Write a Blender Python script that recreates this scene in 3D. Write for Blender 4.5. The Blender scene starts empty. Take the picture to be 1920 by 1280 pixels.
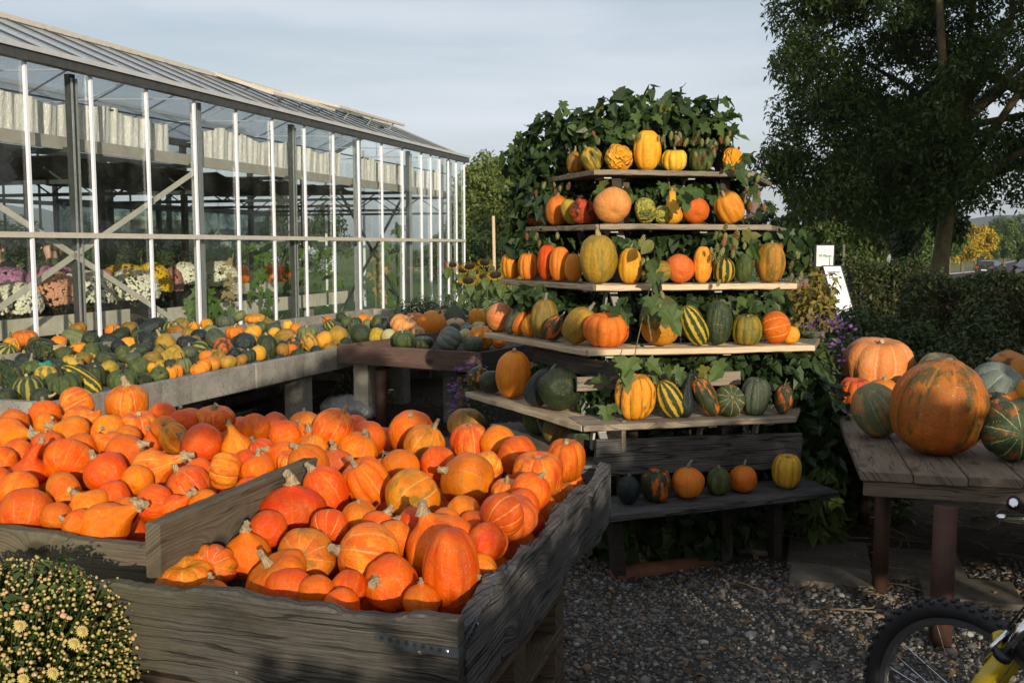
import bpy, math, random
import numpy as np
from mathutils import Vector, Matrix, Quaternion
R = math.radians
random.seed(7)
rng = np.random.default_rng(7)
scene = bpy.context.scene
COL = scene.collection

# ------------------------------------------------------------------ camera
CAM_H, FPX, PITCH = 1.7, 1867.0, math.atan(180 / 1867.0)
cam_d = bpy.data.cameras.new('camera')
cam_d.lens = FPX / 1920 * 36
cam_d.sensor_width = 36
cam_d.clip_start = 0.05
cam_d.clip_end = 9000
cam = bpy.data.objects.new('camera', cam_d)
COL.objects.link(cam)
cam.location = (0, 0, CAM_H)
cam.rotation_euler = (math.pi / 2 - PITCH, 0, 0)
scene.camera = cam

# ------------------------------------------------------------------ light
SUN_EL = 12.5
SUN_H = Vector((0.255, -0.967)).normalized()          # horizontal direction towards the sun
w = bpy.data.worlds.new('World')
scene.world = w
w.use_nodes = True
nt = w.node_tree
nt.nodes.clear()

def nd(nt, typ, ins=None, **props):
    n = nt.nodes.new(typ)
    for k, v in props.items():
        setattr(n, k, v)
    for k, v in (ins or {}).items():
        s = n.inputs[k]
        if isinstance(v, bpy.types.NodeSocket):
            nt.links.new(v, s)
        else:
            if s.type == 'RGBA' and not isinstance(v, (int, float)) and len(v) == 3:
                v = (*v, 1)
            s.default_value = v
    return n

def M(nt, op, a, b=0.0, c=None, clamp=False):
    ins = {0: a, 1: b}
    if c is not None:
        ins[2] = c
    return nd(nt, 'ShaderNodeMath', ins, operation=op, use_clamp=clamp).outputs[0]

def mix(nt, f, a, b):
    return nd(nt, 'ShaderNodeMix', {0: f, 6: a, 7: b}, data_type='RGBA').outputs[2]

def ramp(nt, f, lo, hi):
    return nd(nt, 'ShaderNodeMapRange', {0: f, 1: lo, 2: hi, 3: 0.0, 4: 1.0}, interpolation_type='SMOOTHSTEP').outputs[0]

def noise(nt, vec, scale, detail=3, rough=.55, out=0, dist=0.0):
    ins = {'Scale': scale, 'Detail': detail, 'Roughness': rough, 'Distortion': dist}
    if vec is not None:
        ins['Vector'] = vec
    return nd(nt, 'ShaderNodeTexNoise', ins).outputs[out]

sky = nd(nt, 'ShaderNodeTexSky', sky_type='NISHITA')
sky.sun_disc = False
sky.sun_elevation = R(SUN_EL)
sky.sun_rotation = math.atan2(SUN_H.x, SUN_H.y)
sky.air_density = 1.0
sky.dust_density = 2.0
sky.ozone_density = 1.0
tc = nd(nt, 'ShaderNodeTexCoord')
mp = nd(nt, 'ShaderNodeMapping', {0: tc.outputs['Generated'], 3: (1.0, 1.0, 7.0), 1: (.3, .2, .12)})
cl = noise(nt, mp.outputs[0], 1.6, 5, .5)
cl2 = noise(nt, mp.outputs[0], 5.0, 4, .55)
cm = ramp(nt, M(nt, 'ADD', cl, M(nt, 'MULTIPLY', cl2, .25)), .47, .80)
SKYK = 0.112
dz = nd(nt, 'ShaderNodeSeparateXYZ', {0: tc.outputs['Generated']}).outputs[2]
bandn = noise(nt, nd(nt, 'ShaderNodeMapping', {0: tc.outputs['Generated'], 3: (1.0, 1.0, 2.5), 1: (4.2, 1.1, .4)}).outputs[0], 1.3, 4, .5)
be = M(nt, 'DIVIDE', M(nt, 'SUBTRACT', dz, M(nt, 'ADD', .095, M(nt, 'MULTIPLY', bandn, .07))), .032)
band = M(nt, 'POWER', 2.718, M(nt, 'MULTIPLY', M(nt, 'MULTIPLY', be, be), -1.0))
cf = M(nt, 'ADD', M(nt, 'ADD', M(nt, 'MULTIPLY', cm, .40), .36), M(nt, 'MULTIPLY', band, .34), clamp=True)
skyc = mix(nt, cf, sky.outputs[0], (6.9, 7.35, 8.1))
bg = nd(nt, 'ShaderNodeBackground', {0: skyc, 1: SKYK})
nd(nt, 'ShaderNodeOutputWorld', {0: bg.outputs[0]})

sun_d = bpy.data.lights.new('sun', 'SUN')
sun_d.energy = 5.0
sun_d.angle = R(0.5)
sun_d.color = (1.0, 0.87, 0.69)
sun = bpy.data.objects.new('sun', sun_d)
COL.objects.link(sun)
sv = Vector((SUN_H.x * math.cos(R(SUN_EL)), SUN_H.y * math.cos(R(SUN_EL)), math.sin(R(SUN_EL))))
sun.rotation_euler = sv.to_track_quat('Z', 'Y').to_euler()
sun.location = (3, -8, 8)

scene.view_settings.view_transform = 'Standard'
scene.view_settings.look = 'None'
scene.view_settings.exposure = 0.08
scene.view_settings.gamma = 1.0
scene.view_settings.use_curve_mapping = False
scene.render.engine = 'CYCLES'
scene.cycles.max_bounces = 8
scene.cycles.transparent_max_bounces = 32
scene.cycles.diffuse_bounces = 3
scene.cycles.glossy_bounces = 3
scene.cycles.caustics_reflective = False
scene.cycles.caustics_refractive = False
scene.cycles.use_denoising = True

# ------------------------------------------------------------------ helpers: rays of the survey
def ray(px, py):
    x, y = (px - 960) / FPX, -(py - 640) / FPX
    return Vector((x, math.cos(PITCH) + y * math.sin(PITCH), -math.sin(PITCH) + y * math.cos(PITCH)))

def at(px, py, Y):
    d = ray(px, py)
    return Vector((0, 0, CAM_H)) + d * (Y / d.y)

def atz(px, py, z):
    d = ray(px, py)
    return Vector((0, 0, CAM_H)) + d * ((z - CAM_H) / d.z)

U = Vector((0.296, 0.955, 0)).normalized()      # the long direction everything is laid out along
V = Vector((U.y, -U.x, 0))                      # across, to the right
Z = Vector((0, 0, 1))

# ------------------------------------------------------------------ helpers: objects
def tag(o, label=None, cat=None, group=None, kind=None):
    if label: o['label'] = label
    if cat: o['category'] = cat
    if group: o['group'] = group
    if kind: o['kind'] = kind
    return o

def thing(name, loc, label, cat, group=None):
    o = bpy.data.objects.new(name, None)
    o.empty_display_size = .1
    COL.objects.link(o)
    o.location = loc
    return tag(o, label, cat, group)

def wloc(o):
    v = Vector((0, 0, 0))
    while o is not None:
        v = v + o.location
        o = o.parent
    return v

def link(name, me, mat=None, parent=None, loc=None):
    o = bpy.data.objects.new(name, me)
    COL.objects.link(o)
    if mat is not None and len(me.materials) == 0:
        me.materials.append(mat)
    if parent is not None:
        o.parent = parent
    if loc is not None:
        o.location = loc
    return o

def mesh_np(name, Vv, F, mat=None, smooth=False, uv=None):
    Vv = np.asarray(Vv, np.float32)
    F = np.asarray(F, np.int32)
    me = bpy.data.meshes.new(name)
    k = F.shape[1]
    me.vertices.add(len(Vv))
    me.vertices.foreach_set('co', Vv.ravel())
    me.loops.add(F.size)
    me.loops.foreach_set('vertex_index', F.ravel())
    me.polygons.add(len(F))
    me.polygons.foreach_set('loop_start', np.arange(0, F.size, k, dtype=np.int32))
    if smooth:
        me.polygons.foreach_set('use_smooth', np.ones(len(F), bool))
    if uv is not None:
        l = me.uv_layers.new(name='UVMap')
        l.data.foreach_set('uv', np.asarray(uv, np.float32).ravel())
    me.update(calc_edges=True)
    if mat is not None:
        me.materials.append(mat)
    return me

class MB:
    """collects shapes (world coordinates) into one mesh"""
    def __init__(s):
        s.v, s.f = [], []
    def add(s, vs, fs):
        b = len(s.v)
        s.v += [Vector(v) for v in vs]
        s.f += [tuple(i + b for i in f) for f in fs]
        return s
    def frame(s, c, ax, ay, az):
        """box: centre and three half axes"""
        c, ax, ay, az = Vector(c), Vector(ax), Vector(ay), Vector(az)
        vs = [c + ax * i + ay * j + az * k for k in (-1, 1) for j in (-1, 1) for i in (-1, 1)]
        return s.add(vs, [(0, 2, 3, 1), (4, 5, 7, 6), (0, 1, 5, 4), (2, 6, 7, 3), (0, 4, 6, 2), (1, 3, 7, 5)])
    def bar(s, p0, p1, wd, ht, up=Z):
        p0, p1 = Vector(p0), Vector(p1)
        d = (p1 - p0)
        L = d.length
        d = d / L
        side = d.cross(Vector(up))
        if side.length < 1e-4:
            side = d.cross(Vector((1, 0, 0)))
        side.normalize()
        u2 = side.cross(d)
        return s.frame((p0 + p1) / 2, d * L / 2, side * wd / 2, u2 * ht / 2)
    def box(s, c, size):
        return s.frame(c, (size[0] / 2, 0, 0), (0, size[1] / 2, 0), (0, 0, size[2] / 2))
    def tube(s, pts, radii, n=8, cap=True):
        pts = [Vector(p) for p in pts]
        if isinstance(radii, (int, float)):
            radii = [radii] * len(pts)
        b = len(s.v)
        prev = None
        for i, p in enumerate(pts):
            d = (pts[min(i + 1, len(pts) - 1)] - pts[max(i - 1, 0)]).normalized()
            if prev is None:
                a = d.cross(Vector((0, 0, 1)))
                if a.length < .1:
                    a = d.cross(Vector((1, 0, 0)))
            else:
                a = prev - d * prev.dot(d)
            a.normalize()
            prev = a
            c = d.cross(a)
            for k in range(n):
                t = 2 * math.pi * k / n
                s.v.append(p + (a * math.cos(t) + c * math.sin(t)) * radii[i])
        for i in range(len(pts) - 1):
            for k in range(n):
                k2 = (k + 1) % n
                s.f.append((b + i * n + k, b + i * n + k2, b + (i + 1) * n + k2, b + (i + 1) * n + k))
        if cap:
            s.f.append(tuple(b + k for k in range(n))[::-1])
            s.f.append(tuple(b + (len(pts) - 1) * n + k for k in range(n)))
        return s
    def lathe(s, c, prof, n=16, ax=Z):
        """prof: list of (r, h)"""
        ax = Vector(ax).normalized()
        a = ax.cross(Vector((1, 0, 0)))
        if a.length < .1:
            a = ax.cross(Vector((0, 1, 0)))
        a.normalize()
        bb = ax.cross(a)
        b = len(s.v)
        for r, h in prof:
            for k in range(n):
                t = 2 * math.pi * k / n
                s.v.append(Vector(c) + ax * h + (a * math.cos(t) + bb * math.sin(t)) * r)
        for i in range(len(prof) - 1):
            for k in range(n):
                k2 = (k + 1) % n
                s.f.append((b + i * n + k, b + i * n + k2, b + (i + 1) * n + k2, b + (i + 1) * n + k))
        s.f.append(tuple(b + k for k in range(n))[::-1])
        s.f.append(tuple(b + (len(prof) - 1) * n + k for k in range(n)))
        return s
    def build(s, name, mat, parent=None, smooth=False, kind=None, label=None, bevel=0, local=False):
        off = Vector((0, 0, 0)) if (parent is None or local) else wloc(parent)
        me = bpy.data.meshes.new(name)
        me.from_pydata([tuple(v - off) for v in s.v], [], s.f)
        if smooth:
            me.polygons.foreach_set('use_smooth', [True] * len(me.polygons))
        me.update()
        o = link(name, me, mat, parent)
        if bevel:
            m = o.modifiers.new('bevel', 'BEVEL')
            m.width = bevel
            m.segments = 2
            m.limit_method = 'ANGLE'
        if kind: o['kind'] = kind
        if label: o['label'] = label
        return o

def plank_mesh(L, W, T, seed=0, nx=14, wave=0.0, rough=.002, ny=3, freq=3.0):
    """board with X along its length, Z its width, Y its thickness; live edges when wave > 0"""
    r = random.Random(seed)
    b = min(T, W) * .14
    ph = [r.uniform(0, 6.28) for _ in range(8)]
    vs, fs = [], []
    sec = [(-T / 2, -W / 2 + b), (-T / 2, W / 2 - b)]
    front = [(-T / 2, -W / 2 + b + (W - 2 * b) * k / ny) for k in range(ny + 1)]
    back = [(T / 2, W / 2 - b - (W - 2 * b) * k / ny) for k in range(ny + 1)]
    ring = front + [(-T / 2 + b, W / 2), (T / 2 - b, W / 2)] + back + [(T / 2 - b, -W / 2), (-T / 2 + b, -W / 2)]
    n = len(ring)
    for i in range(nx + 1):
        x = -L / 2 + L * i / nx
        q = x * freq
        def wv(o, q=q):
            return (math.sin(q * 2.1 + ph[o]) + .6 * math.sin(q * 4.7 + ph[o + 1]) + .35 * math.sin(q * 11 + ph[o + 2])) / 1.95
        top, bot, bow = wave * wv(0), wave * wv(2), rough * 1.5 * wv(4)
        for (y, z) in ring:
            k = z / W + .5
            dz = top * k + bot * (1 - k)
            vs.append((x + r.uniform(-1, 1) * rough * (i in (0, nx)), y + bow + r.uniform(-1, 1) * rough * .5, z + dz + r.uniform(-1, 1) * rough))
    for i in range(nx):
        for k in range(n):
            k2 = (k + 1) % n
            fs.append((i * n + k, (i + 1) * n + k, (i + 1) * n + k2, i * n + k2))
    fs.append(tuple(range(n)))
    fs.append(tuple(nx * n + k for k in range(n))[::-1])
    me = bpy.data.meshes.new('plank')
    me.from_pydata(vs, [], fs)
    me.update()
    return me

_pl = [0]
def plank(name, p0, p1, W, T, mat, parent=None, wdir=Z, wave=0.0, nx=14, rough=.0015, label=None, ny=3, freq=3.0):
    """board from p0 to p1 (centre line), W along wdir, T along the remaining axis"""
    p0, p1 = Vector(p0), Vector(p1)
    _pl[0] += 1
    me = plank_mesh((p1 - p0).length, W, T, _pl[0], nx, wave, rough, ny, freq)
    x = (p1 - p0).normalized()
    z = Vector(wdir)
    z = (z - x * z.dot(x)).normalized()
    y = z.cross(x)
    o = link(name, me, mat, parent)
    off = wloc(parent) if parent is not None else Vector((0, 0, 0))
    o.location = (p0 + p1) / 2 - off
    o.rotation_euler = Matrix((x, y, z)).transposed().to_euler()
    if label: o['label'] = label
    return o

def children_of(o):
    return list(o.children)

def copy_tree(o, parent=None):
    kids = KIDS.get(o.name) or [c for c in o.children]
    c = o.copy()
    COL.objects.link(c)
    c.parent = parent
    for ch in kids:
        copy_tree(ch, c)
    return c
KIDS = {}

ORD = ['first', 'second', 'third', 'fourth', 'fifth', 'sixth', 'seventh', 'eighth', 'ninth', 'tenth', 'eleventh', 'twelfth',
       'thirteenth', 'fourteenth', 'fifteenth', 'sixteenth', 'seventeenth', 'eighteenth', 'nineteenth', 'twentieth']
# ------------------------------------------------------------------ materials
def new_mat(name):
    m = bpy.data.materials.new(name)
    m.use_nodes = True
    t = m.node_tree
    t.nodes.clear()
    out = nd(t, 'ShaderNodeOutputMaterial')
    return m, t, out

def finish(t, out, col, rough=.6, bump=None, bstr=.3, bdist=.01, metal=0.0, spec=.5, extra=None, coat=0.0):
    ins = {'Base Color': col, 'Roughness': rough, 'Metallic': metal, 'Specular IOR Level': spec, 'Coat Weight': coat}
    if extra: ins.update(extra)
    p = nd(t, 'ShaderNodeBsdfPrincipled', ins)
    if bump is not None:
        b = nd(t, 'ShaderNodeBump', {'Height': bump, 'Strength': bstr, 'Distance': bdist})
        t.links.new(b.outputs[0], p.inputs['Normal'])
    t.links.new(p.outputs[0], out.inputs[0])
    return p

def objvec(t, spread=40.0):
    """object coordinates shifted per object so that no two alike pieces show the same grain"""
    tc = nd(t, 'ShaderNodeTexCoord')
    oi = nd(t, 'ShaderNodeObjectInfo')
    r = M(t, 'MULTIPLY', oi.outputs['Random'], spread)
    v = nd(t, 'ShaderNodeVectorMath', {0: tc.outputs['Object'], 1: r}, operation='ADD')
    return v.outputs[0], oi.outputs['Random'], tc

def plain(name, c1, c2=None, rough=.6, scale=8.0, metal=0.0, bstr=.15, spec=.5, bdist=.004):
    m, t, out = new_mat(name)
    v, rnd, tc = objvec(t)
    c2 = c2 or tuple(x * .7 for x in c1)
    n = noise(t, v, scale, 5, .6)
    n2 = noise(t, v, scale * 6, 3, .6)
    f = ramp(t, M(t, 'ADD', M(t, 'MULTIPLY', n, .7), M(t, 'MULTIPLY', n2, .3)), .3, .7)
    finish(t, out, mix(t, f, c1, c2), rough, n2, bstr, bdist, metal, spec)
    return m

def wood(name, light, dark, grain=45.0, tint=None, tint_amt=.0, knots=0.55, bstr=.55, crack=.5, var=.35, rough=.85, stain=None):
    """weathered board: grain runs along local X and bends round knots"""
    m, t, out = new_mat(name)
    v, rnd, tc = objvec(t, 30.0)
    s = nd(t, 'ShaderNodeSeparateXYZ', {0: v})
    x, y, z = s.outputs
    zz = M(t, 'ADD', z, M(t, 'MULTIPLY', y, .8))
    low = noise(t, nd(t, 'ShaderNodeCombineXYZ', {0: M(t, 'MULTIPLY', x, 1.6), 1: M(t, 'MULTIPLY', zz, 5.0), 2: rnd}).outputs[0], 1.0, 3, .5)
    # knots: voronoi cells stretched along the board
    kv = nd(t, 'ShaderNodeCombineXYZ', {0: M(t, 'MULTIPLY', x, 2.0), 1: M(t, 'MULTIPLY', zz, 3.6), 2: M(t, 'MULTIPLY', rnd, 9.0)}).outputs[0]
    vor = nd(t, 'ShaderNodeTexVoronoi', {'Vector': kv, 'Scale': 1.0, 'Randomness': 1.0}, voronoi_dimensions='2D')
    dk = vor.outputs['Distance']
    kb = M(t, 'MULTIPLY', M(t, 'POWER', 2.718, M(t, 'MULTIPLY', M(t, 'MULTIPLY', dk, dk), -38.0)), knots)
    g = M(t, 'ADD', M(t, 'MULTIPLY', zz, grain), M(t, 'ADD', M(t, 'MULTIPLY', low, .8), M(t, 'MULTIPLY', kb, 15.0)))
    fine = noise(t, nd(t, 'ShaderNodeCombineXYZ', {0: M(t, 'MULTIPLY', x, 7.0), 1: M(t, 'MULTIPLY', g, 1.6), 2: rnd}).outputs[0], 1.0, 5, .65)
    band = M(t, 'ADD', M(t, 'MULTIPLY', M(t, 'SINE', M(t, 'MULTIPLY', g, 3.1)), .5), .5)
    gr = M(t, 'ADD', M(t, 'MULTIPLY', band, .12), M(t, 'MULTIPLY', fine, .9))
    patch = noise(t, nd(t, 'ShaderNodeCombineXYZ', {0: M(t, 'MULTIPLY', x, 2.5), 1: M(t, 'MULTIPLY', zz, 7.0), 2: M(t, 'MULTIPLY', y, 5.0)}).outputs[0], 1.3, 5, .65)
    col = mix(t, ramp(t, gr, .25, .85), dark, light)
    pd = tuple(c * (1 - var) for c in light)
    col = mix(t, M(t, 'MULTIPLY', ramp(t, patch, .45, .72), var * 1.6, clamp=True), col, tuple(c * .55 for c in dark) if stain is None else stain)
    if tint:
        col = mix(t, M(t, 'MULTIPLY', ramp(t, noise(t, v, 2.2, 3), .42, .62), tint_amt), col, tint)
    kn = ramp(t, dk, .12, .05)
    col = mix(t, M(t, 'MULTIPLY', kn, min(1, knots * 1.3)), col, tuple(c * .6 for c in dark))
    # drying cracks
    cr = noise(t, nd(t, 'ShaderNodeCombineXYZ', {0: M(t, 'MULTIPLY', x, 1.1), 1: M(t, 'MULTIPLY', g, .17), 2: M(t, 'ADD', rnd, 3.3)}).outputs[0], 1.0, 2, .5)
    ck = M(t, 'MULTIPLY', ramp(t, M(t, 'ABSOLUTE', M(t, 'SUBTRACT', cr, .5)), .018, .004), crack)
    col = mix(t, ck, col, (.012, .01, .009))
    h = M(t, 'SUBTRACT', M(t, 'ADD', gr, M(t, 'MULTIPLY', fine, .5)), M(t, 'MULTIPLY', ck, 1.6))
    hv = nd(t, 'ShaderNodeHueSaturation', {'Color': col, 'Value': M(t, 'ADD', .82, M(t, 'MULTIPLY', rnd, .36))}).outputs[0]
    finish(t, out, hv, rough, h, bstr, .006, 0.0, .25)
    return m

def gourd_mat(name, c1, c2, c3=None, patch=0.0, pth=.52, line=None, line_w=.06, line_amt=.5, spots=None, spot_amt=0.0, spot_scale=16.0,
              rough=.38, warts=0.0, stripe=None, stripe_th=.5, scab=.25, hue=.012, nl=10.0, lines_ragged=.05, bottom=None, coat=.0, rays=None):
    m, t, out = new_mat(name)
    v, rnd, tc = objvec(t, 25.0)
    uvs = nd(t, 'ShaderNodeSeparateXYZ', {0: tc.outputs['UV']})
    u, vv = uvs.outputs[0], uvs.outputs[1]
    big = noise(t, v, 1.3, 4, .55)
    med = noise(t, v, 4.5, 5, .65)
    fine = noise(t, v, 22.0, 4, .6)
    col = mix(t, ramp(t, M(t, 'ADD', big, M(t, 'MULTIPLY', M(t, 'SUBTRACT', med, .5), .5)), .33, .67), c1, c2)
    ph = M(t, 'PINGPONG', M(t, 'ADD', M(t, 'MULTIPLY', u, nl), M(t, 'MULTIPLY', M(t, 'SUBTRACT', med, .5), lines_ragged * 4)), .5)
    if stripe is not None:      # broad ragged stripes along the ribs
        sv_ = M(t, 'ADD', ph, M(t, 'MULTIPLY', M(t, 'SUBTRACT', med, .5), .55))
        col = mix(t, ramp(t, sv_, stripe_th * .5 - .05, stripe_th * .5 + .05), col, stripe)
    if c3 is not None:
        st = nd(t, 'ShaderNodeMapping', {0: v, 3: (1.4, 1.4, .55)})
        pn = M(t, 'ADD', noise(t, st.outputs[0], 1.5, 3, .5), M(t, 'MULTIPLY', M(t, 'SUBTRACT', noise(t, st.outputs[0], 7.0, 5, .7), .5), .45))
        col = mix(t, M(t, 'MULTIPLY', ramp(t, pn, pth - .06, pth + .08), patch), col, c3)
    if bottom is not None:
        col = mix(t, ramp(t, M(t, 'ADD', vv, M(t, 'MULTIPLY', M(t, 'SUBTRACT', med, .5), .6)), .50, .36), col, bottom)
    if line is not None:
        lf = ramp(t, M(t, 'ADD', ph, M(t, 'MULTIPLY', M(t, 'SUBTRACT', fine, .5), .12)), line_w, line_w * .25)
        col = mix(t, M(t, 'MULTIPLY', lf, M(t, 'MULTIPLY', ramp(t, big, .3, .55), line_amt)), col, line)
    if spots is not None:
        vo = nd(t, 'ShaderNodeTexVoronoi', {'Vector': v, 'Scale': spot_scale, 'Randomness': 1.0})
        sp = ramp(t, vo.outputs['Distance'], .28, .12)
        col = mix(t, M(t, 'MULTIPLY', sp, M(t, 'MULTIPLY', ramp(t, med, .4, .6), spot_amt)), col, spots)
    # corky scars, small pits and dull dusty streaks
    sc_ = ramp(t, M(t, 'ADD', noise(t, v, 5.5, 6, .75), M(t, 'MULTIPLY', M(t, 'SUBTRACT', big, .5), .5)), .635, .70)
    col = mix(t, M(t, 'MULTIPLY', sc_, scab * 1.5), col, (.36, .24, .12))
    vo3 = nd(t, 'ShaderNodeTexVoronoi', {'Vector': v, 'Scale': 3.4, 'Randomness': 1.0})
    pit = ramp(t, vo3.outputs['Distance'], .075, .045)
    pit = M(t, 'MULTIPLY', pit, ramp(t, noise(t, v, .9, 1), .5, .56))
    col = mix(t, M(t, 'MULTIPLY', pit, .8), col, (.10, .05, .02))
    vo4 = nd(t, 'ShaderNodeTexVoronoi', {'Vector': v, 'Scale': 8.5, 'Randomness': 1.0})
    pim = M(t, 'MULTIPLY', ramp(t, vo4.outputs['Distance'], .16, .09), ramp(t, noise(t, v, 1.7, 2), .53, .60))
    ringm = M(t, 'MULTIPLY', ramp(t, vo4.outputs['Distance'], .24, .17), ramp(t, noise(t, v, 1.7, 2), .53, .60))
    col = mix(t, M(t, 'MULTIPLY', ringm, .45), col, (.16, .07, .02))
    col = mix(t, M(t, 'MULTIPLY', pim, .85), col, (.66, .50, .28))
    dst = nd(t, 'ShaderNodeMapping', {0: v, 3: (3.2, 3.2, 1.0)})
    streak = ramp(t, noise(t, dst.outputs[0], 3.0, 5, .7), .56, .75)
    col = mix(t, M(t, 'MULTIPLY', streak, .26), col, (min(1, c1[0] * 1.15 + .05), min(1, c1[1] * 1.35 + .02), c1[2] * 1.2 + .003))
    hs = nd(t, 'ShaderNodeHueSaturation', {'Color': col, 'Hue': M(t, 'ADD', .5 - hue, M(t, 'MULTIPLY', rnd, hue * 2)),
                                           'Value': M(t, 'ADD', .86, M(t, 'MULTIPLY', nd(t, 'ShaderNodeMath', {0: M(t, 'MULTIPLY', rnd, 7.31)}, operation='FRACT').outputs[0], .28))}).outputs[0]
    h = M(t, 'ADD', M(t, 'MULTIPLY', fine, .35), M(t, 'MULTIPLY', med, .8))
    h = M(t, 'ADD', h, M(t, 'MULTIPLY', sc_, .35))
    bs, bd = .34, .06
    if warts:
        vo2 = nd(t, 'ShaderNodeTexVoronoi', {'Vector': v, 'Scale': 4.6, 'Randomness': 1.0}, feature='SMOOTH_F1')
        h = M(t, 'ADD', h, M(t, 'MULTIPLY', ramp(t, vo2.outputs['Distance'], .5, .05), warts * 2.5))
        bs = .5
    rg = M(t, 'ADD', rough - .10, M(t, 'MULTIPLY', med, .18))
    finish(t, out, hs, rg, h, bs, bd, 0.0, .26, coat=coat)
    return m

def leaf_mat(name, c1, c2, rough=.5, trans=.3, island=True, veins=False, c3=None, c3_amt=0.0):
    m, t, out = new_mat(name)
    if island:
        rnd = nd(t, 'ShaderNodeNewGeometry').outputs['Random Per Island']
    else:
        rnd = nd(t, 'ShaderNodeObjectInfo').outputs['Random']
    tc = nd(t, 'ShaderNodeTexCoord')
    n = noise(t, tc.outputs['Object'], 3.0, 3)
    f = M(t, 'ADD', M(t, 'MULTIPLY', rnd, .7), M(t, 'MULTIPLY', n, .4))
    col = mix(t, ramp(t, f, .15, .95), c1, c2)
    if c3 is not None:
        r2 = nd(t, 'ShaderNodeMath', {0: M(t, 'MULTIPLY', rnd, 17.3)}, operation='FRACT').outputs[0]
        col = mix(t, ramp(t, r2, 1.0 - c3_amt, 1.0 - c3_amt + .02), col, c3)
    bump = None
    if veins:
        n2 = noise(t, tc.outputs['Object'], 60.0, 3)
        col = mix(t, M(t, 'MULTIPLY', ramp(t, n2, .45, .7), .35), col, tuple(min(1, c * 1.7) for c in c2))
        bump = n2
    p = nd(t, 'ShaderNodeBsdfPrincipled', {'Base Color': col, 'Roughness': rough, 'Specular IOR Level': .35})
    if bump is not None:
        b = nd(t, 'ShaderNodeBump', {'Height': bump, 'Strength': .4, 'Distance': .004})
        t.links.new(b.outputs[0], p.inputs['Normal'])
    tr = nd(t, 'ShaderNodeBsdfTranslucent', {0: mix(t, .5, col, tuple(min(1, c * 1.6) for c in c2))})
    ms = nd(t, 'ShaderNodeMixShader', {0: trans, 1: p.outputs[0], 2: tr.outputs[0]})
    t.links.new(ms.outputs[0], out.inputs[0])
    return m

def glass_mat(name, tint=(.93, .97, .95), dirt=.04, refl=1.0, dirt_col=(.5, .53, .5), specks=True):
    m, t, out = new_mat(name)
    v, rnd, tc = objvec(t)
    tr = nd(t, 'ShaderNodeBsdfTransparent', {0: tint})
    gl = nd(t, 'ShaderNodeBsdfGlossy', {0: (1, 1, 1), 'Roughness': .015})
    wv = nd(t, 'ShaderNodeBump', {'Height': noise(t, v, 1.2, 2), 'Strength': .04, 'Distance': .05})
    t.links.new(wv.outputs[0], gl.inputs['Normal'])
    lw = nd(t, 'ShaderNodeLayerWeight', {0: .5})
    fr = M(t, 'ADD', .03, M(t, 'MULTIPLY', M(t, 'POWER', lw.outputs['Facing'], 5.0), .6))
    a = nd(t, 'ShaderNodeMixShader', {0: M(t, 'MULTIPLY', fr, refl, clamp=True), 1: tr.outputs[0], 2: gl.outputs[0]})
    df = nd(t, 'ShaderNodeBsdfDiffuse', {0: dirt_col})
    tl = nd(t, 'ShaderNodeBsdfTranslucent', {0: dirt_col})
    dd = nd(t, 'ShaderNodeMixShader', {0: .5, 1: df.outputs[0], 2: tl.outputs[0]})
    spk = ramp(t, noise(t, v, 24, 4, .7), .62, .74)
    fac = M(t, 'ADD', M(t, 'MULTIPLY', ramp(t, noise(t, v, 2.0, 5, .65), .35, .75), dirt), M(t, 'MULTIPLY', spk, dirt * 1.2), clamp=True) if specks else M(t, 'ADD', dirt * .8, M(t, 'MULTIPLY', noise(t, v, 1.1, 3, .5), dirt * .4))
    b = nd(t, 'ShaderNodeMixShader', {0: fac, 1: a.outputs[0], 2: dd.outputs[0]})
    t.links.new(b.outputs[0], out.inputs[0])
    return m

def concrete(name, c=(.33, .31, .27), dark=(.16, .15, .13), pits=.7):
    m, t, out = new_mat(name)
    v, rnd, tc = objvec(t)
    n = noise(t, v, 3.0, 6, .65)
    n2 = noise(t, v, 40.0, 3, .6)
    vo = nd(t, 'ShaderNodeTexVoronoi', {'Vector': v, 'Scale': 45.0})
    col = mix(t, ramp(t, M(t, 'ADD', M(t, 'MULTIPLY', n, .75), M(t, 'MULTIPLY', n2, .25)), .35, .68), c, dark)
    sel = ramp(t, noise(t, v, 9, 2), .5, .62)
    pit = M(t, 'MULTIPLY', M(t, 'MULTIPLY', ramp(t, vo.outputs['Distance'], .32, .16), sel), pits)
    col = mix(t, pit, col, tuple(x * .35 for x in dark))
    ag = M(t, 'MULTIPLY', ramp(t, nd(t, 'ShaderNodeTexVoronoi', {'Vector': v, 'Scale': 31.0}).outputs['Distance'], .2, .1), ramp(t, noise(t, v, 13, 2), .55, .62))
    col = mix(t, M(t, 'MULTIPLY', ag, .55), col, (.5, .48, .43))
    drip = noise(t, nd(t, 'ShaderNodeMapping', {0: v, 3: (9, 9, .8)}).outputs[0], 1.0, 4, .6)
    col = mix(t, M(t, 'MULTIPLY', ramp(t, drip, .52, .72), .45), col, tuple(x * .7 for x in dark))
    h = M(t, 'SUBTRACT', M(t, 'ADD', n2, n), pit)
    finish(t, out, col, .9, h, .5, .006, 0, .2)
    return m

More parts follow.
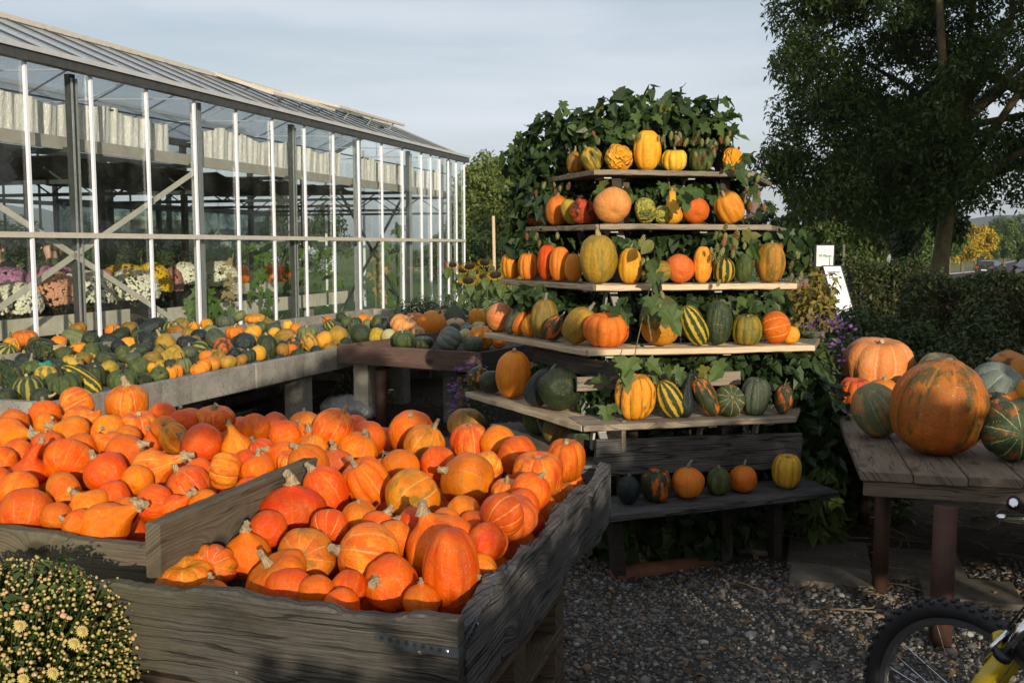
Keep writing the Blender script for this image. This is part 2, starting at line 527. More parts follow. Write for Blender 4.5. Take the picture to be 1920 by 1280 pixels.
MT = {}
MT['old_wood'] = wood('weathered_wood', (.150, .138, .116), (.040, .036, .032), 170, (.105, .098, .055), .6, .9, .9, .65, .40)
MT['old_wood_rail'] = wood('grey_bark_wood', (.17, .167, .162), (.045, .043, .042), 150, None, 0, .4, .9, .8, .45)
MT['board_wood'] = wood('brown_plank_wood', (.20, .165, .115), (.085, .068, .046), 190, (.11, .105, .06), .5, .7, .5, .5, .35)
MT['pale_wood'] = wood('pale_sawn_wood', (.66, .53, .36), (.48, .36, .22), 220, None, 0, .45, .3, .25, .2, stain=(.25, .18, .11))
MT['shelf_wood'] = wood('grey_sawn_wood', (.34, .29, .22), (.18, .145, .105), 220, None, 0, .5, .45, .5, .3)
MT['table_wood'] = wood('table_plank_wood', (.27, .205, .15), (.13, .10, .072), 220, None, 0, .6, .45, .7, .3)
MT['red_wood'] = wood('red_brown_wood', (.16, .10, .075), (.085, .052, .042), 200, None, 0, .8, .35, .3, .3)
MT['pallet_wood'] = wood('pallet_wood', (.14, .10, .065), (.06, .045, .03), 200, None, 0, .5, .4, .5, .3)
MT['dark_wood'] = wood('dark_wood', (.09, .075, .06), (.035, .03, .025), 200, None, 0, .5, .6, .6, .3)
MT['rust_pole'] = plain('rusty_pole', (.20, .075, .035), (.10, .04, .025), .75, 14, 0, .3)
MT['brown_leg'] = plain('brown_leg_paint', (.085, .036, .02), (.05, .022, .014), .7, 9, 0, .25)
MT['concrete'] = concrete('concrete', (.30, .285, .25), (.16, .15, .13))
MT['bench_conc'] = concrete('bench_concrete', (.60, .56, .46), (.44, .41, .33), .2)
MT['slab_conc'] = concrete('paving_concrete', (.17, .15, .12), (.085, .075, .06), .4)
MT['alu'] = plain('aluminium_bar', (.84, .87, .95), (.78, .82, .90), .32, 6, .1, .03, .7)
MT['galv'] = plain('galvanised_steel', (.42, .44, .44), (.30, .32, .32), .5, 18, .5, .1)
MT['dark_steel'] = plain('dark_steel', (.050, .055, .055), (.03, .033, .033), .6, 12, 0, .1)
MT['bolt'] = plain('bolt_steel', (.5, .5, .5), (.35, .35, .34), .35, 30, .9, .1)
MT['strap'] = plain('perforated_strap', (.10, .125, .14), (.06, .07, .08), .45, 30, .6, .15)
MT['cream_paint'] = plain('cream_paint', (.55, .52, .45), (.46, .43, .36), .6, 10, 0, .1)
MT['lip'] = plain('gutter_flashing', (.50, .52, .53), (.42, .44, .45), .5, 8)
MT['gutter_dark'] = plain('gutter_dark', (.10, .10, .10), (.06, .06, .06), .45, 10, .3, .1)
MT['beam_wood'] = plain('beam_board', (.40, .38, .33), (.32, .30, .26), .7, 6, 0, .2)
MT['glass'] = glass_mat('window_glass', (.965, .985, .978), .05, .9)
MT['roof_glass'] = glass_mat('roof_glass', (.95, .97, .97), .36, 1.0, (.74, .77, .80), False)
MT['frosted'] = glass_mat('whitewashed_glass', (.6, .68, .64), .85, .5, (.20, .25, .22))
MT['screen'] = plain('shade_screen_cloth', (.045, .043, .04), (.02, .02, .019), .9, 10, 0, .3)
MT['tyre'] = plain('tyre_rubber', (.018, .018, .019), (.012, .012, .012), .7, 20, 0, .3)
MT['rim'] = plain('wheel_rim', (.25, .25, .26), (.2, .2, .2), .35, 30, .8, .05)
MT['chrome'] = plain('chrome', (.8, .8, .82), (.7, .7, .72), .15, 20, 1.0, .02)
MT['bike_yellow'] = plain('yellow_frame_paint', (.55, .40, .012), (.48, .34, .01), .3, 10, 0, .05, .6)
MT['black_plastic'] = plain('black_plastic', (.02, .02, .02), (.014, .014, .014), .5, 20, 0, .1)
MT['pot'] = plain('plant_pot', (.035, .03, .028), (.025, .022, .02), .55, 8, 0, .1)
MT['bark'] = plain('bark', (.20, .16, .085), (.10, .082, .045), .9, 9, 0, .9, .2, .02)
MT['white_wall'] = plain('white_render', (.78, .77, .74), (.7, .69, .66), .8, 3)
MT['roof_dark'] = plain('dark_roof_tiles', (.07, .068, .072), (.045, .045, .05), .7, 12)
MT['dark_window'] = plain('dark_window', (.03, .04, .045), (.025, .03, .035), .15, 3)
MT['sign_white'] = plain('sign_board', (.80, .80, .79), (.76, .76, .75), .5, 4, 0, .03)
MT['sign_green'] = plain('sign_green_letters', (.05, .30, .16), (.05, .28, .15), .5)
MT['sign_dark'] = plain('sign_dark_letters', (.04, .10, .08), (.03, .08, .07), .5)
MT['silo'] = plain('silo_brown', (.15, .085, .06), (.10, .06, .045), .7, .5)
MT['skin'] = plain('skin', (.55, .32, .23), (.5, .28, .2), .5, 5, 0, .05)
MT['hair'] = plain('brown_hair', (.16, .09, .045), (.10, .055, .03), .6, 40, 0, .3)
MT['cloth_green'] = plain('green_jumper', (.045, .075, .02), (.035, .06, .016), .9, 20, 0, .3)
MT['cloth_black'] = plain('black_jacket', (.012, .012, .013), (.009, .009, .01), .85, 20, 0, .3)
MT['cloth_magenta'] = plain('magenta_jacket', (.45, .02, .18), (.35, .015, .14), .85, 20)
MT['cloth_navy'] = plain('navy_trousers', (.02, .025, .045), (.015, .02, .03), .9, 20)
MT['car_dark'] = plain('dark_car_paint', (.02, .025, .035), (.018, .022, .03), .25, 3, 0, 0)
MT['car_red'] = plain('maroon_car_paint', (.12, .02, .02), (.11, .018, .018), .25, 3, 0, 0)
MT['car_silver'] = plain('silver_car_trim', (.6, .6, .6), (.55, .55, .55), .3, 3, .6, 0)
MT['tail_red'] = plain('tail_light', (.5, .03, .02), (.45, .03, .02), .25, 3, 0, 0)
MT['teal_cloth'] = plain('teal_netting', (.01, .26, .19), (.01, .20, .15), .6, 30, 0, .5)
MT['stem_tan'] = None

def stem_mat(name, a, b):
    m, t, out = new_mat(name)
    v, rnd, tc = objvec(t)
    uvs = nd(t, 'ShaderNodeSeparateXYZ', {0: tc.outputs['UV']})
    st = nd(t, 'ShaderNodeCombineXYZ', {0: M(t, 'MULTIPLY', uvs.outputs[0], 26.0), 1: M(t, 'MULTIPLY', uvs.outputs[1], 3.0), 2: M(t, 'MULTIPLY', rnd, 30.0)})
    n = noise(t, st.outputs[0], 1.0, 4, .6)
    col = mix(t, ramp(t, n, .35, .65), a, b)
    finish(t, out, col, .8, n, .6, .01, 0, .2)
    return m
MT['stem_tan'] = stem_mat('dry_stem', (.46, .36, .22), (.20, .145, .08))
MT['stem_green'] = stem_mat('green_stem', (.16, .18, .07), (.055, .07, .025))
MT['stem_grey'] = stem_mat('grey_stem', (.30, .28, .20), (.10, .095, .06))
MT['stem_dark'] = stem_mat('dark_stem', (.05, .055, .035), (.022, .024, .018))

G = {}
PAL = (.74, .26, .04)
G['kuri_red'] = gourd_mat('red_kuri_skin', (.64, .088, .001), (.68, .135, .001), None, 0, line=PAL, line_w=.05, line_amt=.22, scab=.5)
G['kuri_orange'] = gourd_mat('orange_kuri_skin', (.68, .112, .001), (.72, .165, .002), (.64, .076, .001), .6, .53, line=PAL, line_w=.07, line_amt=.5, scab=.5)
G['kuri_gold'] = gourd_mat('golden_kuri_skin', (.70, .150, .004), (.74, .24, .010), (.64, .085, .003), .8, .52, line=(.8, .45, .18), line_w=.07, line_amt=.45, scab=.5)
G['kuri_stripe'] = gourd_mat('pale_lined_kuri_skin', (.66, .095, .003), (.69, .13, .004), None, 0, line=(.80, .36, .08), line_w=.10, line_amt=.85, scab=.5)
G['kuri_mottled'] = gourd_mat('mottled_kuri_skin', (.70, .22, .008), (.66, .12, .004), (.13, .13, .02), .65, .56, line=(.75, .42, .12), line_w=.08, line_amt=.5, scab=.6)
G['kuri_speck'] = gourd_mat('white_flecked_red_skin', (.58, .085, .02), (.55, .07, .016), None, 0, line=PAL, line_amt=.2, spots=(.75, .42, .25), spot_amt=.9, spot_scale=15, scab=.1)
G['yellow_wart'] = gourd_mat('warty_yellow_skin', (.68, .31, .02), (.66, .23, .015), (.10, .09, .02), .5, .62, warts=1.0, scab=.4)
G['yellow'] = gourd_mat('yellow_skin', (.68, .32, .025), (.66, .24, .018), None, 0, line=(.42, .22, .02), line_w=.06, line_amt=.5, scab=.25)
G['yellow_rib'] = gourd_mat('pale_yellow_ribbed_skin', (.62, .40, .045), (.60, .30, .025), None, 0, line=(.62, .20, .015), line_w=.12, line_amt=.8, scab=.15)
G['orange'] = gourd_mat('orange_skin', (.62, .16, .012), (.62, .22, .014), None, 0, line=(.42, .10, .01), line_w=.06, line_amt=.5, scab=.3)
G['deep_orange'] = gourd_mat('deep_orange_skin', (.60, .12, .01), (.58, .15, .012), None, 0, line=(.40, .07, .01), line_w=.05, line_amt=.5, scab=.1)
G['salmon'] = gourd_mat('salmon_skin', (.62, .24, .08), (.62, .18, .04), None, 0, line=(.70, .40, .2), line_w=.07, line_amt=.6, scab=.4, spots=(.7, .4, .22), spot_amt=.5, spot_scale=18)
G['mottle_yellow'] = gourd_mat('mottled_yellow_green_skin', (.50, .28, .025), (.42, .26, .03), (.055, .075, .02), .85, .52, line=(.2, .17, .03), line_amt=.5, scab=.3)
G['warty_green'] = gourd_mat('warty_pale_green_skin', (.42, .33, .06), (.30, .28, .05), (.07, .10, .025), .8, .55, warts=1.2, scab=.5)
G['olive'] = gourd_mat('olive_skin', (.20, .15, .022), (.14, .12, .024), (.36, .16, .015), .7, .56, line=(.055, .06, .016), line_w=.09, line_amt=.7, scab=.15)
G['olive_gold'] = gourd_mat('olive_gold_skin', (.42, .24, .022), (.30, .20, .022), (.15, .13, .022), .6, .55, line=(.16, .13, .022), line_w=.07, line_amt=.7, scab=.2)
G['green'] = gourd_mat('green_skin', (.055, .085, .022), (.038, .06, .018), (.12, .13, .03), .6, .58, line=(.13, .15, .04), line_w=.07, line_amt=.4, scab=.2, spots=(.22, .25, .10), spot_amt=.35, spot_scale=24)
G['pale_green'] = gourd_mat('pale_green_skin', (.17, .19, .075), (.12, .15, .06), None, 0, line=(.05, .075, .03), line_w=.12, line_amt=.8, scab=.15)
G['dark_green'] = gourd_mat('dark_green_skin', (.022, .034, .016), (.03, .045, .018), (.10, .09, .02), .4, .62, line=(.06, .085, .03), line_w=.06, line_amt=.4, scab=.15, rough=.3, spots=(.16, .18, .10), spot_amt=.3, spot_scale=26)
G['navy'] = gourd_mat('blue_black_skin', (.013, .02, .022), (.02, .03, .027), None, 0, line=(.04, .055, .04), line_w=.06, line_amt=.4, scab=.08, rough=.32)
G['warty_dark'] = gourd_mat('warty_dark_green_skin', (.022, .036, .016), (.032, .05, .02), (.40, .20, .02), .4, .66, warts=1.4, scab=.1, rough=.32)
G['gray_blue'] = gourd_mat('blue_grey_skin', (.16, .185, .15), (.12, .15, .125), None, 0, line=(.30, .32, .26), line_w=.07, line_amt=.7, scab=.3, rough=.5)
G['gray_green'] = gourd_mat('grey_green_skin', (.065, .085, .052), (.045, .062, .04), (.16, .14, .06), .5, .6, line=(.15, .17, .11), line_w=.07, line_amt=.7, scab=.25, rough=.45)
G['tan'] = gourd_mat('tan_skin', (.48, .33, .16), (.44, .29, .13), None, 0, line=(.34, .22, .10), line_amt=.2, scab=.2, rough=.5)
G['cream'] = gourd_mat('pale_cream_skin', (.50, .46, .23), (.42, .40, .16), (.24, .27, .08), .5, .6, line=(.2, .2, .06), line_amt=.3, scab=.2)
G['striped'] = gourd_mat('green_yellow_striped_skin', (.55, .36, .03), (.50, .30, .03), None, 0, stripe=(.03, .05, .015), stripe_th=.42, scab=.05)
G['striped_dark'] = gourd_mat('dark_striped_skin', (.26, .25, .05), (.32, .28, .05), None, 0, stripe=(.028, .046, .016), stripe_th=.36, scab=.05)
G['green_orange'] = gourd_mat('green_and_orange_skin', (.60, .17, .012), (.60, .22, .014), (.035, .05, .018), .95, .47, line=(.05, .06, .02), line_w=.06, line_amt=.6, scab=.1)
G['dark_orange'] = gourd_mat('dark_skin_with_orange_blush', (.032, .045, .018), (.024, .036, .016), (.58, .14, .012), .95, .57, line=(.05, .06, .02), line_amt=.4, scab=.1, rough=.33)
G['half'] = gourd_mat('half_green_half_orange_skin', (.075, .10, .025), (.05, .075, .02), None, 0, line=(.16, .16, .05), line_w=.06, line_amt=.5, bottom=(.60, .22, .015), scab=.15)
G['big_mottled'] = gourd_mat('giant_pumpkin_skin', (.42, .12, .014), (.40, .15, .016), (.075, .075, .02), .9, .535, line=(.55, .25, .05), line_w=.10, line_amt=.45, scab=.55, rough=.36)
G['brown_orange'] = gourd_mat('brown_orange_skin', (.40, .15, .014), (.30, .13, .018), (.10, .085, .02), .75, .53, line=(.12, .09, .02), line_w=.08, line_amt=.6, scab=.2, spots=(.5, .3, .1), spot_amt=.5, spot_scale=26)
G['red_dark'] = gourd_mat('red_skin_with_dark_rot', (.50, .075, .014), (.48, .11, .014), (.035, .022, .012), .9, .535, scab=.3)
G['red_lines'] = gourd_mat('red_skin_dark_lines', (.50, .085, .014), (.48, .12, .014), None, 0, line=(.03, .035, .015), line_w=.11, line_amt=.95, scab=.1)
G['salmon_green'] = gourd_mat('salmon_and_grey_green_skin', (.40, .17, .06), (.34, .18, .07), (.12, .15, .07), .95, .47, line=(.30, .34, .20), line_w=.07, line_amt=.7, spots=(.4, .38, .22), spot_amt=.7, spot_scale=20, scab=.3)
G['rayed'] = gourd_mat('dark_green_skin_with_pale_rays', (.035, .055, .022), (.05, .075, .03), (.42, .12, .014), .7, .6, line=(.34, .36, .17), line_w=.06, line_amt=1.2, scab=.15)

# skin -> words for the labels
WORD = dict(kuri_red='red', kuri_orange='orange', kuri_gold='golden orange', kuri_stripe='pale-lined orange', kuri_mottled='mottled yellow-orange',
            kuri_speck='white-flecked red', yellow_wart='warty yellow', yellow='yellow', yellow_rib='yellow', orange='orange', deep_orange='bright orange',
            salmon='salmon', mottle_yellow='mottled yellow-green', warty_green='warty yellow-green', olive='olive', olive_gold='olive-gold', green='green',
            pale_green='pale green', dark_green='dark green', navy='blue-black', warty_dark='warty dark', gray_blue='blue-grey', gray_green='grey-green',
            tan='tan', cream='cream', striped='yellow-striped', striped_dark='dark striped', green_orange='green-and-orange', dark_orange='orange-blushed',
            half='half-green', big_mottled='orange green-mottled', brown_orange='brown-orange', red_dark='dark-blotched red', red_lines='dark-lined red',
            salmon_green='salmon-and-green', rayed='pale-rayed dark green')
SHAPEW = dict(giant='ribbed',onion='onion-shaped', kuri='round', pear='necked', round='ribbed round', flat='flat', oval='oval', long='long', bottle='bottle-shaped',
              smooth='smooth', butternut='butternut', cone='conical', crook='crook-necked', lump='lumpy')

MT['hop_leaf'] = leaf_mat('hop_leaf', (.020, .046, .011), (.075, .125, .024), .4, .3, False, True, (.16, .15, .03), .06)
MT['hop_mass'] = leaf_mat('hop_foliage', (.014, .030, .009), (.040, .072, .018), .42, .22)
MT['hop_cone'] = leaf_mat('hop_cone', (.20, .22, .075), (.33, .30, .12), .6, .25, False, False, (.30, .12, .05), .2)
MT['tree_dark'] = leaf_mat('ash_leaves', (.026, .050, .010), (.080, .118, .022), .45, .32)
MT['tree_green'] = leaf_mat('lime_leaves', (.055, .105, .016), (.12, .18, .035), .5, .32)
MT['tree_olive'] = leaf_mat('poplar_leaves', (.085, .125, .025), (.19, .23, .055), .5, .32)
MT['tree_yellow'] = leaf_mat('yellow_leaves', (.42, .27, .018), (.55, .40, .025), .5, .3, c3=(.12, .14, .02), c3_amt=.18)
MT['conifer'] = leaf_mat('conifer_needles', (.030, .050, .018), (.055, .078, .026), .6, .1)
MT['hedge'] = leaf_mat('hedge_leaves', (.024, .042, .010), (.060, .078, .018), .5, .2, c3=(.11, .07, .022), c3_amt=.05)
MT['shrub'] = leaf_mat('shrub_leaves', (.030, .055, .014), (.070, .10, .022), .45, .25)
MT['mum_leaf'] = leaf_mat('chrysanthemum_leaf', (.05, .085, .022), (.11, .15, .04), .5, .3)
MT['weed'] = leaf_mat('weed_leaves', (.07, .12, .025), (.13, .18, .05), .5, .3)
MT['autumn'] = leaf_mat('autumn_leaves', (.12, .12, .025), (.32, .24, .06), .6, .3)
MT['sunflower_leaf'] = leaf_mat('sunflower_leaf', (.07, .12, .028), (.17, .20, .065), .55, .35)
MT['vine_leaf'] = leaf_mat('squash_vine_leaf', (.07, .14, .025), (.13, .21, .04), .5, .35)
MT['dry_leaf'] = leaf_mat('dry_leaf', (.24, .18, .08), (.38, .30, .14), .8, .2)
MT['litter'] = leaf_mat('leaf_litter', (.09, .055, .03), (.19, .13, .07), .9, .1)
MT['asters'] = leaf_mat('purple_asters', (.13, .045, .22), (.24, .10, .38), .6, .3)
MT['white_fl'] = leaf_mat('white_petals', (.70, .68, .48), (.80, .79, .66), .6, .2)
MT['pink_fl'] = leaf_mat('salmon_petals', (.58, .26, .16), (.66, .34, .22), .6, .2)
MT['purple_fl'] = leaf_mat('mauve_petals', (.34, .14, .26), (.50, .26, .40), .6, .2)
MT['yellow_fl'] = leaf_mat('yellow_petals', (.70, .42, .012), (.76, .52, .03), .6, .2)
MT['dusky_fl'] = leaf_mat('dusky_pink_petals', (.40, .17, .15), (.52, .25, .22), .6, .2)
MT['bud'] = leaf_mat('peach_buds', (.60, .42, .15), (.66, .38, .22), .6, .2, False)
MT['bud_mass'] = leaf_mat('peach_bud_petals', (.38, .36, .10), (.60, .42, .18), .6, .2)
MT['sun_yellow'] = plain('sunflower_petals', (.70, .40, .01), (.6, .32, .01), .6)
# ------------------------------------------------------------------ gourd shapes
PROF = dict(
 onion=[(0,-.72),(.35,-.75),(.8,-.52),(1,-.05),(.93,.32),(.66,.62),(.36,.80),(.2,.95),(.13,1.07),(0,1.09)],
 kuri=[(0,-.78),(.4,-.82),(.85,-.52),(1,0),(.92,.42),(.62,.73),(.32,.86),(.15,.91),(0,.90)],
 pear=[(0,-.80),(.4,-.83),(.85,-.52),(1,-.05),(.86,.4),(.52,.8),(.32,1.12),(.22,1.42),(.16,1.6),(0,1.62)],
 round=[(0,-.62),(.2,-.72),(.6,-.76),(.92,-.44),(1,0),(.94,.42),(.62,.76),(.22,.73),(0,.62)],
 flat=[(0,-.38),(.25,-.52),(.65,-.56),(.95,-.3),(1,0),(.95,.3),(.64,.56),(.25,.5),(0,.38)],
 oval=[(0,-1.2),(.3,-1.22),(.74,-.95),(.97,-.35),(.98,.2),(.82,.78),(.46,1.14),(.2,1.2),(0,1.17)],
 long=[(0,-2.0),(.5,-1.92),(.9,-1.4),(1,-.5),(.95,.4),(.76,1.3),(.45,1.8),(.2,1.95),(0,1.95)],
 bottle=[(0,-1.0),(.5,-1.0),(.95,-.6),(1,-.1),(.72,.5),(.45,1.0),(.37,1.5),(.3,1.8),(0,1.9)],
 smooth=[(0,-.86),(.35,-.88),(.82,-.58),(1,0),(.82,.58),(.38,.86),(.15,.89),(0,.86)],
 butternut=[(0,-1.0),(.5,-.98),(.95,-.6),(1,-.1),(.76,.4),(.62,.8),(.6,1.2),(.4,1.45),(0,1.5)],
 cone=[(0,-.72),(.45,-.78),(.9,-.5),(1,-.1),(.85,.35),(.6,.75),(.38,1.05),(.2,1.2),(0,1.22)],
 crook=[(0,-.75),(.4,-.78),(.85,-.5),(1,-.05),(.8,.4),(.42,.75),(.30,1.1),(.25,1.45),(.2,1.7),(0,1.74)],
 lump=[(0,-.7),(.4,-.74),(.85,-.5),(1,0),(.88,.4),(.7,.66),(.4,.8),(.18,.82),(0,.78)],
)
PROF['giant'] = [(0,-.70),(.4,-.76),(.85,-.5),(1,-.04),(.93,.40),(.64,.74),(.34,.90),(.16,.97),(0,.95)]
LOBE = dict(giant=.030, onion=.012, kuri=.016, pear=.01, round=.075, flat=.085, oval=.035, long=.03, bottle=.01, smooth=.0, butternut=.008, cone=.045, crook=.01, lump=.05)

def catmull(P, n):
    P = np.array(P, float)
    Q = np.vstack([2 * P[0] - P[1], P, 2 * P[-1] - P[-2]])
    out = []
    m = len(P) - 1
    for i in range(n + 1):
        s = i / n * m
        k = min(int(s), m - 1)
        t = s - k
        p0, p1, p2, p3 = Q[k], Q[k + 1], Q[k + 2], Q[k + 3]
        out.append(.5 * ((2 * p1) + (-p0 + p2) * t + (2 * p0 - 5 * p1 + 4 * p2 - p3) * t * t + (-p0 + 3 * p1 - 3 * p2 + p3) * t ** 3))
    a = np.array(out)
    a[:, 0] = np.maximum(a[:, 0], 0)
    a[0, 0] = a[-1, 0] = 0
    return a

GM = {}
def gourd_mesh(kind, var):
    key = (kind, var)
    if key in GM:
        return GM[key]
    r = random.Random(hash((kind, var, 'g')) if False else sum(map(ord, kind)) * 31 + var * 7)
    NS, NR, nl = 60, 20, 10
    pr = catmull(PROF[kind], NR)
    th = np.linspace(0, 2 * np.pi, NS + 1)
    d = LOBE[kind] * (1 + .3 * r.uniform(-1, 1))
    a = [r.uniform(0, 6.28) for _ in range(6)]
    wob = .05 if kind == 'lump' else .022
    rows = []
    for i, (rad, z) in enumerate(pr):
        s = i / NR
        env = math.sin(math.pi * s) ** .5 if 0 < s < 1 else 0
        lob = 1 - d * 1.6 * env * (1 - np.abs(np.sin(th * nl / 2)) ** .55)
        asym = 1 + wob * np.sin(th + a[0]) + wob * np.sin(2 * th + a[1] + z) + wob * .7 * np.sin(3 * th + a[2] + 2 * z) + (wob * .9 * np.sin(5 * th + a[3] + 3 * z))
        rr = rad * lob * asym
        x, y = rr * np.cos(th), rr * np.sin(th)
        k = (.16 if kind in ('pear', 'bottle', 'crook') else .04)
        bend = k * max(0, z) ** 2 * (1.6 if kind == 'crook' else 1)
        x = x + bend * math.cos(a[4])
        y = y + bend * math.sin(a[4])
        zz = np.full_like(x, z) + .02 * np.sin(2 * th + a[5]) * rad
        rows.append(np.stack([x, y, zz], 1))
    top = rows[-1].mean(0)
    Vv = np.concatenate([q[:-1] for q in rows])
    F, UVs = [], []
    for i in range(NR):
        for j in range(NS):
            j2 = (j + 1) % NS
            F.append((i * NS + j, i * NS + j2, (i + 1) * NS + j2, (i + 1) * NS + j))
            u0, u1 = j / NS, (j + 1) / NS
            UVs += [(u0, i / NR), (u1, i / NR), (u1, (i + 1) / NR), (u0, (i + 1) / NR)]
    me = mesh_np('gourd_' + kind, Vv, F, None, True, UVs)
    me.materials.append(None)
    ax = np.array([v for v in (rows[-1].mean(0) - rows[-3].mean(0))])
    GM[key] = dict(me=me, top=top, axis=ax, z0=float(Vv[:, 2].min()), z1=float(Vv[:, 2].max()),
                   rm=float(np.hypot(Vv[:, 0], Vv[:, 1]).max()), neckbase=float(top[2]))
    return GM[key]

SM = {}
def stem_mesh(kind, var):
    key = (kind, var)
    if key in SM:
        return SM[key]
    r = random.Random(sum(map(ord, kind)) * 13 + var)
    L, r0, r1, cv = dict(short=(.28, .13, .085, .25), stub=(.20, .17, .13, .1), stub2=(.11, .13, .10, .4), tall=(.62, .15, .075, .25), hook=(.55, .11, .07, 1.5),
                         thin=(.85, .06, .035, .8), knob=(.14, .11, .10, .1), cork=(.40, .155, .105, .9))[kind]
    ns, nr = 15, 8
    ang = r.uniform(0, 6.28)
    p, d = Vector((0, 0, -.06)), Vector((0, 0, 1))
    side = Vector((math.cos(ang), math.sin(ang), 0))
    vs, uv, F = [], [], []
    for i in range(nr + 1):
        s = i / nr
        a = d.cross(Vector((.13, .9, .2))).normalized()
        c = d.cross(a)
        rad = r0 * (1 - s) ** 1.5 * .55 + (r1 * (1 + .15 * max(0, s - .75) * 4)) * 1.0
        if i == 0: rad *= 1.25
        for k in range(ns):
            t = 2 * math.pi * k / ns + s * 1.4
            q = rad * (1 + .16 * math.cos(5 * t - s * 7) + r.uniform(-.05, .05))
            vs.append(tuple(p + (a * math.cos(t) + c * math.sin(t)) * q))
        p = p + d * (L / nr)
        d = (d + side * cv / nr).normalized()
    for i in range(nr):
        for k in range(ns):
            k2 = (k + 1) % ns
            F.append((i * ns + k, i * ns + k2, (i + 1) * ns + k2, (i + 1) * ns + k))
            uv += [(k / ns, i / nr), ((k + 1) / ns, i / nr), ((k + 1) / ns, (i + 1) / nr), (k / ns, (i + 1) / nr)]
    # closing end
    vs.append(tuple(p - d * (L / nr) * 1.25))
    e = len(vs) - 1
    F2 = []
    for k in range(ns):
        F2.append((nr * ns + k, nr * ns + (k + 1) % ns, e, e))
    me = bpy.data.meshes.new('stem')
    me.from_pydata(vs, [], F + [f[:3] for f in F2])
    l = me.uv_layers.new(name='UVMap')
    for q, c2 in enumerate(uv):
        l.data[q].uv = c2
    for q in range(len(uv), len(l.data)):
        l.data[q].uv = (.5, 1)
    me.polygons.foreach_set('use_smooth', [True] * (len(F)) + [False] * len(F2))
    me.update()
    me.materials.append(None)
    SM[key] = me
    return me

GOURDS = []
def gourd(pos, w, h, kind, skin, stem='short', lean=(0, 0, 1), smat='stem_tan', spin=None, name='pumpkin', ssize=1.0, upright=None, label=None, group=None, cat='pumpkin', depth=None):
    """pos: centre of the body; w, h: its seen width and height in metres; lean: direction of the stem"""
    r = random.Random(len(GOURDS) * 17 + 3)
    var = r.randrange(4)
    g = gourd_mesh(kind, var)
    d = Vector(lean).normalized()
    o = bpy.data.objects.new(name, g['me'])
    COL.objects.link(o)
    hh = g['z1'] - g['z0']
    if d.z > .8:
        sx = w / (2 * g['rm'])
        sz = h / hh
        sz = min(max(sz, sx * .55), sx * 1.7)
    else:
        horiz = math.hypot(d.x, d.z)
        ext_w = max(abs(d.x) * hh / 2, 1.0)
        ext_h = max(abs(d.z) * hh / 2, 1.0)
        sx = sz = .5 * (w / 2 / ext_w + h / 2 / ext_h)
    sp = r.uniform(0, 6.28) if spin is None else spin
    q = Vector((0, 0, 1)).rotation_difference(d) @ Quaternion((0, 0, 1), sp)
    o.rotation_mode = 'QUATERNION'
    o.rotation_quaternion = q
    o.scale = (sx, sx * r.uniform(.95, 1.03), sz)
    mid = Vector((0, 0, (g['z0'] + g['z1']) / 2 * sz))
    o.location = Vector(pos) - q @ mid
    ms = o.material_slots[0]
    ms.link = 'OBJECT'
    ms.material = G[skin]
    R0 = w / 2
    if stem:
        s = bpy.data.objects.new('stem', stem_mesh(stem, r.randrange(3)))
        COL.objects.link(s)
        s.parent = o
        s.location = tuple(g['top'])
        k = R0 * ssize * r.uniform(.85, 1.1) * (1.0 if w > .05 else 1.2)
        s.scale = (k / sx, k / sx, k / sz)
        s.rotation_euler = (r.uniform(-.2, .2), r.uniform(-.2, .2), r.uniform(0, 6.28))
        ms = s.material_slots[0]
        ms.link = 'OBJECT'
        ms.material = MT[smat]
    o['category'] = cat
    if group: o['group'] = group
    if label: o['label'] = label
    rec = dict(o=o, pos=Vector(pos), w=w, h=h, kind=kind, skin=skin, stem=stem, smat=smat, d=d)
    GOURDS.append(rec)
    return rec

def look(rec, noun):
    sh = SHAPEW[rec['kind']]
    return f"{WORD[rec['skin']]} {sh} {noun}"

# ------------------------------------------------------------------ foliage
def unit(n):
    v = rng.normal(size=(n, 3))
    return v / np.linalg.norm(v, axis=1)[:, None]

def leaf_cloud(clumps, n, L, W=.45, up=.5, shell=.5, droop=.25, jitter=.35, outw=.4):
    """n folded leaves (one quad each) spread through clumps of (centre, radius or radii)"""
    C = np.array([tuple(c[0]) for c in clumps])
    Rr = np.array([(c[1],) * 3 if isinstance(c[1], (int, float)) else tuple(c[1]) for c in clumps])
    wgt = (Rr.prod(1)) ** (2 / 3)
    idx = rng.choice(len(C), n, p=wgt / wgt.sum())
    d = unit(n)
    rad = rng.random(n) ** (1 / 3)
    rad = shell + (1 - shell) * rad if shell < 1 else np.ones(n)
    rad = rad * (1 + rng.normal(size=n) * .06)
    P = C[idx] + d * Rr[idx] * rad[:, None]
    nn = d * outw + np.array([0, 0, up]) + rng.normal(size=(n, 3)) * jitter
    nn /= np.linalg.norm(nn, axis=1)[:, None]
    a = np.cross(nn, unit(n))
    a /= np.linalg.norm(a, axis=1)[:, None] + 1e-9
    a[:, 2] -= droop
    a /= np.linalg.norm(a, axis=1)[:, None]
    b = np.cross(nn, a)
    b /= np.linalg.norm(b, axis=1)[:, None] + 1e-9
    nn = np.cross(a, b)
    l = L * (0.7 + .6 * rng.random(n))[:, None]
    wd = l * W * .5
    f = nn * l * .10
    V4 = np.stack([P, P + a * l * .45 + b * wd + f, P + a * l - np.array([0, 0, 1]) * l * .12, P + a * l * .45 - b * wd + f], 1)
    return V4.reshape(-1, 3)

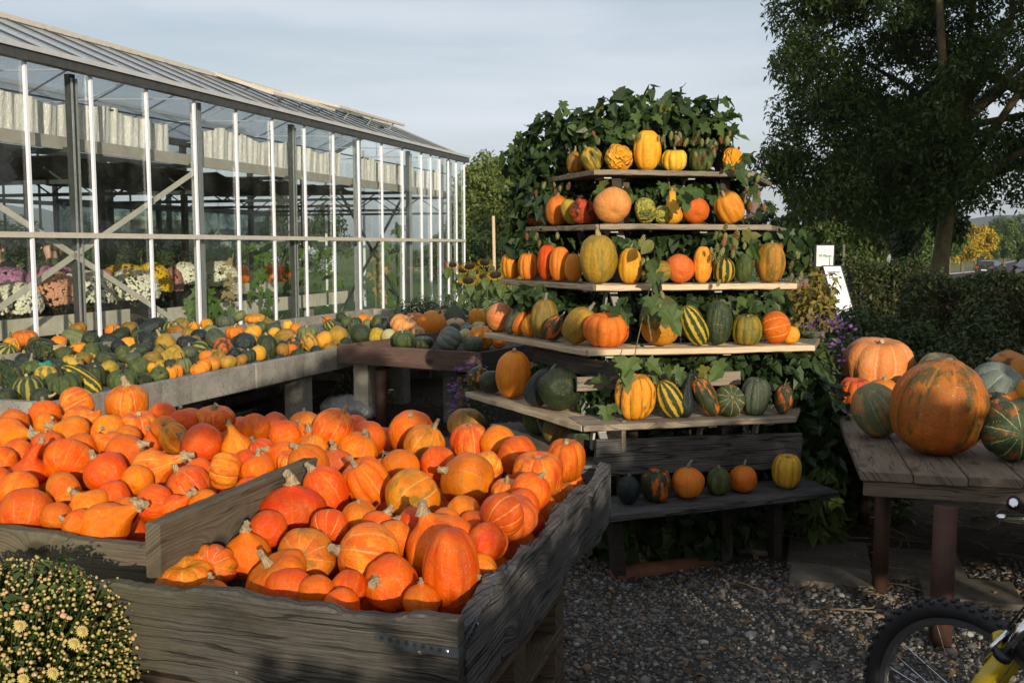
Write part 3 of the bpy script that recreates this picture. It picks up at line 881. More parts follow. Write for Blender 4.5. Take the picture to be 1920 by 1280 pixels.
def heart_cloud(*a, **k):
    """the same leaves with a rounded, lobed outline: two quads a leaf"""
    Q = leaf_cloud(*a, **k).reshape(-1, 4, 3)
    B, Rr, T, Lf = Q[:, 0], Q[:, 1], Q[:, 2], Q[:, 3]
    ax = T - B
    mid = (Rr + Lf) / 2
    hr, hl = Rr - mid, Lf - mid
    up_ = mid - (B + ax * .45)
    k1 = lambda h, s, w: B + ax * s + h * w + up_ * w
    q1 = np.stack([B + ax * .06, k1(hr, -.06, .95), k1(hr, .40, 1.0), T], 1)
    q2 = np.stack([B + ax * .06, T, k1(hl, .40, 1.0), k1(hl, -.06, .95)], 1)
    return np.concatenate([q1, q2], 1).reshape(-1, 3)

def quads(n):
    return np.arange(n * 4, dtype=np.int32).reshape(-1, 4)

def foliage(name, Vv, mat, parent=None, kind=None):
    Vv = np.concatenate(Vv) if isinstance(Vv, list) else Vv
    if parent is not None:
        Vv = Vv - np.array(tuple(wloc(parent)))
    me = mesh_np(name, Vv, quads(len(Vv) // 4), mat)
    o = link(name, me, None, parent)
    if kind: o['kind'] = kind
    return o

def crown_clumps(c, rx, ry, rz, n, rmin, rmax, rag=.15, bottom=-1.0):
    out = []
    while len(out) < n:
        d = np.array(unit(1)[0])
        k = rng.random() ** .4
        if d[2] * k < bottom: continue
        p = np.array(c) + d * np.array([rx, ry, rz]) * k * (1 + rng.normal() * rag)
        out.append((p, rmin + (rmax - rmin) * rng.random()))
    return out

def tree(name, base, height, crown_c, crown_r, leaf_n, leaf_l, mat, trunk_r, label, group=None, clumps=None, nlimb=5, nclump=40, cr=(.12, .3), W=.5, barkmat='bark', up=.4, cat='tree', shell=.3, bottom=-1.0, lean=0, limb_r=.35):
    base = Vector(base)
    t = thing(name, base, label, cat, group)
    cc = Vector(crown_c)
    if clumps is None:
        m = max(crown_r)
        clumps = crown_clumps(tuple(cc), crown_r[0], crown_r[1], crown_r[2], nclump, m * cr[0], m * cr[1], .12, bottom)
    mb = MB()
    top = Vector((cc.x, cc.y, cc.z + crown_r[2] * .35))
    pts = [base - Z * .15]
    for k in range(1, 7):
        s = k / 6
        p = base.lerp(top, s) + Vector((rng.normal(), rng.normal(), 0)) * trunk_r * .35 * (k > 1)
        p.x += lean * math.sin(s * 2.5)
        pts.append(p)
    mb.tube(pts, [trunk_r * 1.35] + [trunk_r * (1 - .13 * k) for k in range(1, 7)], 12)
    mb.build('trunk', MT[barkmat], t, True)
    idx = rng.permutation(len(clumps))[:nlimb]
    for i in idx:
        c = Vector(tuple(clumps[i][0]))
        s = .35 + .4 * rng.random()
        k = int(s * 6)
        p0 = pts[k]
        mid = p0.lerp(c, .5) + Vector((rng.normal(), rng.normal(), .6)) * (c - p0).length * .08
        b = MB().tube([p0, mid, c], [trunk_r * limb_r, trunk_r * limb_r * .65, trunk_r * .1], 6)
        b.build('limb', MT[barkmat], t, True)
    foliage('crown', leaf_cloud(clumps, leaf_n, leaf_l, W, up, shell), MT[mat], t)
    return t

# lobed leaf of hop, vine and squash plants: a fan with folded midrib
def lobed_leaf(name, lobes, mat, fold=.12, seed=0, curl=.15):
    r = random.Random(seed)
    pts = lobes
    vs = [(0, 0, 0), (0, .42, -.05)]
    for (x, y) in pts:
        vs.append((x, y, fold * abs(x) - curl * y * y + r.uniform(-.03, .03)))
    n = len(pts)
    fs = []
    for i in range(n):
        a, b = 2 + i, 2 + (i + 1) % n
        fs.append((1, a, b))
    me = bpy.data.meshes.new(name)
    me.from_pydata(vs, [], fs)
    me.update()
    me.materials.append(mat)
    return me
HOP = [(0, 0), (.16, -.10), (.40, -.02), (.30, .14), (.52, .36), (.27, .40), (.20, .50), (.22, .72), (0, 1.0), (-.20, .70), (-.19, .50), (-.28, .42), (-.50, .34), (-.31, .13), (-.41, -.04), (-.15, -.10)]
OVL = [(0, 0), (.18, .08), (.33, .30), (.33, .52), (.18, .80), (0, 1.0), (-.17, .8), (-.32, .52), (-.32, .30), (-.18, .08)]

def place_leaf(me, p, L, nrm, tip, parent, name='leaf', off=None):
    """leaf mesh: base at the origin, tip along +Y, face +Z"""
    z = Vector(nrm).normalized()
    y = Vector(tip)
    y = (y - z * y.dot(z))
    if y.length < 1e-3: y = z.orthogonal()
    y.normalize()
    x = y.cross(z)
    o = bpy.data.objects.new(name, me)
    COL.objects.link(o)
    o.parent = parent
    o.location = Vector(p) - (off if off is not None else wloc(parent))
    o.rotation_euler = Matrix((x, y, z)).transposed().to_euler()
    o.scale = (L, L, L)
    return o
# ------------------------------------------------------------------ ground
def sst(a, b, x):
    t = min(1, max(0, (x - a) / (b - a)))
    return t * t * (3 - 2 * t)
def gz(X, Y):
    st = 20 + 16 * sst(4, -2, X if Y < 60 else -3 + 7 * (X > 0))
    return -.0165 * max(0, min(Y, 150) - st)

def ground_sheet(name, xs, ys, off, mat, label=None, parent=None):
    Vv = np.array([(x, y, gz(x, y) + off) for y in ys for x in xs])
    nx = len(xs)
    F = np.array([(j * nx + i, j * nx + i + 1, (j + 1) * nx + i + 1, (j + 1) * nx + i) for j in range(len(ys) - 1) for i in range(nx - 1)])
    o = link(name, mesh_np(name, Vv, F, mat))
    return tag(o, label, kind='structure')

def ground_mat(name, a, b, c, s1=.6, s2=9.0, bstr=.5, bdist=.03):
    m, t, out = new_mat(name)
    tc = nd(t, 'ShaderNodeTexCoord')
    v = tc.outputs['Object']
    n1, n2, n3 = noise(t, v, s1, 5, .6), noise(t, v, s2, 5, .65), noise(t, v, s2 * 6, 3, .6)
    col = mix(t, ramp(t, n1, .38, .62), a, b)
    col = mix(t, M(t, 'MULTIPLY', ramp(t, M(t, 'ADD', M(t, 'MULTIPLY', n2, .6), M(t, 'MULTIPLY', n3, .4)), .42, .62), .75), col, c)
    finish(t, out, col, .95, M(t, 'ADD', n2, n3), bstr, bdist, 0, .15)
    return m
MT['grass'] = ground_mat('meadow_grass', (.085, .135, .028), (.12, .15, .04), (.06, .10, .022), .05, .8)
MT['soil'] = ground_mat('dark_soil', (.055, .042, .03), (.035, .028, .02), (.085, .065, .045), 1.2, 14)
MT['gravel_bed'] = ground_mat('gravel_bed', (.06, .055, .05), (.045, .04, .036), (.10, .093, .085), 1.5, 40, .8, .012)
MT['asphalt'] = ground_mat('asphalt', (.055, .055, .057), (.048, .048, .05), (.062, .062, .063), .3, 30, .2, .005)
MT['kerb'] = plain('kerb_concrete', (.35, .34, .32), (.28, .27, .25), .9, 4)
MT['verge'] = ground_mat('dry_verge', (.16, .17, .06), (.12, .15, .045), (.22, .19, .10), .3, 3)

def geom(lo, hi, first):
    out, s = [], first
    v = lo
    while v < hi:
        out.append(v); v += s; s *= 1.35
    return out + [hi]
xs = sorted(set([-x for x in geom(0, 3900, 3)] + geom(0, 3900, 3)))
ys = sorted(set([-60, -30, -12] + list(range(-6, 160, 6)) + [200, 300, 500, 900, 1600, 2600, 4000]))
ground_sheet('ground', xs, ys, 0, MT['grass'], 'grassy ground spreading to the horizon')
ground_sheet('soil', [-13, -8, -4, 0, 3, 6, 9], [-9, -4, 0, 5, 10, 14, 17, 20], .004, MT['soil'], 'dark trodden soil round the greenhouse and tables')
ground_sheet('gravel_yard', [-2.5, 0, 2, 4, 6.5], [-5, 0, 2, 5.3], .008, MT['gravel_bed'], 'grey gravel yard in front of the rack')

# gravel stones: squashed, dented polyhedra
PHI = (1 + 5 ** .5) / 2
ico_v = np.array([(-1, PHI, 0), (1, PHI, 0), (-1, -PHI, 0), (1, -PHI, 0), (0, -1, PHI), (0, 1, PHI), (0, -1, -PHI), (0, 1, -PHI), (PHI, 0, -1), (PHI, 0, 1), (-PHI, 0, -1), (-PHI, 0, 1)]) / math.hypot(1, PHI)
ico_f = np.array([(0, 11, 5), (0, 5, 1), (0, 1, 7), (0, 7, 10), (0, 10, 11), (1, 5, 9), (5, 11, 4), (11, 10, 2), (10, 7, 6), (7, 1, 8), (3, 9, 4), (3, 4, 2), (3, 2, 6), (3, 6, 8), (3, 8, 9), (4, 9, 5), (2, 4, 11), (6, 2, 10), (8, 6, 7), (9, 8, 1)])
def stones(P, r, flat=(.5, .8)):
    n = len(P)
    q = np.stack([rng.normal(size=(n, 3)) for _ in range(3)], 1)
    q, _ = np.linalg.qr(q)
    ax = r[:, None] * np.stack([1 + .35 * rng.random(n), .75 + .3 * rng.random(n), flat[0] + (flat[1] - flat[0]) * rng.random(n)], 1)
    v = ico_v[None] * (1 + rng.normal(size=(n, 12, 1)) * .10) * ax[:, None, :]
    ang = rng.random(n) * 2 * np.pi
    tl = rng.normal(size=n) * .25
    ca, sa, ct, st_ = np.cos(ang), np.sin(ang), np.cos(tl), np.sin(tl)
    x, y, z = v[..., 0], v[..., 1] * ct[:, None] - v[..., 2] * st_[:, None], v[..., 1] * st_[:, None] + v[..., 2] * ct[:, None]
    v = np.stack([x * ca[:, None] - y * sa[:, None], x * sa[:, None] + y * ca[:, None], z], -1)
    v += P[:, None, :]
    F = (ico_f[None] + (np.arange(n) * 12)[:, None, None]).reshape(-1, 3)
    return v.reshape(-1, 3), F
def stone_mat():
    m, t, out = new_mat('gravel_stones')
    rnd = nd(t, 'ShaderNodeNewGeometry').outputs['Random Per Island']
    r2 = nd(t, 'ShaderNodeMath', {0: M(t, 'MULTIPLY', rnd, 13.7)}, operation='FRACT').outputs[0]
    tc = nd(t, 'ShaderNodeTexCoord')
    n = noise(t, tc.outputs['Object'], 120, 3)
    col = mix(t, rnd, (.055, .051, .048), (.20, .19, .17))
    col = mix(t, ramp(t, r2, .75, .95), col, (.22, .15, .10))
    col = mix(t, ramp(t, r2, .16, .02), col, (.36, .35, .33))
    col = mix(t, M(t, 'MULTIPLY', n, .4), col, (.07, .065, .06))
    finish(t, out, col, .8, n, .3, .003, 0, .3)
    return m
MT['stones'] = stone_mat()
Pn, rr = [], []
n = 46000
X = rng.uniform(-.7, 3.4, n); Y = rng.uniform(2.3, 5.25, n)
keep = (X / Y < .60) & (rng.random(n) < np.clip(1.15 - np.abs(Y - 4.2) * .12 - np.clip(Y - 4.75, 0, 1) * 1.5, .1, 1))
X, Y = X[keep], Y[keep]
r_ = np.exp(rng.normal(size=len(X)) * .45) * .0063
r_ = np.clip(r_, .0035, .026)
sv_, sf_ = stones(np.stack([X, Y, .008 + r_ * .30], 1), r_)
o = link('gravel', mesh_np('gravel', sv_, sf_, MT['stones']))
tag(o, 'loose grey gravel stones scattered over the yard', 'gravel', kind='stuff')

# paving slabs by the right-hand table
pv = ground_sheet('path', [1.35, 2.6], [4.62, 5.6], .010, MT['soil'], 'strip of earth with half-buried paving slabs')
for (a, b, wd, ln, zz) in ((1.72, 5.28, .42, .50, .02), (1.62, 4.93, .40, .30, .018), (2.15, 5.12, .42, .48, .016), (2.22, 4.70, .44, .34, .02), (1.3, 5.5, .3, .3, .014)):
    c = Vector((a, b, zz))
    mb = MB().frame(c, V * wd / 2, U * ln / 2, Z * .022)
    mb.build('paving_slab', MT['slab_conc'], pv, bevel=.006)

# leaf litter and twigs on the soil
P = np.concatenate([np.stack([rng.uniform(-4, 3.6, 2600), rng.uniform(4.7, 11.5, 2600), np.full(2600, .012)], 1), np.stack([rng.uniform(0, 3.2, 260), rng.uniform(2.6, 4.9, 260), np.full(260, .022)], 1)])
cl_ = [((p[0], p[1], p[2] + .008), .012) for p in P]
foliage('leaf_litter', leaf_cloud(cl_, 5600, .045, .6, 1.2, .5, .05, .35), MT['litter'], None, 'stuff')
tag(bpy.data.objects['leaf_litter'], 'dry brown leaf litter on the dark soil', 'leaf litter')
tw = MB()
for i in range(70):
    p = Vector((rng.uniform(.8, 3.4), rng.uniform(4.4, 6.4), .03))
    a = rng.uniform(0, 6.28); L = rng.uniform(.08, .35)
    d = Vector((math.cos(a), math.sin(a), rng.uniform(-.02, .12)))
    s_ = Vector((-d.y, d.x, 0)) * rng.uniform(-.2, .2)
    tw.tube([p, p + d * L * .5 + s_ * L, p + d * L], [.004, .003, .002], 5)
o = tw.build('twigs', plain('dry_twigs', (.26, .19, .11), (.16, .11, .065), .9, 20), kind='stuff')
tag(o, 'thin dry twigs lying among the stones', 'twigs')

# ------------------------------------------------------------------ greenhouse
G0 = Vector((-5.29, 11.0, 0))
NI = -V            # inward, away from the yard
def gp(t, wv, z):
    return G0 + U * t + NI * wv + Z * z
EV, RG, T0, T1 = 3.74, 4.66, -4.08, 13.92
gh = thing('greenhouse', gp(T0, 0, 0), 'long glass greenhouse with aluminium bars and silver shade curtain under the eaves', 'greenhouse')
ts = [T0 + 1.02 * k for k in range(16)]
ts = [t for t in ts if t < 11.3] + [11.22 + .54 * k for k in range(1, 6)]
mu0 = None
def mull(t, base, top, a, b):
    mb = MB()
    j_ = rng.uniform(-.010, .010)
    mb.bar(gp(t + j_ * .4, -.02, base), gp(t - j_, -.02, top), b, a, U)
    return mb.build('mullion', MT['alu'], gh)
for t in ts:
    mull(t, .16, EV - .05, .035, .035)
# wall panes: three lights per bay
levels = [(.16, 1.78), (1.85, 2.84), (2.84, EV - .06)]
def pane(p00, p10, p11, p01, name, mat, th=.006):
    nrm = (p10 - p00).cross(p01 - p00).normalized() * th / 2
    vs = [p - nrm for p in (p00, p10, p11, p01)] + [p + nrm for p in (p00, p10, p11, p01)]
    return MB().add(vs, [(3, 2, 1, 0), (4, 5, 6, 7), (0, 1, 5, 4), (1, 2, 6, 5), (2, 3, 7, 6), (3, 0, 4, 7)]).build(name, mat, gh)
for t, t2 in zip(ts[:-1], ts[1:]):
    for z0, z1 in levels:
        j = rng.uniform(-.009, .009)
        pane(gp(t + .02, j, z0), gp(t2 - .02, -j, z0), gp(t2 - .02, -j, z1 - .004), gp(t + .02, j, z1 - .004), 'wall_pane', MT['glass'])
MB().bar(gp(T0, 0, .08), gp(T1, 0, .08), .12, .16).build('plinth', MT['concrete'], gh)
MB().bar(gp(T0, -.035, 1.815), gp(T1, -.035, 1.815), .04, .062).build('transom', MT['cream_paint'], gh)
MB().bar(gp(T0, .06, 1.815), gp(T1, .06, 1.815), .03, .05).build('transom', MT['galv'], gh)
MB().bar(gp(T0 - .05, -.07, EV - .01), gp(T1 + .06, -.07, EV - .01), .12, .10).build('eave_gutter', MT['gutter_dark'], gh)
MB().bar(gp(T0 - .05, -.075, EV + .065), gp(T1 + .06, -.075, EV + .075), .17, .055).build('gutter_lip', MT['lip'], gh)
# two spans of roof, bars and panes; the far span is plainer
rb = [T0 + .66 * k for k in range(28)]
for (we, wr) in ((0, 2.0), (4.0, 2.0), (4.0, 6.0), (8.0, 6.0)):
    near = (we, wr) == (0, 2.0)
    for k, t in enumerate(rb):
        if t > T1: continue
        if near or k % 2 == 0:
            MB().bar(gp(t, we, EV + .088), gp(t, wr, RG + .003), .022, .016, U).build('roof_bar', MT['dark_steel'], gh)
    for k in range(len(rb) - 1):
        ta, tb = rb[k], min(rb[k + 1], T1)
        if tb <= ta: continue
        if near and (6.4 < ta < 12.0):
            wmid = we + (wr - we) * .58
            zmid = EV + .06 + (RG - EV - .08) * .58
            pane(gp(ta + .01, we, EV + .075), gp(tb - .01, we, EV + .075), gp(tb - .01, wmid, zmid), gp(ta + .01, wmid, zmid), 'roof_pane', MT['roof_glass'])
        elif near or k % 2 == 0:
            tb2 = tb if near else min(tb + .66, T1)
            pane(gp(ta + .01, we, EV + .075), gp(tb2 - .01, we, EV + .075), gp(tb2 - .01, wr, RG - .01), gp(ta + .01, wr, RG - .01), 'roof_pane', MT['roof_glass'])
for wr in (2.0, 6.0):
    MB().bar(gp(T0, wr, RG + .02), gp(T1, wr, RG + .02), .10, .07).build('ridge_cap', MT['cream_paint'], gh)
for wv in (4.0, 8.0):
    MB().bar(gp(T0, wv, EV), gp(T1, wv, EV), .16, .12).build('valley_gutter', MT['gutter_dark'], gh)
# opened ridge vents
for (ta, tb, zz) in ((6.6, 8.9, .10), (9.1, 12.3, .15)):
    a0, a1 = gp(ta, 2.02, RG + .06), gp(tb, 2.02, RG + .06)
    b0, b1 = gp(ta, .85, RG - .53 + zz * 1.9), gp(tb, .85, RG - .53 + zz * 1.9)
    fr = MB()
    for p, q in ((a0, a1), (b0, b1), (a0, b0), (a1, b1)):
        fr.bar(p, q, .05, .05)
    for k in range(1, 4):
        fr.bar(a0.lerp(a1, k / 4), b0.lerp(b1, k / 4), .03, .03)
    f = fr.build('roof_vent', MT['cream_paint'], gh)
    nrm = (a1 - a0).cross(b0 - a0).normalized() * .003
    MB().add([p - nrm for p in (a0, a1, b1, b0)] + [p + nrm for p in (a0, a1, b1, b0)], [(3, 2, 1, 0), (4, 5, 6, 7), (0, 1, 5, 4), (1, 2, 6, 5), (2, 3, 7, 6), (3, 0, 4, 7)]).build('vent_pane', MT['roof_glass'], f)
    for k in range(3):
        s = (k + .5) / 3
        MB().bar(b0.lerp(b1, s), gp(ta + (tb - ta) * s, 1.0, EV + .5), .025, .025).build('vent_stay', MT['galv'], gh)
# posts, beam, braces, girders
for t in (-1.7, .89, 3.35, 6.0, 8.45, 10.9, 13.3):
    wide = t in (3.35, 8.45)
    MB().bar(gp(t, .16, 0), gp(t, .16, EV - .05), .125 if wide else .075, .09, U).build('post', MT['galv'] if wide else MT['dark_steel'], gh)
    if not wide:
        for s in (-.038, .038):
            MB().bar(gp(t + s, .11, 0), gp(t + s, .10, EV - .1), .018, .02, U).build('post_flange', MT['galv'], gh)
MB().bar(gp(T0, .30, 2.90), gp(T1, .30, 2.90), .04, .15).build('eave_beam', MT['beam_wood'], gh)
for a, b in (((3.35, .35), (-1.6, 2.75)), ((3.35, 2.78), (-1.6, .45))):
    MB().bar(gp(a[0], .12, a[1]), gp(b[0], .12, b[1]), .012, .07).build('cross_brace', MT['cream_paint'], gh)
for a, b in (((8.3, 2.7), (11.2, .4)), ((8.3, .45), (11.2, 2.7))):
    MB().bar(gp(a[0], .45, a[1]), gp(b[0], .45, b[1]), .03, .05).build('cross_brace', MT['dark_steel'], gh)
for t in (-1.7, .89, 3.35, 6.0, 8.45, 10.9, 13.3):
    for wv in (4.0, 7.9):
        MB().bar(gp(t, wv, 0), gp(t, wv, EV), .10, .10, U).build('post', MT['dark_steel'], gh)
    g_ = MB().bar(gp(t, .2, 2.82), gp(t, 4.8, 2.82), .05, .06).bar(gp(t, .2, 2.45), gp(t, 4.8, 2.45), .04, .05)
    for k in range(7):
        g_.bar(gp(t, .3 + k * .6, 2.82 if k % 2 else 2.45), gp(t, .9 + k * .6, 2.45 if k % 2 else 2.82), .02, .02)
    g_.build('lattice_girder', MT['dark_steel'], gh)
    for s in (-1, 1):
        for wr, we in ((2.0, 0), (2.0, 4.0)):
            pass
    MB().bar(gp(t, .1, EV), gp(t, 2.0, EV + .08), .02, .02).bar(gp(t, 2, EV + .06), gp(t, 2, RG), .02, .02).bar(gp(t, 2.0, EV + .08), gp(t, 4, EV), .02, .02).bar(gp(t, 1, EV + .42), gp(t, 2, EV + .06), .015, .015).build('roof_truss', MT['alu'], gh)
for z in (1.85, 2.62, EV - .3):
    MB().bar(gp(T0, 7.95, z), gp(T1, 7.95, z), .05, .09).build('rear_rail', MT['dark_steel'], gh)
for k in range(19):
    t = T0 + k * 1.0
    if t < T1:
        MB().bar(gp(t, 8.0, .1), gp(t, 8.0, EV), .035, .04, U).build('rear_bar', MT['dark_steel'], gh)
for k in range(9):
    ta, tb = T0 + k * 2.0, min(T0 + k * 2.0 + 1.98, T1)
    pane(gp(ta, 8.03, .1), gp(tb, 8.03, .1), gp(tb, 8.03, EV), gp(ta, 8.03, EV), 'rear_pane', MT['glass'])
# gable end beyond
for k in range(8):
    wv = .55 + k * 1.05
    MB().bar(gp(T1, wv, .16), gp(T1, wv, EV + .3), .05, .045, U).build('gable_bar', MT['alu'], gh)
    pane(gp(T1, wv - .5, .16), gp(T1, wv + .5, .16), gp(T1, wv + .5, EV), gp(T1, wv - .5, EV), 'gable_pane', MT['glass'])
MB().bar(gp(T1, 0, 1.815), gp(T1, 8, 1.815), .06, .04).build('gable_rail', MT['cream_paint'], gh)
MB().bar(gp(T1, -.04, EV + .06), gp(T1, 2, RG), .05, .08).bar(gp(T1, 2, RG), gp(T1, 4, EV), .05, .08).build('gable_trim', MT['galv'], gh)
# whitewashed inner partition at the far bays
for k in range(5):
    ta = 6.2 + k * 1.5
    pane(gp(ta, 5.2, .35), gp(ta + 1.48, 5.2, .35), gp(ta + 1.48, 5.2, 2.45), gp(ta, 5.2, 2.45), 'partition_pane', MT['frosted'])
    MB().bar(gp(ta, 5.16, .1), gp(ta, 5.16, 2.9), .08, .06, U).build('partition_post', MT['dark_steel'], gh)
MB().bar(gp(6.2, 5.16, 2.5), gp(13.8, 5.16, 2.5), .06, .12).build('partition_rail', MT['dark_steel'], gh)
# shade screen laid flat above the benches, slightly sagging
scr_v, scr_f = [], []
nxs, nys = 60, 12
for j in range(nys + 1):
    for i in range(nxs + 1):
        t = T0 + (9.6 - T0) * i / nxs
        scr_v.append(tuple(gp(t, .36 + 4.3 * j / nys, 2.80 - .05 * abs(math.sin(i * .7)) - .03 * rng.random())))
for j in range(nys):
    for i in range(nxs):
        a = j * (nxs + 1) + i
        scr_f.append((a, a + 1, a + nxs + 2, a + nxs + 1))
MB().add(scr_v, scr_f).build('shade_screen', MT['screen'], gh, True)
# silver curtain, gathered folds, in lengths between the posts
def curtain_mat():
    m, t, out = new_mat('silver_curtain')
    tc = nd(t, 'ShaderNodeTexCoord')
    v = tc.outputs['Object']
    n = noise(t, nd(t, 'ShaderNodeMapping', {0: v, 3: (1, 1, .5)}).outputs[0], 26, 4, .65)
    n2 = noise(t, v, 70, 2, .6)
    spk = ramp(t, M(t, 'ADD', M(t, 'MULTIPLY', n, .5), M(t, 'MULTIPLY', n2, .5)), .52, .60)
    big_ = ramp(t, noise(t, nd(t, 'ShaderNodeMapping', {0: v, 3: (2.5, 2.5, .8)}).outputs[0], 1.4, 3), .38, .6)
    col = mix(t, spk, (.68, .665, .62), (.96, .96, .96))  # near-white specks paint the foil's glints into the colour
    p = finish(t, out, col, .42, M(t, 'ADD', n, n2), .8, .02, 0, .6)
    t.links.new(M(t, 'MULTIPLY', M(t, 'MULTIPLY', spk, big_), .3), p.inputs['Metallic'])
    return m
MT['curtain'] = curtain_mat()
for (ta, tb) in ((-4.0, 3.08), (3.72, 8.22), (8.75, 13.3)):
    nx_ = int((tb - ta) * 44)
    vs, fs = [], []
    phs = rng.uniform(0, 6, 5)
    for i in range(nx_ + 1):
        t = ta + (tb - ta) * i / nx_
        for j in range(7):
            s = j / 6
            fold = .022 * math.sin(t * 7 + phs[0] + s * .5) + .016 * math.sin(t * 21 + phs[1]) + .012 * math.sin(t * 47 + s * 1.5 + phs[2])
            topz = 3.40 + .045 * math.sin(t * 3.3 + phs[3]) + .02 * math.sin(t * 9 + phs[4])
            vs.append(tuple(gp(t, .40 + fold * (1 - .3 * s), topz * (1 - s) + 2.95 * s)))
    for i in range(nx_):
        for j in range(6):
            a = i * 7 + j
            fs.append((a, a + 1, a + 8, a + 7))
    MB().add(vs, fs).build('shade_curtain', MT['curtain'], gh, True)
MB().bar(gp(T0, .42, 3.42), gp(T1, .42, 3.42), .02, .02).build('curtain_wire', MT['dark_steel'], gh)

# concrete benches inside
def bench(ta, tb, w0, w1, zt, label, group):
    b = thing('plant_bench', gp((ta + tb) / 2, (w0 + w1) / 2, 0), label, 'bench', group)
    n = max(1, int((tb - ta) / 2.2))
    for k in range(n):
        a, c = ta + (tb - ta) * k / n, ta + (tb - ta) * (k + 1) / n - .012
        MB().bar(gp(a, w0, zt - .09), gp(c, w0, zt - .09), .06, .24).build('edge_slab', MT['bench_conc'], b, bevel=.006)
        MB().frame(gp((a + c) / 2, (w0 + w1) / 2, zt - .08), U * (c - a) / 2, NI * ((w1 - w0) / 2 - .035), Z * .03).build('top_slab', MT['dark_wood'], b)
        for wv in (w0 + .15, w1 - .15):
            MB().frame(gp(a + .2, wv, (zt - .21) / 2), U * .08, NI * .06, Z * (zt - .21) / 2).build('leg', MT['concrete'], b)
    return b
bench(-4.0, 2.85, 1.0, 2.7, .78, 'pale concrete plant bench crowded with potted chrysanthemums behind the glass', None)
bench(3.5, 10.4, 1.0, 2.7, .74, 'bare concrete plant bench behind the glass at the vine end', None)
bench(-4.0, 5.5, 4.4, 5.6, .80, 'rear concrete bench carrying big orange pumpkins deep inside the greenhouse', None)

# ------------------------------------------------------------------ far country
def hill(name, prof, Y, depth, mat, label):
    xs_ = np.linspace(prof[0][0], prof[-1][0], 90)
    hs = np.interp(xs_, [p[0] for p in prof], [p[1] for p in prof])
    hs = hs + 3.5 * np.sin(xs_ * .013) + 2.0 * np.sin(xs_ * .047 + 1)
    Vv, F = [], []
    for x, h in zip(xs_, hs):
        Vv += [(x, Y - depth, -3), (x, Y - depth * .5, h * .7 - 1), (x, Y, h), (x, Y + depth, -3)]
    for i in range(89):
        for k in range(3):
            a = i * 4 + k
            F.append((a, a + 4, a + 5, a + 1))
    o = link(name, mesh_np(name, Vv, F, mat, True))
    tag(o, label, kind='structure')
MT['hill'] = ground_mat('wooded_hill', (.05, .065, .03), (.075, .085, .04), (.035, .05, .025), .004, .03, .6, 4)
hill('hills', [(-2600, 40), (-1900, 100), (-1450, 112), (-1220, 96), (-1050, 52), (-800, 22), (-400, 12), (200, 8)], 2600, 500, MT['hill'], 'low wooded hills far beyond the greenhouse')
hill('ridge', [(300, 4), (600, 30), (900, 62), (1300, 70), (2200, 40)], 1700, 300, MT['hill'], 'wooded rise far beyond the road')

# road, verge, kerb
def strip(name, pts, wl, wr, off, mat, label, th=0):
    Vv, F = [], []
    for i, p in enumerate(pts):
        d = Vector(pts[min(i + 1, len(pts) - 1)]) - Vector(pts[max(i - 1, 0)])
        d.normalize()
        nrm = Vector((-d.y, d.x))
        for s in (wl, wr):
            q = Vector(p) + nrm * s
            Vv.append((q.x, q.y, gz(q.x, q.y) + off))
    for i in range(len(pts) - 1):
        F.append((2 * i, 2 * i + 1, 2 * i + 3, 2 * i + 2))
    o = link(name, mesh_np(name, Vv, F, mat))
    if th:
        md = o.modifiers.new('solid', 'SOLIDIFY'); md.thickness = th; md.offset = -1
    return tag(o, label, kind='structure')
rd = [Vector((22, 46)), Vector((30, 66)), Vector((45, 96)), Vector((66, 133)), Vector((96, 190)), Vector((160, 300)), Vector((260, 470))]
rp = []
for i in range(len(rd) - 1):
    rp += [rd[i].lerp(rd[i + 1], k / 4) for k in range(4)]
rp.append(rd[-1])
strip('verge', rp, 11, -10, .02, MT['verge'], 'dry grass verge along the road')
strip('road', rp, 3.6, -3.6, .05, MT['asphalt'], 'asphalt road running away to the right')
strip('kerb', rp, 3.95, 3.62, .16, MT['kerb'], 'pale kerb along the road', .14)
strip('footway', rp, 6.2, 3.97, .15, MT['slab_conc'], 'grey footway beside the road')

# far trees seen through the glass
k = 0
for (px, Y, topy, wpx, mat, lab) in ((30, 95, 402, 130, 'tree_dark', 'bluish green tree on the field beyond the far left of the greenhouse'), (150, 80, 415, 110, 'tree_olive', 'olive tree beyond the greenhouse behind the seated woman'),
        (235, 110, 418, 90, 'autumn', 'rusty autumn tree seen through the glass above the yellow flowers'), (310, 90, 405, 120, 'tree_green', 'green tree seen through the glass above the white chrysanthemums'),
        (395, 150, 430, 60, 'tree_dark', 'small dark tree seen through the glass beside the white farmhouse'), (475, 170, 428, 70, 'autumn', 'low rusty tree on the horizon between farmhouse and conifer'),
        (-60, 100, 395, 150, 'tree_green', 'broad tree seen through the leftmost panes'), (612, 90, 372, 80, 'tree_dark', 'dark tree behind the dark-roofed house'), (440, 120, 452, 50, 'autumn', 'red-brown bush on the field in front of the white farmhouse')):
    c = at(px, topy + 14, Y)
    b = Vector((c.x, Y, gz(c.x, Y)))
    H = c.z - b.z
    rw = wpx / 2.3 * Y / FPX
    tree(['field_tree', 'autumn_tree'][mat == 'autumn'], b, H, (b.x, Y, b.z + H * .58), (rw, rw, H * .44), 2600, .12 * rw + .15, mat, .18, lab, 'trees on the field beyond the greenhouse', nclump=26, cr=(.2, .4))
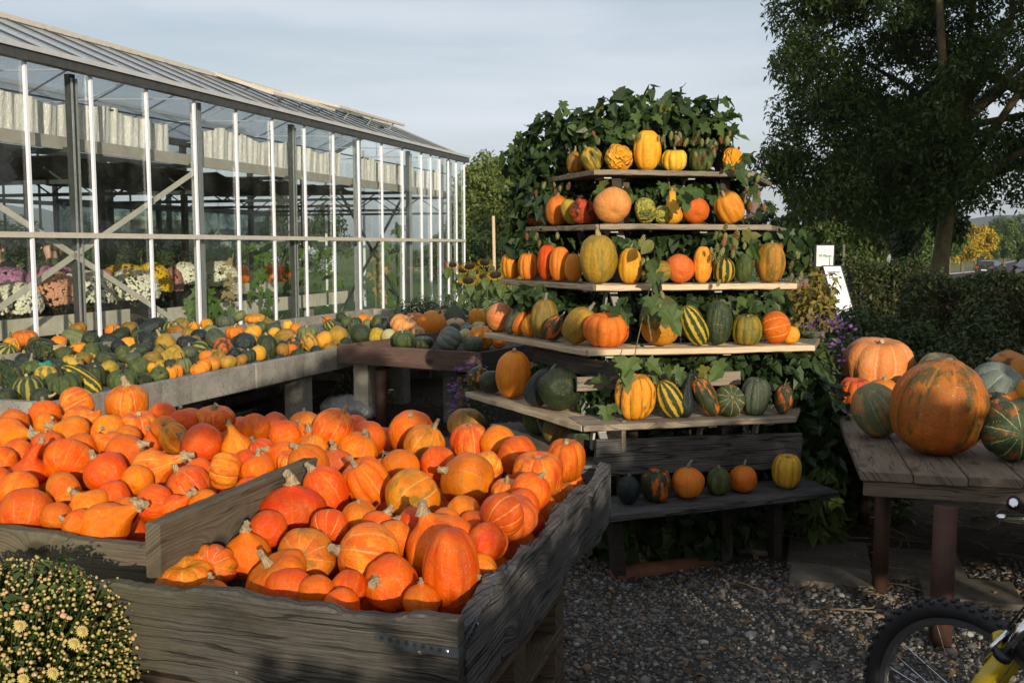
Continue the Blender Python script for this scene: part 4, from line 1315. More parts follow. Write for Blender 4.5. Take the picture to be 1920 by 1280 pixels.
# conifer
c = at(530, 335, 95)
cb = Vector((c.x, 95, gz(c.x, 95)))
H = c.z - cb.z
cls = []
for i in range(170):
    s = rng.random() ** .8
    rad = 3.0 * (1 - s) * (.55 + .45 * rng.random()) + .15
    a = rng.uniform(0, 6.28)
    cls.append(((cb.x + rad * math.cos(a), 95 + rad * math.sin(a), cb.z + .5 + (H - .5) * s), (.55 * (1 - s) + .25, .55 * (1 - s) + .25, .22)))
tree('conifer', cb, H, (cb.x, 95, cb.z + H * .6), (1, 1, H * .4), 7000, .42, 'conifer', .22, 'tall dark conifer seen through the greenhouse glass', clumps=cls, W=.25, up=.2)

def house(name, c, wx, wy, he, hr, rot, label, roofmat, wins):
    """gabled house: walls, roof with overhang, windows with frames"""
    h = thing(name, c, label, 'house')
    rx, ry = Vector((math.cos(rot), math.sin(rot), 0)), Vector((-math.sin(rot), math.cos(rot), 0))
    P_ = lambda x, y, z: Vector(c) + rx * x + ry * y + Z * z
    a, b = wx / 2, wy / 2
    vs = [P_(-a, -b, 0), P_(a, -b, 0), P_(a, b, 0), P_(-a, b, 0), P_(-a, -b, he), P_(a, -b, he), P_(a, b, he), P_(-a, b, he), P_(-a, 0, he + hr), P_(a, 0, he + hr)]
    MB().add(vs, [(0, 1, 5, 4), (2, 3, 7, 6), (1, 2, 6, 9, 5), (3, 0, 4, 8, 7)]).build('wall', MT['white_wall'], h)
    o_ = .4
    rf = MB()
    k_ = hr / b
    for s in (-1, 1):
        e0, e1 = P_(-a - o_, s * (b + o_), he - o_ * k_ + .06), P_(a + o_, s * (b + o_), he - o_ * k_ + .06)
        r0, r1 = P_(-a - o_, 0, he + hr + .06), P_(a + o_, 0, he + hr + .06)
        up_ = Z * .14
        rf.add([e0, e1, r1, r0, e0 + up_, e1 + up_, r1 + up_, r0 + up_], [(0, 1, 2, 3), (4, 5, 6, 7), (0, 1, 5, 4), (1, 2, 6, 5), (2, 3, 7, 6), (3, 0, 4, 7)])
    r = rf.build('roof', roofmat, h)
    MB().frame(P_(a * .4, b * .25, he + hr + .1), rx * .25, ry * .25, Z * .5).build('chimney', MT['dark_wood'], r)
    for (x, z, ww, wh) in wins:
        f = MB().frame(P_(x, -b - .02, z), rx * (ww / 2 + .08), ry * .04, Z * (wh / 2 + .08)).build('window', MT['white_wall'], h)
        MB().frame(P_(x, -b - .065, z), rx * ww / 2, ry * .02, Z * wh / 2).build('window_pane', MT['dark_window'], f)
        MB().frame(P_(x, -b - .09, z), rx * .03, ry * .01, Z * wh / 2).build('glazing_bar', MT['white_wall'], f)
    return h
c = at(548, 500, 110)
house('house', Vector((c.x, 110, gz(c.x, 110))), 7.5, 6, 3.6, 1.7, -.15, 'white rendered house with dark tiled roof beside the conifer', MT['roof_dark'], [(1.2, 2.0, 1.6, 1.2), (-2.2, 1.8, 1.0, 1.2)])
c = at(425, 448, 260)
house('farmhouse', Vector((c.x, 260, gz(c.x, 260))), 7, 6, 5, 2.6, 1.2, 'white gabled farmhouse far off seen through the glass', MT['roof_dark'], [(0, 2.5, 1.6, 2.0)])
c = at(437, 448, 262)
house('barn', Vector((c.x + 2, 268, gz(c.x, 260))), 12, 7, 3.6, 1.6, .1, 'long low white barn beside the far farmhouse', MT['roof_dark'], [(1, 1.6, 3, 2.2)])
c = at(285, 402, 300)
o = thing('shed', Vector((c.x, 300, gz(c.x, 300))), 'long pale flat-roofed shed on the horizon beyond the greenhouse', 'shed')
MB().box((c.x, 300, 3.5), (26, 8, 11)).build('wall', MT['concrete'], o)
MB().box((c.x, 300, 9.7), (27, 9, 1.2)).build('roof', MT['cream_paint'], o)

# trees behind the sunflowers, right of the greenhouse
for (px, Y, topy, wpx, by, mat, lab) in ((905, 58, 282, 120, 500, 'tree_olive', 'tall olive-green tree behind the end of the greenhouse'), (965, 62, 300, 110, 500, 'tree_olive', 'pale green tree partly hidden behind the vine-covered rack'), (1010, 66, 340, 120, 500, 'tree_green', 'rounded green tree mostly hidden behind the rack')):
    c = at(px, topy, Y)
    b = Vector((c.x, Y, gz(c.x, Y)))
    H = c.z - b.z
    rw = wpx / 2 * Y / FPX
    tree('poplar_tree', b, H, (b.x, Y, b.z + H * .52), (rw, rw, H * .50), 11000, .30, mat, .2, lab, 'trees behind the sunflower bed', nclump=60, cr=(.13, .3), up=.3)
for (px, Y, topy, wpx, lab) in ((880, 50, 425, 70, 'dark bush at the foot of the tall olive tree'), (950, 48, 430, 80, 'dark bush behind the wooden pole'), (820, 52, 420, 90, 'dark bush seen through the greenhouse end bay')):
    c = at(px, topy, Y); b = Vector((c.x, Y, gz(c.x, Y))); H = c.z - b.z; rw = wpx / 2 * Y / FPX
    tree('bush', b, H, (b.x, Y, b.z + H * .5), (rw, rw, H * .5), 4500, .22, 'tree_dark', .08, lab, 'dark bushes behind the sunflowers', nclump=26, cat='bush')

# trees at the right
big = [((12.2, 25, 8.6), (5.8, 4.2, 5.2)), ((8.6, 24.4, 6.4), (2.6, 2.4, 3.3)), ((8.3, 24.6, 3.9), (1.9, 1.6, 1.6)), ((6.5, 24.2, 3.75), (.75, .5, .55)), ((13.2, 25, 3.9), (2.6, 2.0, 1.5)), ((10.6, 24, 3.3), (1.6, 1.4, .9)),
       ((7.3, 24.2, 9.3), (1.3, 1.3, 2.4)), ((15.2, 25, 3.9), (1.5, 1.5, .9)), ((17.0, 25, 7.6), (3.0, 2.6, 4.2)), ((15.0, 24.6, 5.0), (2.4, 1.8, 1.5))]
bc = []
for (c, r) in big:
    nc = int(8 + r[0] * r[2] * 6.5)
    bc += crown_clumps(c, r[0], r[1], r[2], nc, .28, .78, .05)
ash = tree('ash_tree', (10.62, 25, gz(10.6, 25)), 13, (11.4, 25.2, 7.5), (5.5, 4, 5), 190000, .15, 'tree_dark', .23, 'large dark broad-crowned tree whose half-lit trunk stands behind the hedge', clumps=bc, nlimb=16, W=.36, up=.25, shell=.35, limb_r=.5)
def std_tree(name, px, Y, topy, bot, wpx, mat, lab, group, n, ll, tr, **kw):
    c = at(px, topy, Y)
    b = Vector((c.x, Y, gz(c.x, Y)))
    zb = at(px, bot, Y).z
    rw = wpx / 2 * Y / FPX
    return tree(name, b, c.z - b.z, (b.x, Y, (c.z + zb) / 2), (rw, rw, (c.z - zb) / 2), n, ll, mat, tr, lab, group, **kw)
std_tree('shade_tree', 1681, 36, 250, 462, 210, 'tree_dark', 'slim-trunked tree left of the ivy-clad trunk beyond the hedge', 'dark trees beyond the hedge', 16000, .22, .16)
iv = std_tree('ivy_tree', 1703, 31, 200, 435, 240, 'tree_dark', 'tree with ivy-clad trunk left of the half-lit trunk', 'dark trees beyond the hedge', 16000, .22, .22)
ivb = wloc(iv)
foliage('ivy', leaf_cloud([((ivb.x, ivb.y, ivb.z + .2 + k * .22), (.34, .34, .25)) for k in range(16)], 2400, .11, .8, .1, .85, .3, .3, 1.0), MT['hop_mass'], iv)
std_tree('shade_tree', 1455, 58, 392, 500, 120, 'tree_dark', 'dark tree just right of the brown silo', 'dark trees beyond the hedge', 6500, .28, .2)
std_tree('shade_tree', 1530, 48, 330, 520, 170, 'tree_dark', 'dark tree directly behind the two white signs', 'dark trees beyond the hedge', 11000, .26, .2)
std_tree('shade_tree', 1610, 52, 330, 515, 170, 'tree_dark', 'dark tree between the signs and the slim trunk', 'dark trees beyond the hedge', 11000, .26, .2)
std_tree('lime_tree', 1725, 62, 380, 520, 110, 'tree_green', 'sunlit green tree showing between the ivy trunk and the half-lit trunk', None, 9000, .26, .2)
std_tree('shade_tree', 1650, 75, 360, 505, 150, 'tree_dark', 'dark tree farthest back behind the slim trunk', 'dark trees beyond the hedge', 7000, .32, .2)
# avenue along the road
std_tree('avenue_tree', 1782, 108, 418, 478, 62, 'tree_green', 'green avenue tree just right of the half-lit trunk', 'trees lining the road', 5200, .34, .22, nclump=40)
std_tree('avenue_tree', 1806, 118, 452, 486, 66, 'tree_yellow', 'lower yellow avenue tree between the green and the tall yellow one', 'trees lining the road', 4200, .32, .2, nclump=30)
std_tree('avenue_tree', 1832, 132, 420, 484, 66, 'tree_yellow', 'bright yellow autumn tree beside the road', 'trees lining the road', 6500, .36, .2, nclump=44)
std_tree('avenue_tree', 1886, 165, 424, 485, 72, 'tree_green', 'round green tree across the grass right of the yellow tree', 'trees lining the road', 5200, .48, .22, nclump=40)
std_tree('avenue_tree', 1860, 200, 432, 488, 60, 'tree_dark', 'dim green tree between the yellow tree and the round green tree', 'trees lining the road', 3800, .55, .22)
std_tree('avenue_tree', 1915, 260, 398, 480, 120, 'tree_dark', 'tall dark far tree at the right edge behind the round green tree', 'trees lining the road', 5000, .8, .3)
std_tree('avenue_tree', 1925, 75, 462, 512, 30, 'tree_dark', 'dark bush at the right edge above the maroon car', 'trees lining the road', 2400, .2, .1)
c = at(1872, 432, 640)
house('villa', Vector((c.x, 640, c.z - 4)), 12, 9, 4.5, 3, .3, 'pale far house half hidden among trees above the yellow tree', MT['concrete'], [(0, 3, 2, 2)])

# silo
c = at(1413, 378, 200)
s_ = thing('silo', Vector((c.x, 200, gz(c.x, 200))), 'tall brown cylindrical silo rising behind the rack', 'silo')
b = wloc(s_)
hS = c.z - b.z
MB().lathe(b, [(1.38, 0), (1.38, hS - .5), (1.25, hS - .1), (.9, hS)], 24).build('tank', MT['silo'], s_, True)
rg_ = MB()
for k in range(8):
    a = k * math.pi / 4
    rg_.bar(b + Vector((.9 * math.cos(a), .9 * math.sin(a), hS - .05)), b + Vector((.9 * math.cos(a), .9 * math.sin(a), hS + .9)), .06, .06)
    a2 = a + math.pi / 4
    rg_.bar(b + Vector((.9 * math.cos(a), .9 * math.sin(a), hS + .9)), b + Vector((.9 * math.cos(a2), .9 * math.sin(a2), hS + .9)), .06, .06)
rg_.build('railing', MT['dark_steel'], s_)
MB().lathe(b + Z * hS, [(.25, 0), (.25, 1.0), (.12, 1.1)], 10).build('vent_pipe', MT['silo'], s_)
MB().bar(b + Vector((1.5, -.3, 0)), b + Vector((1.5, -.3, hS)), .2, .12, Vector((0, 1, 0))).build('ladder', MT['dark_steel'], s_)

# hedges and shrubs
def hedge(name, p0, p1, hgt, th, n, label, mat='hedge', L=.05, cat='hedge', rnd=.12):
    p0, p1 = Vector(p0), Vector(p1)
    t = thing(name, (p0 + p1) / 2, label, cat)
    d = (p1 - p0); Ln = d.length; d.normalize()
    s_ = Vector((d.y, -d.x, 0))
    core = MB().frame((p0 + p1) / 2 + Z * (hgt / 2 - .04), d * (Ln / 2 - .08), s_ * (th / 2 - .10), Z * (hgt / 2 - .06))
    core.build('twiggy_core', MT['dark_wood'], t)
    q = []
    m = int(n)
    face = rng.choice(4, m, p=[.5, .1, .3, .1])
    a, b2 = rng.random(m), rng.random(m)
    base = np.array(tuple(p0)); dd = np.array(tuple(d)); ss = np.array(tuple(s_))
    P_ = np.zeros((m, 3))
    bump_ = .035 * np.sin(a * Ln * 9) + .03 * np.sin(b2 * 11 + a * Ln * 5) + rng.normal(size=m) * .03
    f = face == 0; P_[f] = base + np.outer(a[f] * Ln, dd) + np.outer(th / 2 + bump_[f], ss) + np.outer(b2[f] * hgt, (0, 0, 1))
    f = face == 1; P_[f] = base + np.outer(a[f] * Ln, dd) - np.outer(th / 2 + bump_[f], ss) + np.outer(b2[f] * hgt, (0, 0, 1))
    f = face == 2; P_[f] = base + np.outer(a[f] * Ln, dd) + np.outer((b2[f] - .5) * th, ss) + np.outer(hgt + bump_[f] * 1.2, (0, 0, 1))
    f = face == 3; P_[f] = base + np.outer((a[f] > .5) * Ln + bump_[f], dd) + np.outer((b2[f] - .5) * th, ss) + np.outer(rng.random(f.sum()) * hgt, (0, 0, 1))
    foliage('leaves', leaf_cloud([(p, .03) for p in P_], m, L, .6, .4, .5, .2, .5), MT[mat], t)
    return t
hedge('hedge', (4.5, 11.3, 0), (9.5, 9.6, 0), 1.30, .9, 42000, 'long clipped hedge running behind the right-hand table', L=.048)
hedge('hedge', (5.1, 15.2, 0), (6.1, 15.0, 0), 1.38, 1.2, 8000, 'short rounded clipped hedge left of the half-lit trunk', L=.055)
def shrub(name, c, r, n, L, mat, label, cat='shrub', group=None, W=.5, up=.4, stems=6):
    t = thing(name, (c[0], c[1], 0), label, cat, group)
    cls_ = crown_clumps((c[0], c[1], c[2]), r[0], r[1], r[2], 26, max(r) * .18, max(r) * .34, .1)
    foliage('foliage', (heart_cloud if W > .6 or mat == 'weed' else leaf_cloud)(cls_, n, L, W, up, .35), MT[mat], t)
    mb = MB()
    for i in range(stems):
        a = rng.uniform(0, 6.28)
        q = Vector(tuple(cls_[i][0]))
        mb.tube([Vector((c[0] + .08 * math.cos(a), c[1] + .08 * math.sin(a), 0)), Vector((c[0], c[1], 0)).lerp(q, .55) + Vector((.02, .02, .05)), q], [.014, .01, .004], 5)
    mb.build('stems', MT['bark'], t)
    return t
shrub('shrub', (3.95, 10.3, .58), (.5, .5, .6), 7000, .055, 'shrub', 'loose evergreen shrub with glossy lit leaves at the end of the clipped hedge')
shrub('shrub', (2.95, 9.4, .55), (.6, .6, .62), 7000, .06, 'shrub', 'dark low shrub below the white signs')
shrub('shrub', (4.5, 9.0, .5), (1.0, .6, .62), 8000, .055, 'hedge', 'dark straggling shrub in front of the hedge behind the right-hand table')
shrub('shrub', (2.55, 8.2, .45), (.5, .45, .55), 6000, .055, 'shrub', 'dark shrub between the rack and the signs')
shrub('conifer_shrub', (2.28, 8.6, .75), (.30, .30, .78), 6000, .04, 'conifer', 'dark green columnar conifer just right of the rack', W=.25)
shrub('shrub', (4.22, 13.0, .52), (.55, .3, .5), 5000, .05, 'shrub', 'green shrub hiding the foot of the A-frame sign')
shrub('autumn_shrub', (3.0, 11.2, .85), (.62, .5, .55), 5000, .075, 'autumn', 'yellowing leafy shrub in front of the A-frame sign')
shrub('autumn_shrub', (2.3, 7.6, 1.25), (.16, .2, .26), 700, .06, 'autumn', 'yellowing hop tangle beside the right end of the third shelf', cat='climber')

# shade givers behind the viewpoint: added hedge shaped for shade, two unseen trees
LG = Vector((-SUN_H.x, -SUN_H.y, 0))       # direction the light travels
RW = Vector((-LG.y, LG.x, 0)) * -1
RW = Vector((.967, .255, 0))
prof = [(-.62, .7), (-.5, 1.1), (-.32, 1.76), (0.1, 1.83), (.44, 1.90), (.9, 2.06), (1.3, 2.18), (1.9, 2.40), (2.5, 2.50), (2.95, 2.52), (3.3, 2.25), (3.8, 2.25), (4.3, 2.8), (5.2, 3.9), (6.4, 4.25), (7.9, 4.1), (8.1, 3.9), (8.8, 3.9), (9.1, 4.2), (10, 4.6)]
sh = thing('added_shade_hedge', RW * 3.5 - LG * 3.0, 'added tall uneven hedge behind the viewpoint, shaped to shade the yard', 'hedge')
pts_ = []
for i in range(26000):
    wv = rng.uniform(-.66, 10.0)
    h = np.interp(wv, [p[0] for p in prof], [p[1] for p in prof]) + .03 * math.sin(wv * 17) + .03 * math.sin(wv * 41)
    z = h * (1 - rng.random() ** 1.3 * .95)
    if 1.9 < wv < 3.9 and 1.28 < z < 1.66 and math.sin(wv * 9.3) + math.sin(z * 31 + wv * 4) > -.55: continue  # gaps cut in the added hedge to let sun flecks onto the gravel
    p = RW * wv - LG * (3.0 + rng.uniform(-.12, .12)) + Z * z
    pts_.append((tuple(p), .03))
foliage('leaves', leaf_cloud(pts_, 26000, .11, .65, .1, .5, .2, .6), MT['hedge'], sh)
cv, cf = [], []
for i, (wv, h) in enumerate(prof):
    for dz in (0, 1, 2, 3):
        for dl in (-.09, .09):
            tp_ = h - (.45 if wv > 2.9 else .10)
            slot = 1.85 < wv < 4.0
            zz_ = (0, min(1.26, tp_ * .6) if slot else tp_ * .5, min(1.68, tp_) if slot else tp_ * .5, tp_)[dz]
            p = RW * wv - LG * (3.0 + dl) + Z * zz_
            cv.append(tuple(p))
for i in range(len(prof) - 1):
    a = i * 8
    for q in (0, 4):
        b = a + q
        cf += [(b, b + 8, b + 10, b + 2), (b + 1, b + 3, b + 11, b + 9), (b + 2, b + 10, b + 11, b + 3), (b, b + 1, b + 9, b + 8)]
MB().add(cv, cf).build('twiggy_core', MT['dark_wood'], sh)
for (wv, lv, hh, rr_, lab) in ((13.9, -3.5, 13.0, 3.6, 'tall leafy tree to the right of the viewpoint that shades the hedge'), (19.5, -2.0, 15.5, 4.8, 'tallest leafy tree beside the yard that shades the dark tree')):
    p = RW * wv + LG * lv
    tree('boundary_tree', (p.x, p.y, 0), hh, (p.x, p.y, hh * .56), (rr_, rr_, hh * .44), 9500, .42, 'tree_dark', .3, lab, 'trees at the yard edge behind the viewpoint', nclump=70, cr=(.2, .36), W=.6)

# added unseen sapling, its crown outlined to shade the gourd table's side
bz = math.tan(R(SUN_EL)) * 3.0
lo_ = [(-.32, 1.98), (.8, 2.02), (1.2, 2.05), (1.74, 2.32)]
hi_ = [(-.32, 2.22), (.3, 2.52), (.84, 2.86), (1.3, 2.60), (1.74, 2.42)]
cl_ = []
for i in range(420):
    wv = rng.uniform(-.30, 1.72)
    a, b = np.interp(wv, [p[0] for p in lo_], [p[1] for p in lo_]), np.interp(wv, [p[0] for p in hi_], [p[1] for p in hi_])
    p = RW * wv - LG * (3.0 + rng.uniform(.1, .5)) + Z * (a + (b - a) * rng.random() + bz)
    cl_.append((tuple(p), .045))
q = RW * .62 - LG * 3.35
tree('added_shade_tree', (q.x, q.y, 0), 3.4, (q.x, q.y, 3.05), (.9, .3, .35), 9000, .075, 'tree_dark', .022, 'added leafy sapling behind the viewpoint, shaped to shade the gourd table', clumps=cl_, nlimb=10, W=.7)
# ------------------------------------------------------------------ crates
C1 = atz(870, 1160, .87) - V * .06; C1.z = 0            # near right corner of the front crate
LEN, WID = 1.62, .89
def cp(u, v, z):
    """u back from the front board, v to the left of the right board"""
    return C1 + U * u - V * v + Z * z
crate = thing('pumpkin_crate', cp(LEN / 2, WID / 2, .58), 'front weathered crate of live-edged boards heaped with orange squashes', 'crate')
fb = plank('front_board', cp(-.02, -.06, .762), cp(-.02, WID + .06, .762), .225, .042, MT['old_wood'], crate, wave=.014, nx=70, rough=.0016, ny=8, freq=5.0)
rb_ = plank('side_board', cp(.01, -.035, .745), cp(LEN + .02, -.035, .762), .215, .05, MT['old_wood_rail'], crate, wave=.024, nx=90, rough=.006, ny=8, freq=4.0, label='bark-edged grey side board facing the gravel')
plank('divider_plank', cp(.10, WID - .06, .895), cp(.95, WID - .06, .895), .185, .045, MT['board_wood'], crate, nx=30, ny=4, label='brown upper divider board with a round bolt')
plank('divider_plank', cp(.06, WID - .062, .70), cp(.95, WID - .062, .70), .19, .045, MT['board_wood'], crate, nx=30, ny=4)
plank('back_board', cp(LEN + .03, 0, .74), cp(LEN + .03, WID, .74), .24, .035, MT['old_wood_rail'], crate, wave=.008, nx=30)
for k in range(7):
    plank('floor_board', cp(.08 + k * .235, 0.0, .63), cp(.08 + k * .235, WID - .06, .63), .215, .022, MT['pallet_wood'], crate, wdir=U)
# perforated strap round the near corner, and a stub at the far end of the front board
def strap(pts, wd, parent, holes):
    mb = MB()
    for a, b in zip(pts[:-1], pts[1:]):
        mb.bar(a, b, .002, wd)
    s_ = mb.build('corner_strap', MT['strap'], parent)
    h = MB()
    for a, b, n_ in holes:
        d = (b - a).normalized(); nrm = d.cross(Z)
        for k in range(n_):
            c = a.lerp(b, (k + .5) / n_)
            h = MB()
            h.lathe(c - nrm * .0018, [((.0055 if k % 2 else .0042), 0), ((.0055 if k % 2 else .0042), .0036)], 10, nrm)
            h.build('strap_hole', MT['black_plastic'], s_)
    for a, b, n_ in holes:
        d = (b - a).normalized(); nrm = d.cross(Z)
        MB().lathe(a.lerp(b, .93) - nrm * .003, [(.006, 0), (.005, .005), (.002, .0065)], 10, nrm if nrm.dot(Vector((0, -1, 0))) > 0 else -nrm).build('strap_nail', MT['bolt'], s_)
zs = .815
e = -.0445
strap([cp(e, .135, zs + .012), cp(e, .07, zs - .002), cp(e, .0, zs - .005), cp(e, -.0635, zs - .006), cp(.02, -.0635, zs - .002), cp(.085, -.0635, zs + .02)], .022, crate, [(cp(e - .0015, .13, zs + .009), cp(e - .0015, -.05, zs - .005), 9), (cp(-.02, -.0655, zs - .004), cp(.08, -.0655, zs + .018), 6)])
strap([cp(e, WID + .01, .80), cp(e, WID - .055, .80)], .02, crate, [(cp(e - .0015, WID + .005, .80), cp(e - .0015, WID - .05, .80), 4)])
def bolt(p, nrm, parent, r=.016):
    MB().lathe(p, [(r, 0), (r * .95, .004), (r * .7, .008), (r * .3, .0095)], 14, nrm).build('bolt', MT['bolt'], parent, True)
bolt(cp(.205, WID - .0840, .84), V, crate, .015)

for (u_, v_, z_) in ((.02, .03, .70), (.02, .03, .80), (.02, WID - .10, .72), (.02, WID - .10, .81), (.02, .50, .69)):
    MB().lathe(cp(-.043, v_, z_), [(.006, 0), (.0055, .002), (.002, .003)], 10, -U).build('screw', MT['bolt'], crate)
for (u_, z_) in ((.10, .70), (.12, .79), (.80, .72), (1.52, .70), (1.50, .80)):
    MB().lathe(cp(u_, -.061, z_), [(.006, 0), (.0055, .002), (.002, .003)], 10, V).build('screw', MT['bolt'], crate)
# left crate: front board set further back
def lp(u, v, z):
    """second crate: v to the left of the divider"""
    return C1 + U * u - V * (WID + v) + Z * z
crate2 = thing('pumpkin_crate', lp(1.1, .6, .58), 'left brown crate with a wavy-topped bolted front board heaped with orange squashes', 'crate')
plank('front_board', lp(.325, .0, .728), lp(.325, 1.45, .728), .25, .05, MT['board_wood'], crate2, wave=.010, nx=60, rough=.0012, ny=6, freq=3.0)
plank('side_board', lp(.33, 1.45, .75), lp(2.0, 1.45, .75), .25, .045, MT['board_wood'], crate2, nx=30)
plank('back_board', lp(2.03, .02, .75), lp(2.03, 1.45, .75), .25, .04, MT['old_wood_rail'], crate2, nx=30)
for k in range(7):
    plank('floor_board', lp(.44 + k * .24, .03, .635), lp(.44 + k * .24, 1.42, .635), .22, .022, MT['pallet_wood'], crate2, wdir=U)
bolt(lp(.299, .09, .775), -U, crate2, .017)

def pallet(fn, u0, v0, z0, lu, lv, label, group, first=None):
    if first is not None:
        c = first.copy(); COL.objects.link(c); c['label'] = label
        c.location = fn(u0, v0, z0)
        for ch in KIDS[first.name]:
            q = ch.copy(); COL.objects.link(q); q.parent = c
        return c
    t = thing('pallet', fn(u0, v0, z0), label, 'pallet', group)
    kids = []
    for k in range(6):
        v_ = v0 + .05 + k * (lv - .1) / 5
        kids.append(plank('deck_board', fn(u0, v_, z0 + .132), fn(u0 + lu, v_, z0 + .132), .10, .022, MT['pallet_wood'], t, wdir=V))
    for k in range(3):
        v_ = v0 + .05 + k * (lv - .1) / 2
        kids.append(plank('base_board', fn(u0, v_, z0 + .011), fn(u0 + lu, v_, z0 + .011), .10, .022, MT['pallet_wood'], t, wdir=V))
        for j in range(3):
            u_ = u0 + .06 + j * (lu - .12) / 2
            kids.append(MB().frame(fn(u_, v_, z0 + .067), U * .055, V * .048, Z * .042).build('block', MT['pallet_wood'], t))
    for j in range(3):
        u_ = u0 + .06 + j * (lu - .12) / 2
        kids.append(plank('stringer', fn(u_, v0, z0 + .1145), fn(u_, v0 + lv, z0 + .1145), .10, .0115, MT['pallet_wood'], t, wdir=U))
    KIDS[t.name] = kids
    return t
LEV = ['bottom', 'second from the ground', 'third from the ground', 'topmost']
p1 = pallet(cp, .04, -.03, .012, 1.0, .95, 'bottom pallet of the stack under the front crate', 'pallets under the crates')
for k in (1, 2, 3):
    pallet(cp, .04, -.03, .012 + k * .1475, 1.0, .95, ['', 'second pallet from the ground under the front crate', 'third pallet from the ground under the front crate', 'topmost pallet right under the front crate'][k], 'pallets under the crates', p1)
for k in range(4):
    pallet(lp, .5, .18, .012 + k * .1475, 1.0, .95, ['bottom pallet of the stack under the left crate', 'second pallet from the ground under the left crate', 'third pallet from the ground under the left crate', 'topmost pallet right under the left crate'][k], 'pallets under the crates', p1)

# ------------------------------------------------------------------ heaped squashes
def heap_u(p): return (p - C1).dot(U)
def heap_v(p): return -(p - C1).dot(V)
def surf1(p):
    u, v = heap_u(p), heap_v(p)
    return np.interp(u, [0, .12, .3, .6, 1.0, 1.4, 1.75], [.80, .80, .845, .90, .935, .955, .955])
def surf2(p):
    u, v = heap_u(p), heap_v(p) - WID
    return np.interp(u, [0, .45, .65, 1.0, 1.5, 2.0, 2.4], [.84, .84, .885, .945, 1.0, 1.02, 1.02]) + .015 * np.interp(v, [0, .4, .9], [0, 1, .6])
def solve(px, py, surf, lo=1.8, hi=8.0):
    for i in range(40):
        m = (lo + hi) / 2
        p = at(px, py, m)
        if p.z > surf(p): lo = m
        else: hi = m
    return at(px, py, (lo + hi) / 2)

def dirv(sx, sz, sy=0.0):
    """stem direction as seen: to the right, up, towards the viewer"""
    return Vector((sx, -sy, sz)).normalized()

ST = dict(u=(0, 1, .15), ul=(-.5, .85, .2), ur=(.5, .85, .2), l=(-1, .25, .2), r=(1, .25, .2), L=(-.85, .5, .35), Rr=(.85, .5, .3), f=(0, .35, 1), fl=(-.5, .4, .8), fr=(.5, .4, .8), b=(0, .5, -.9), bl=(-.6, .5, -.6), br=(.6, .45, -.6), d=(.1, -.6, .5), dl=(-.7, -.35, .6), dr=(.7, -.4, .5))
crate_a = [  # px, py, rx, ry (in the 2.37x survey crop), shape, skin, stem, stem direction
 (345,495,153,114,'onion','kuri_red','cork','u'),(500,420,100,110,'kuri','kuri_orange','cork','ul'),(680,390,106,100,'round','kuri_orange','tall','ul'),
 (535,290,92,62,'onion','kuri_speck','cork','u'),(642,235,96,64,'smooth','kuri_orange',None,'b'),(780,165,109,108,'kuri','kuri_red','knob','f2'),
 (940,220,94,88,'kuri','kuri_mottled','tall','ur'),(1140,205,107,74,'lump','kuri_gold','knob','u'),(1265,195,54,52,'smooth','kuri_red',None,'b'),
 (1350,265,98,77,'kuri','kuri_orange',None,'bl'),(1445,355,116,92,'round','kuri_gold','knob','u'),(1565,290,93,86,'round','kuri_orange','cork','u'),
 (1525,450,101,86,'kuri','kuri_orange','cork','ur'),(1430,590,106,92,'kuri','kuri_stripe',None,'dl'),
 (1320,535,132,78,'flat','red_lines2','short','u'),(1320,432,76,50,'round','kuri_gold','tall','u'),(1130,378,125,120,'smooth','kuri_orange','cork','L'),
 (1000,300,92,66,'smooth','kuri_orange',None,'b'),(880,455,141,116,'kuri','kuri_mottled','short','dl'),(1215,310,62,62,'lump','kuri_gold',None,'b'),
 (650,545,86,72,'kuri','kuri_orange','short','u'),(740,560,76,58,'smooth','kuri_red',None,'b'),(800,620,86,58,'smooth','kuri_orange',None,'b'),
 (520,585,86,78,'kuri','kuri_stripe',None,'b'),(1030,645,164,158,'onion','kuri_orange','cork','UL'),(1085,790,128,186,'long2','kuri_red','short','r'),
 (690,720,164,122,'smooth','kuri_gold','cork','l'),(790,840,132,106,'kuri','kuri_red','cork','fl'),(600,855,84,72,'smooth','kuri_orange',None,'b'),
 (412,725,130,122,'kuri','kuri_mottled',None,'f'),(130,710,106,112,'onion','kuri_red','cork','u'),(285,808,146,72,'round','kuri_red','tall','ul'),
 (350,875,160,64,'kuri','kuri_red',None,'b'),(1290,672,92,64,'kuri','kuri_orange',None,'fr'),(1240,598,62,46,'onion','kuri_red','short','ul'),
 (1240,745,66,70,'smooth','kuri_orange',None,'b'),(945,885,54,78,'smooth','kuri_orange',None,'b'),(1112,512,82,60,'kuri','kuri_orange','short','b'),
 (242,600,84,84,'smooth','kuri_red',None,'b'),(570,908,74,40,'smooth','kuri_red',None,'b'),(822,300,62,52,'smooth','kuri_red',None,'b'),
 (765,322,48,42,'kuri','kuri_mottled','thin','u'),(2,762,113,77,'round','kuri_mottled',None,'f'),
 (-199,794,126,62,'flat','kuri_gold',None,'u'),(1000,560,70,55,'smooth','kuri_red',None,'b'),(-10,855,84,40,'smooth','kuri_orange',None,'b'),(1180,560,60,46,'smooth','kuri_red',None,'b'),
 (905,560,70,60,'smooth','kuri_red',None,'b'),(1395,470,60,46,'smooth','kuri_red',None,'b'),(450,860,60,50,'smooth','kuri_red',None,'b')]
G['red_lines2'] = gourd_mat('orange_flat_dark_creased', (.60, .13, .014), (.60, .16, .014), None, 0, line=(.16, .06, .015), line_w=.045, line_amt=.9, scab=.2)
WORD['red_lines2'] = 'dark-creased orange'
ST['f2'] = (0, .8, .6); ST['UL'] = (-.42, .9, .12)
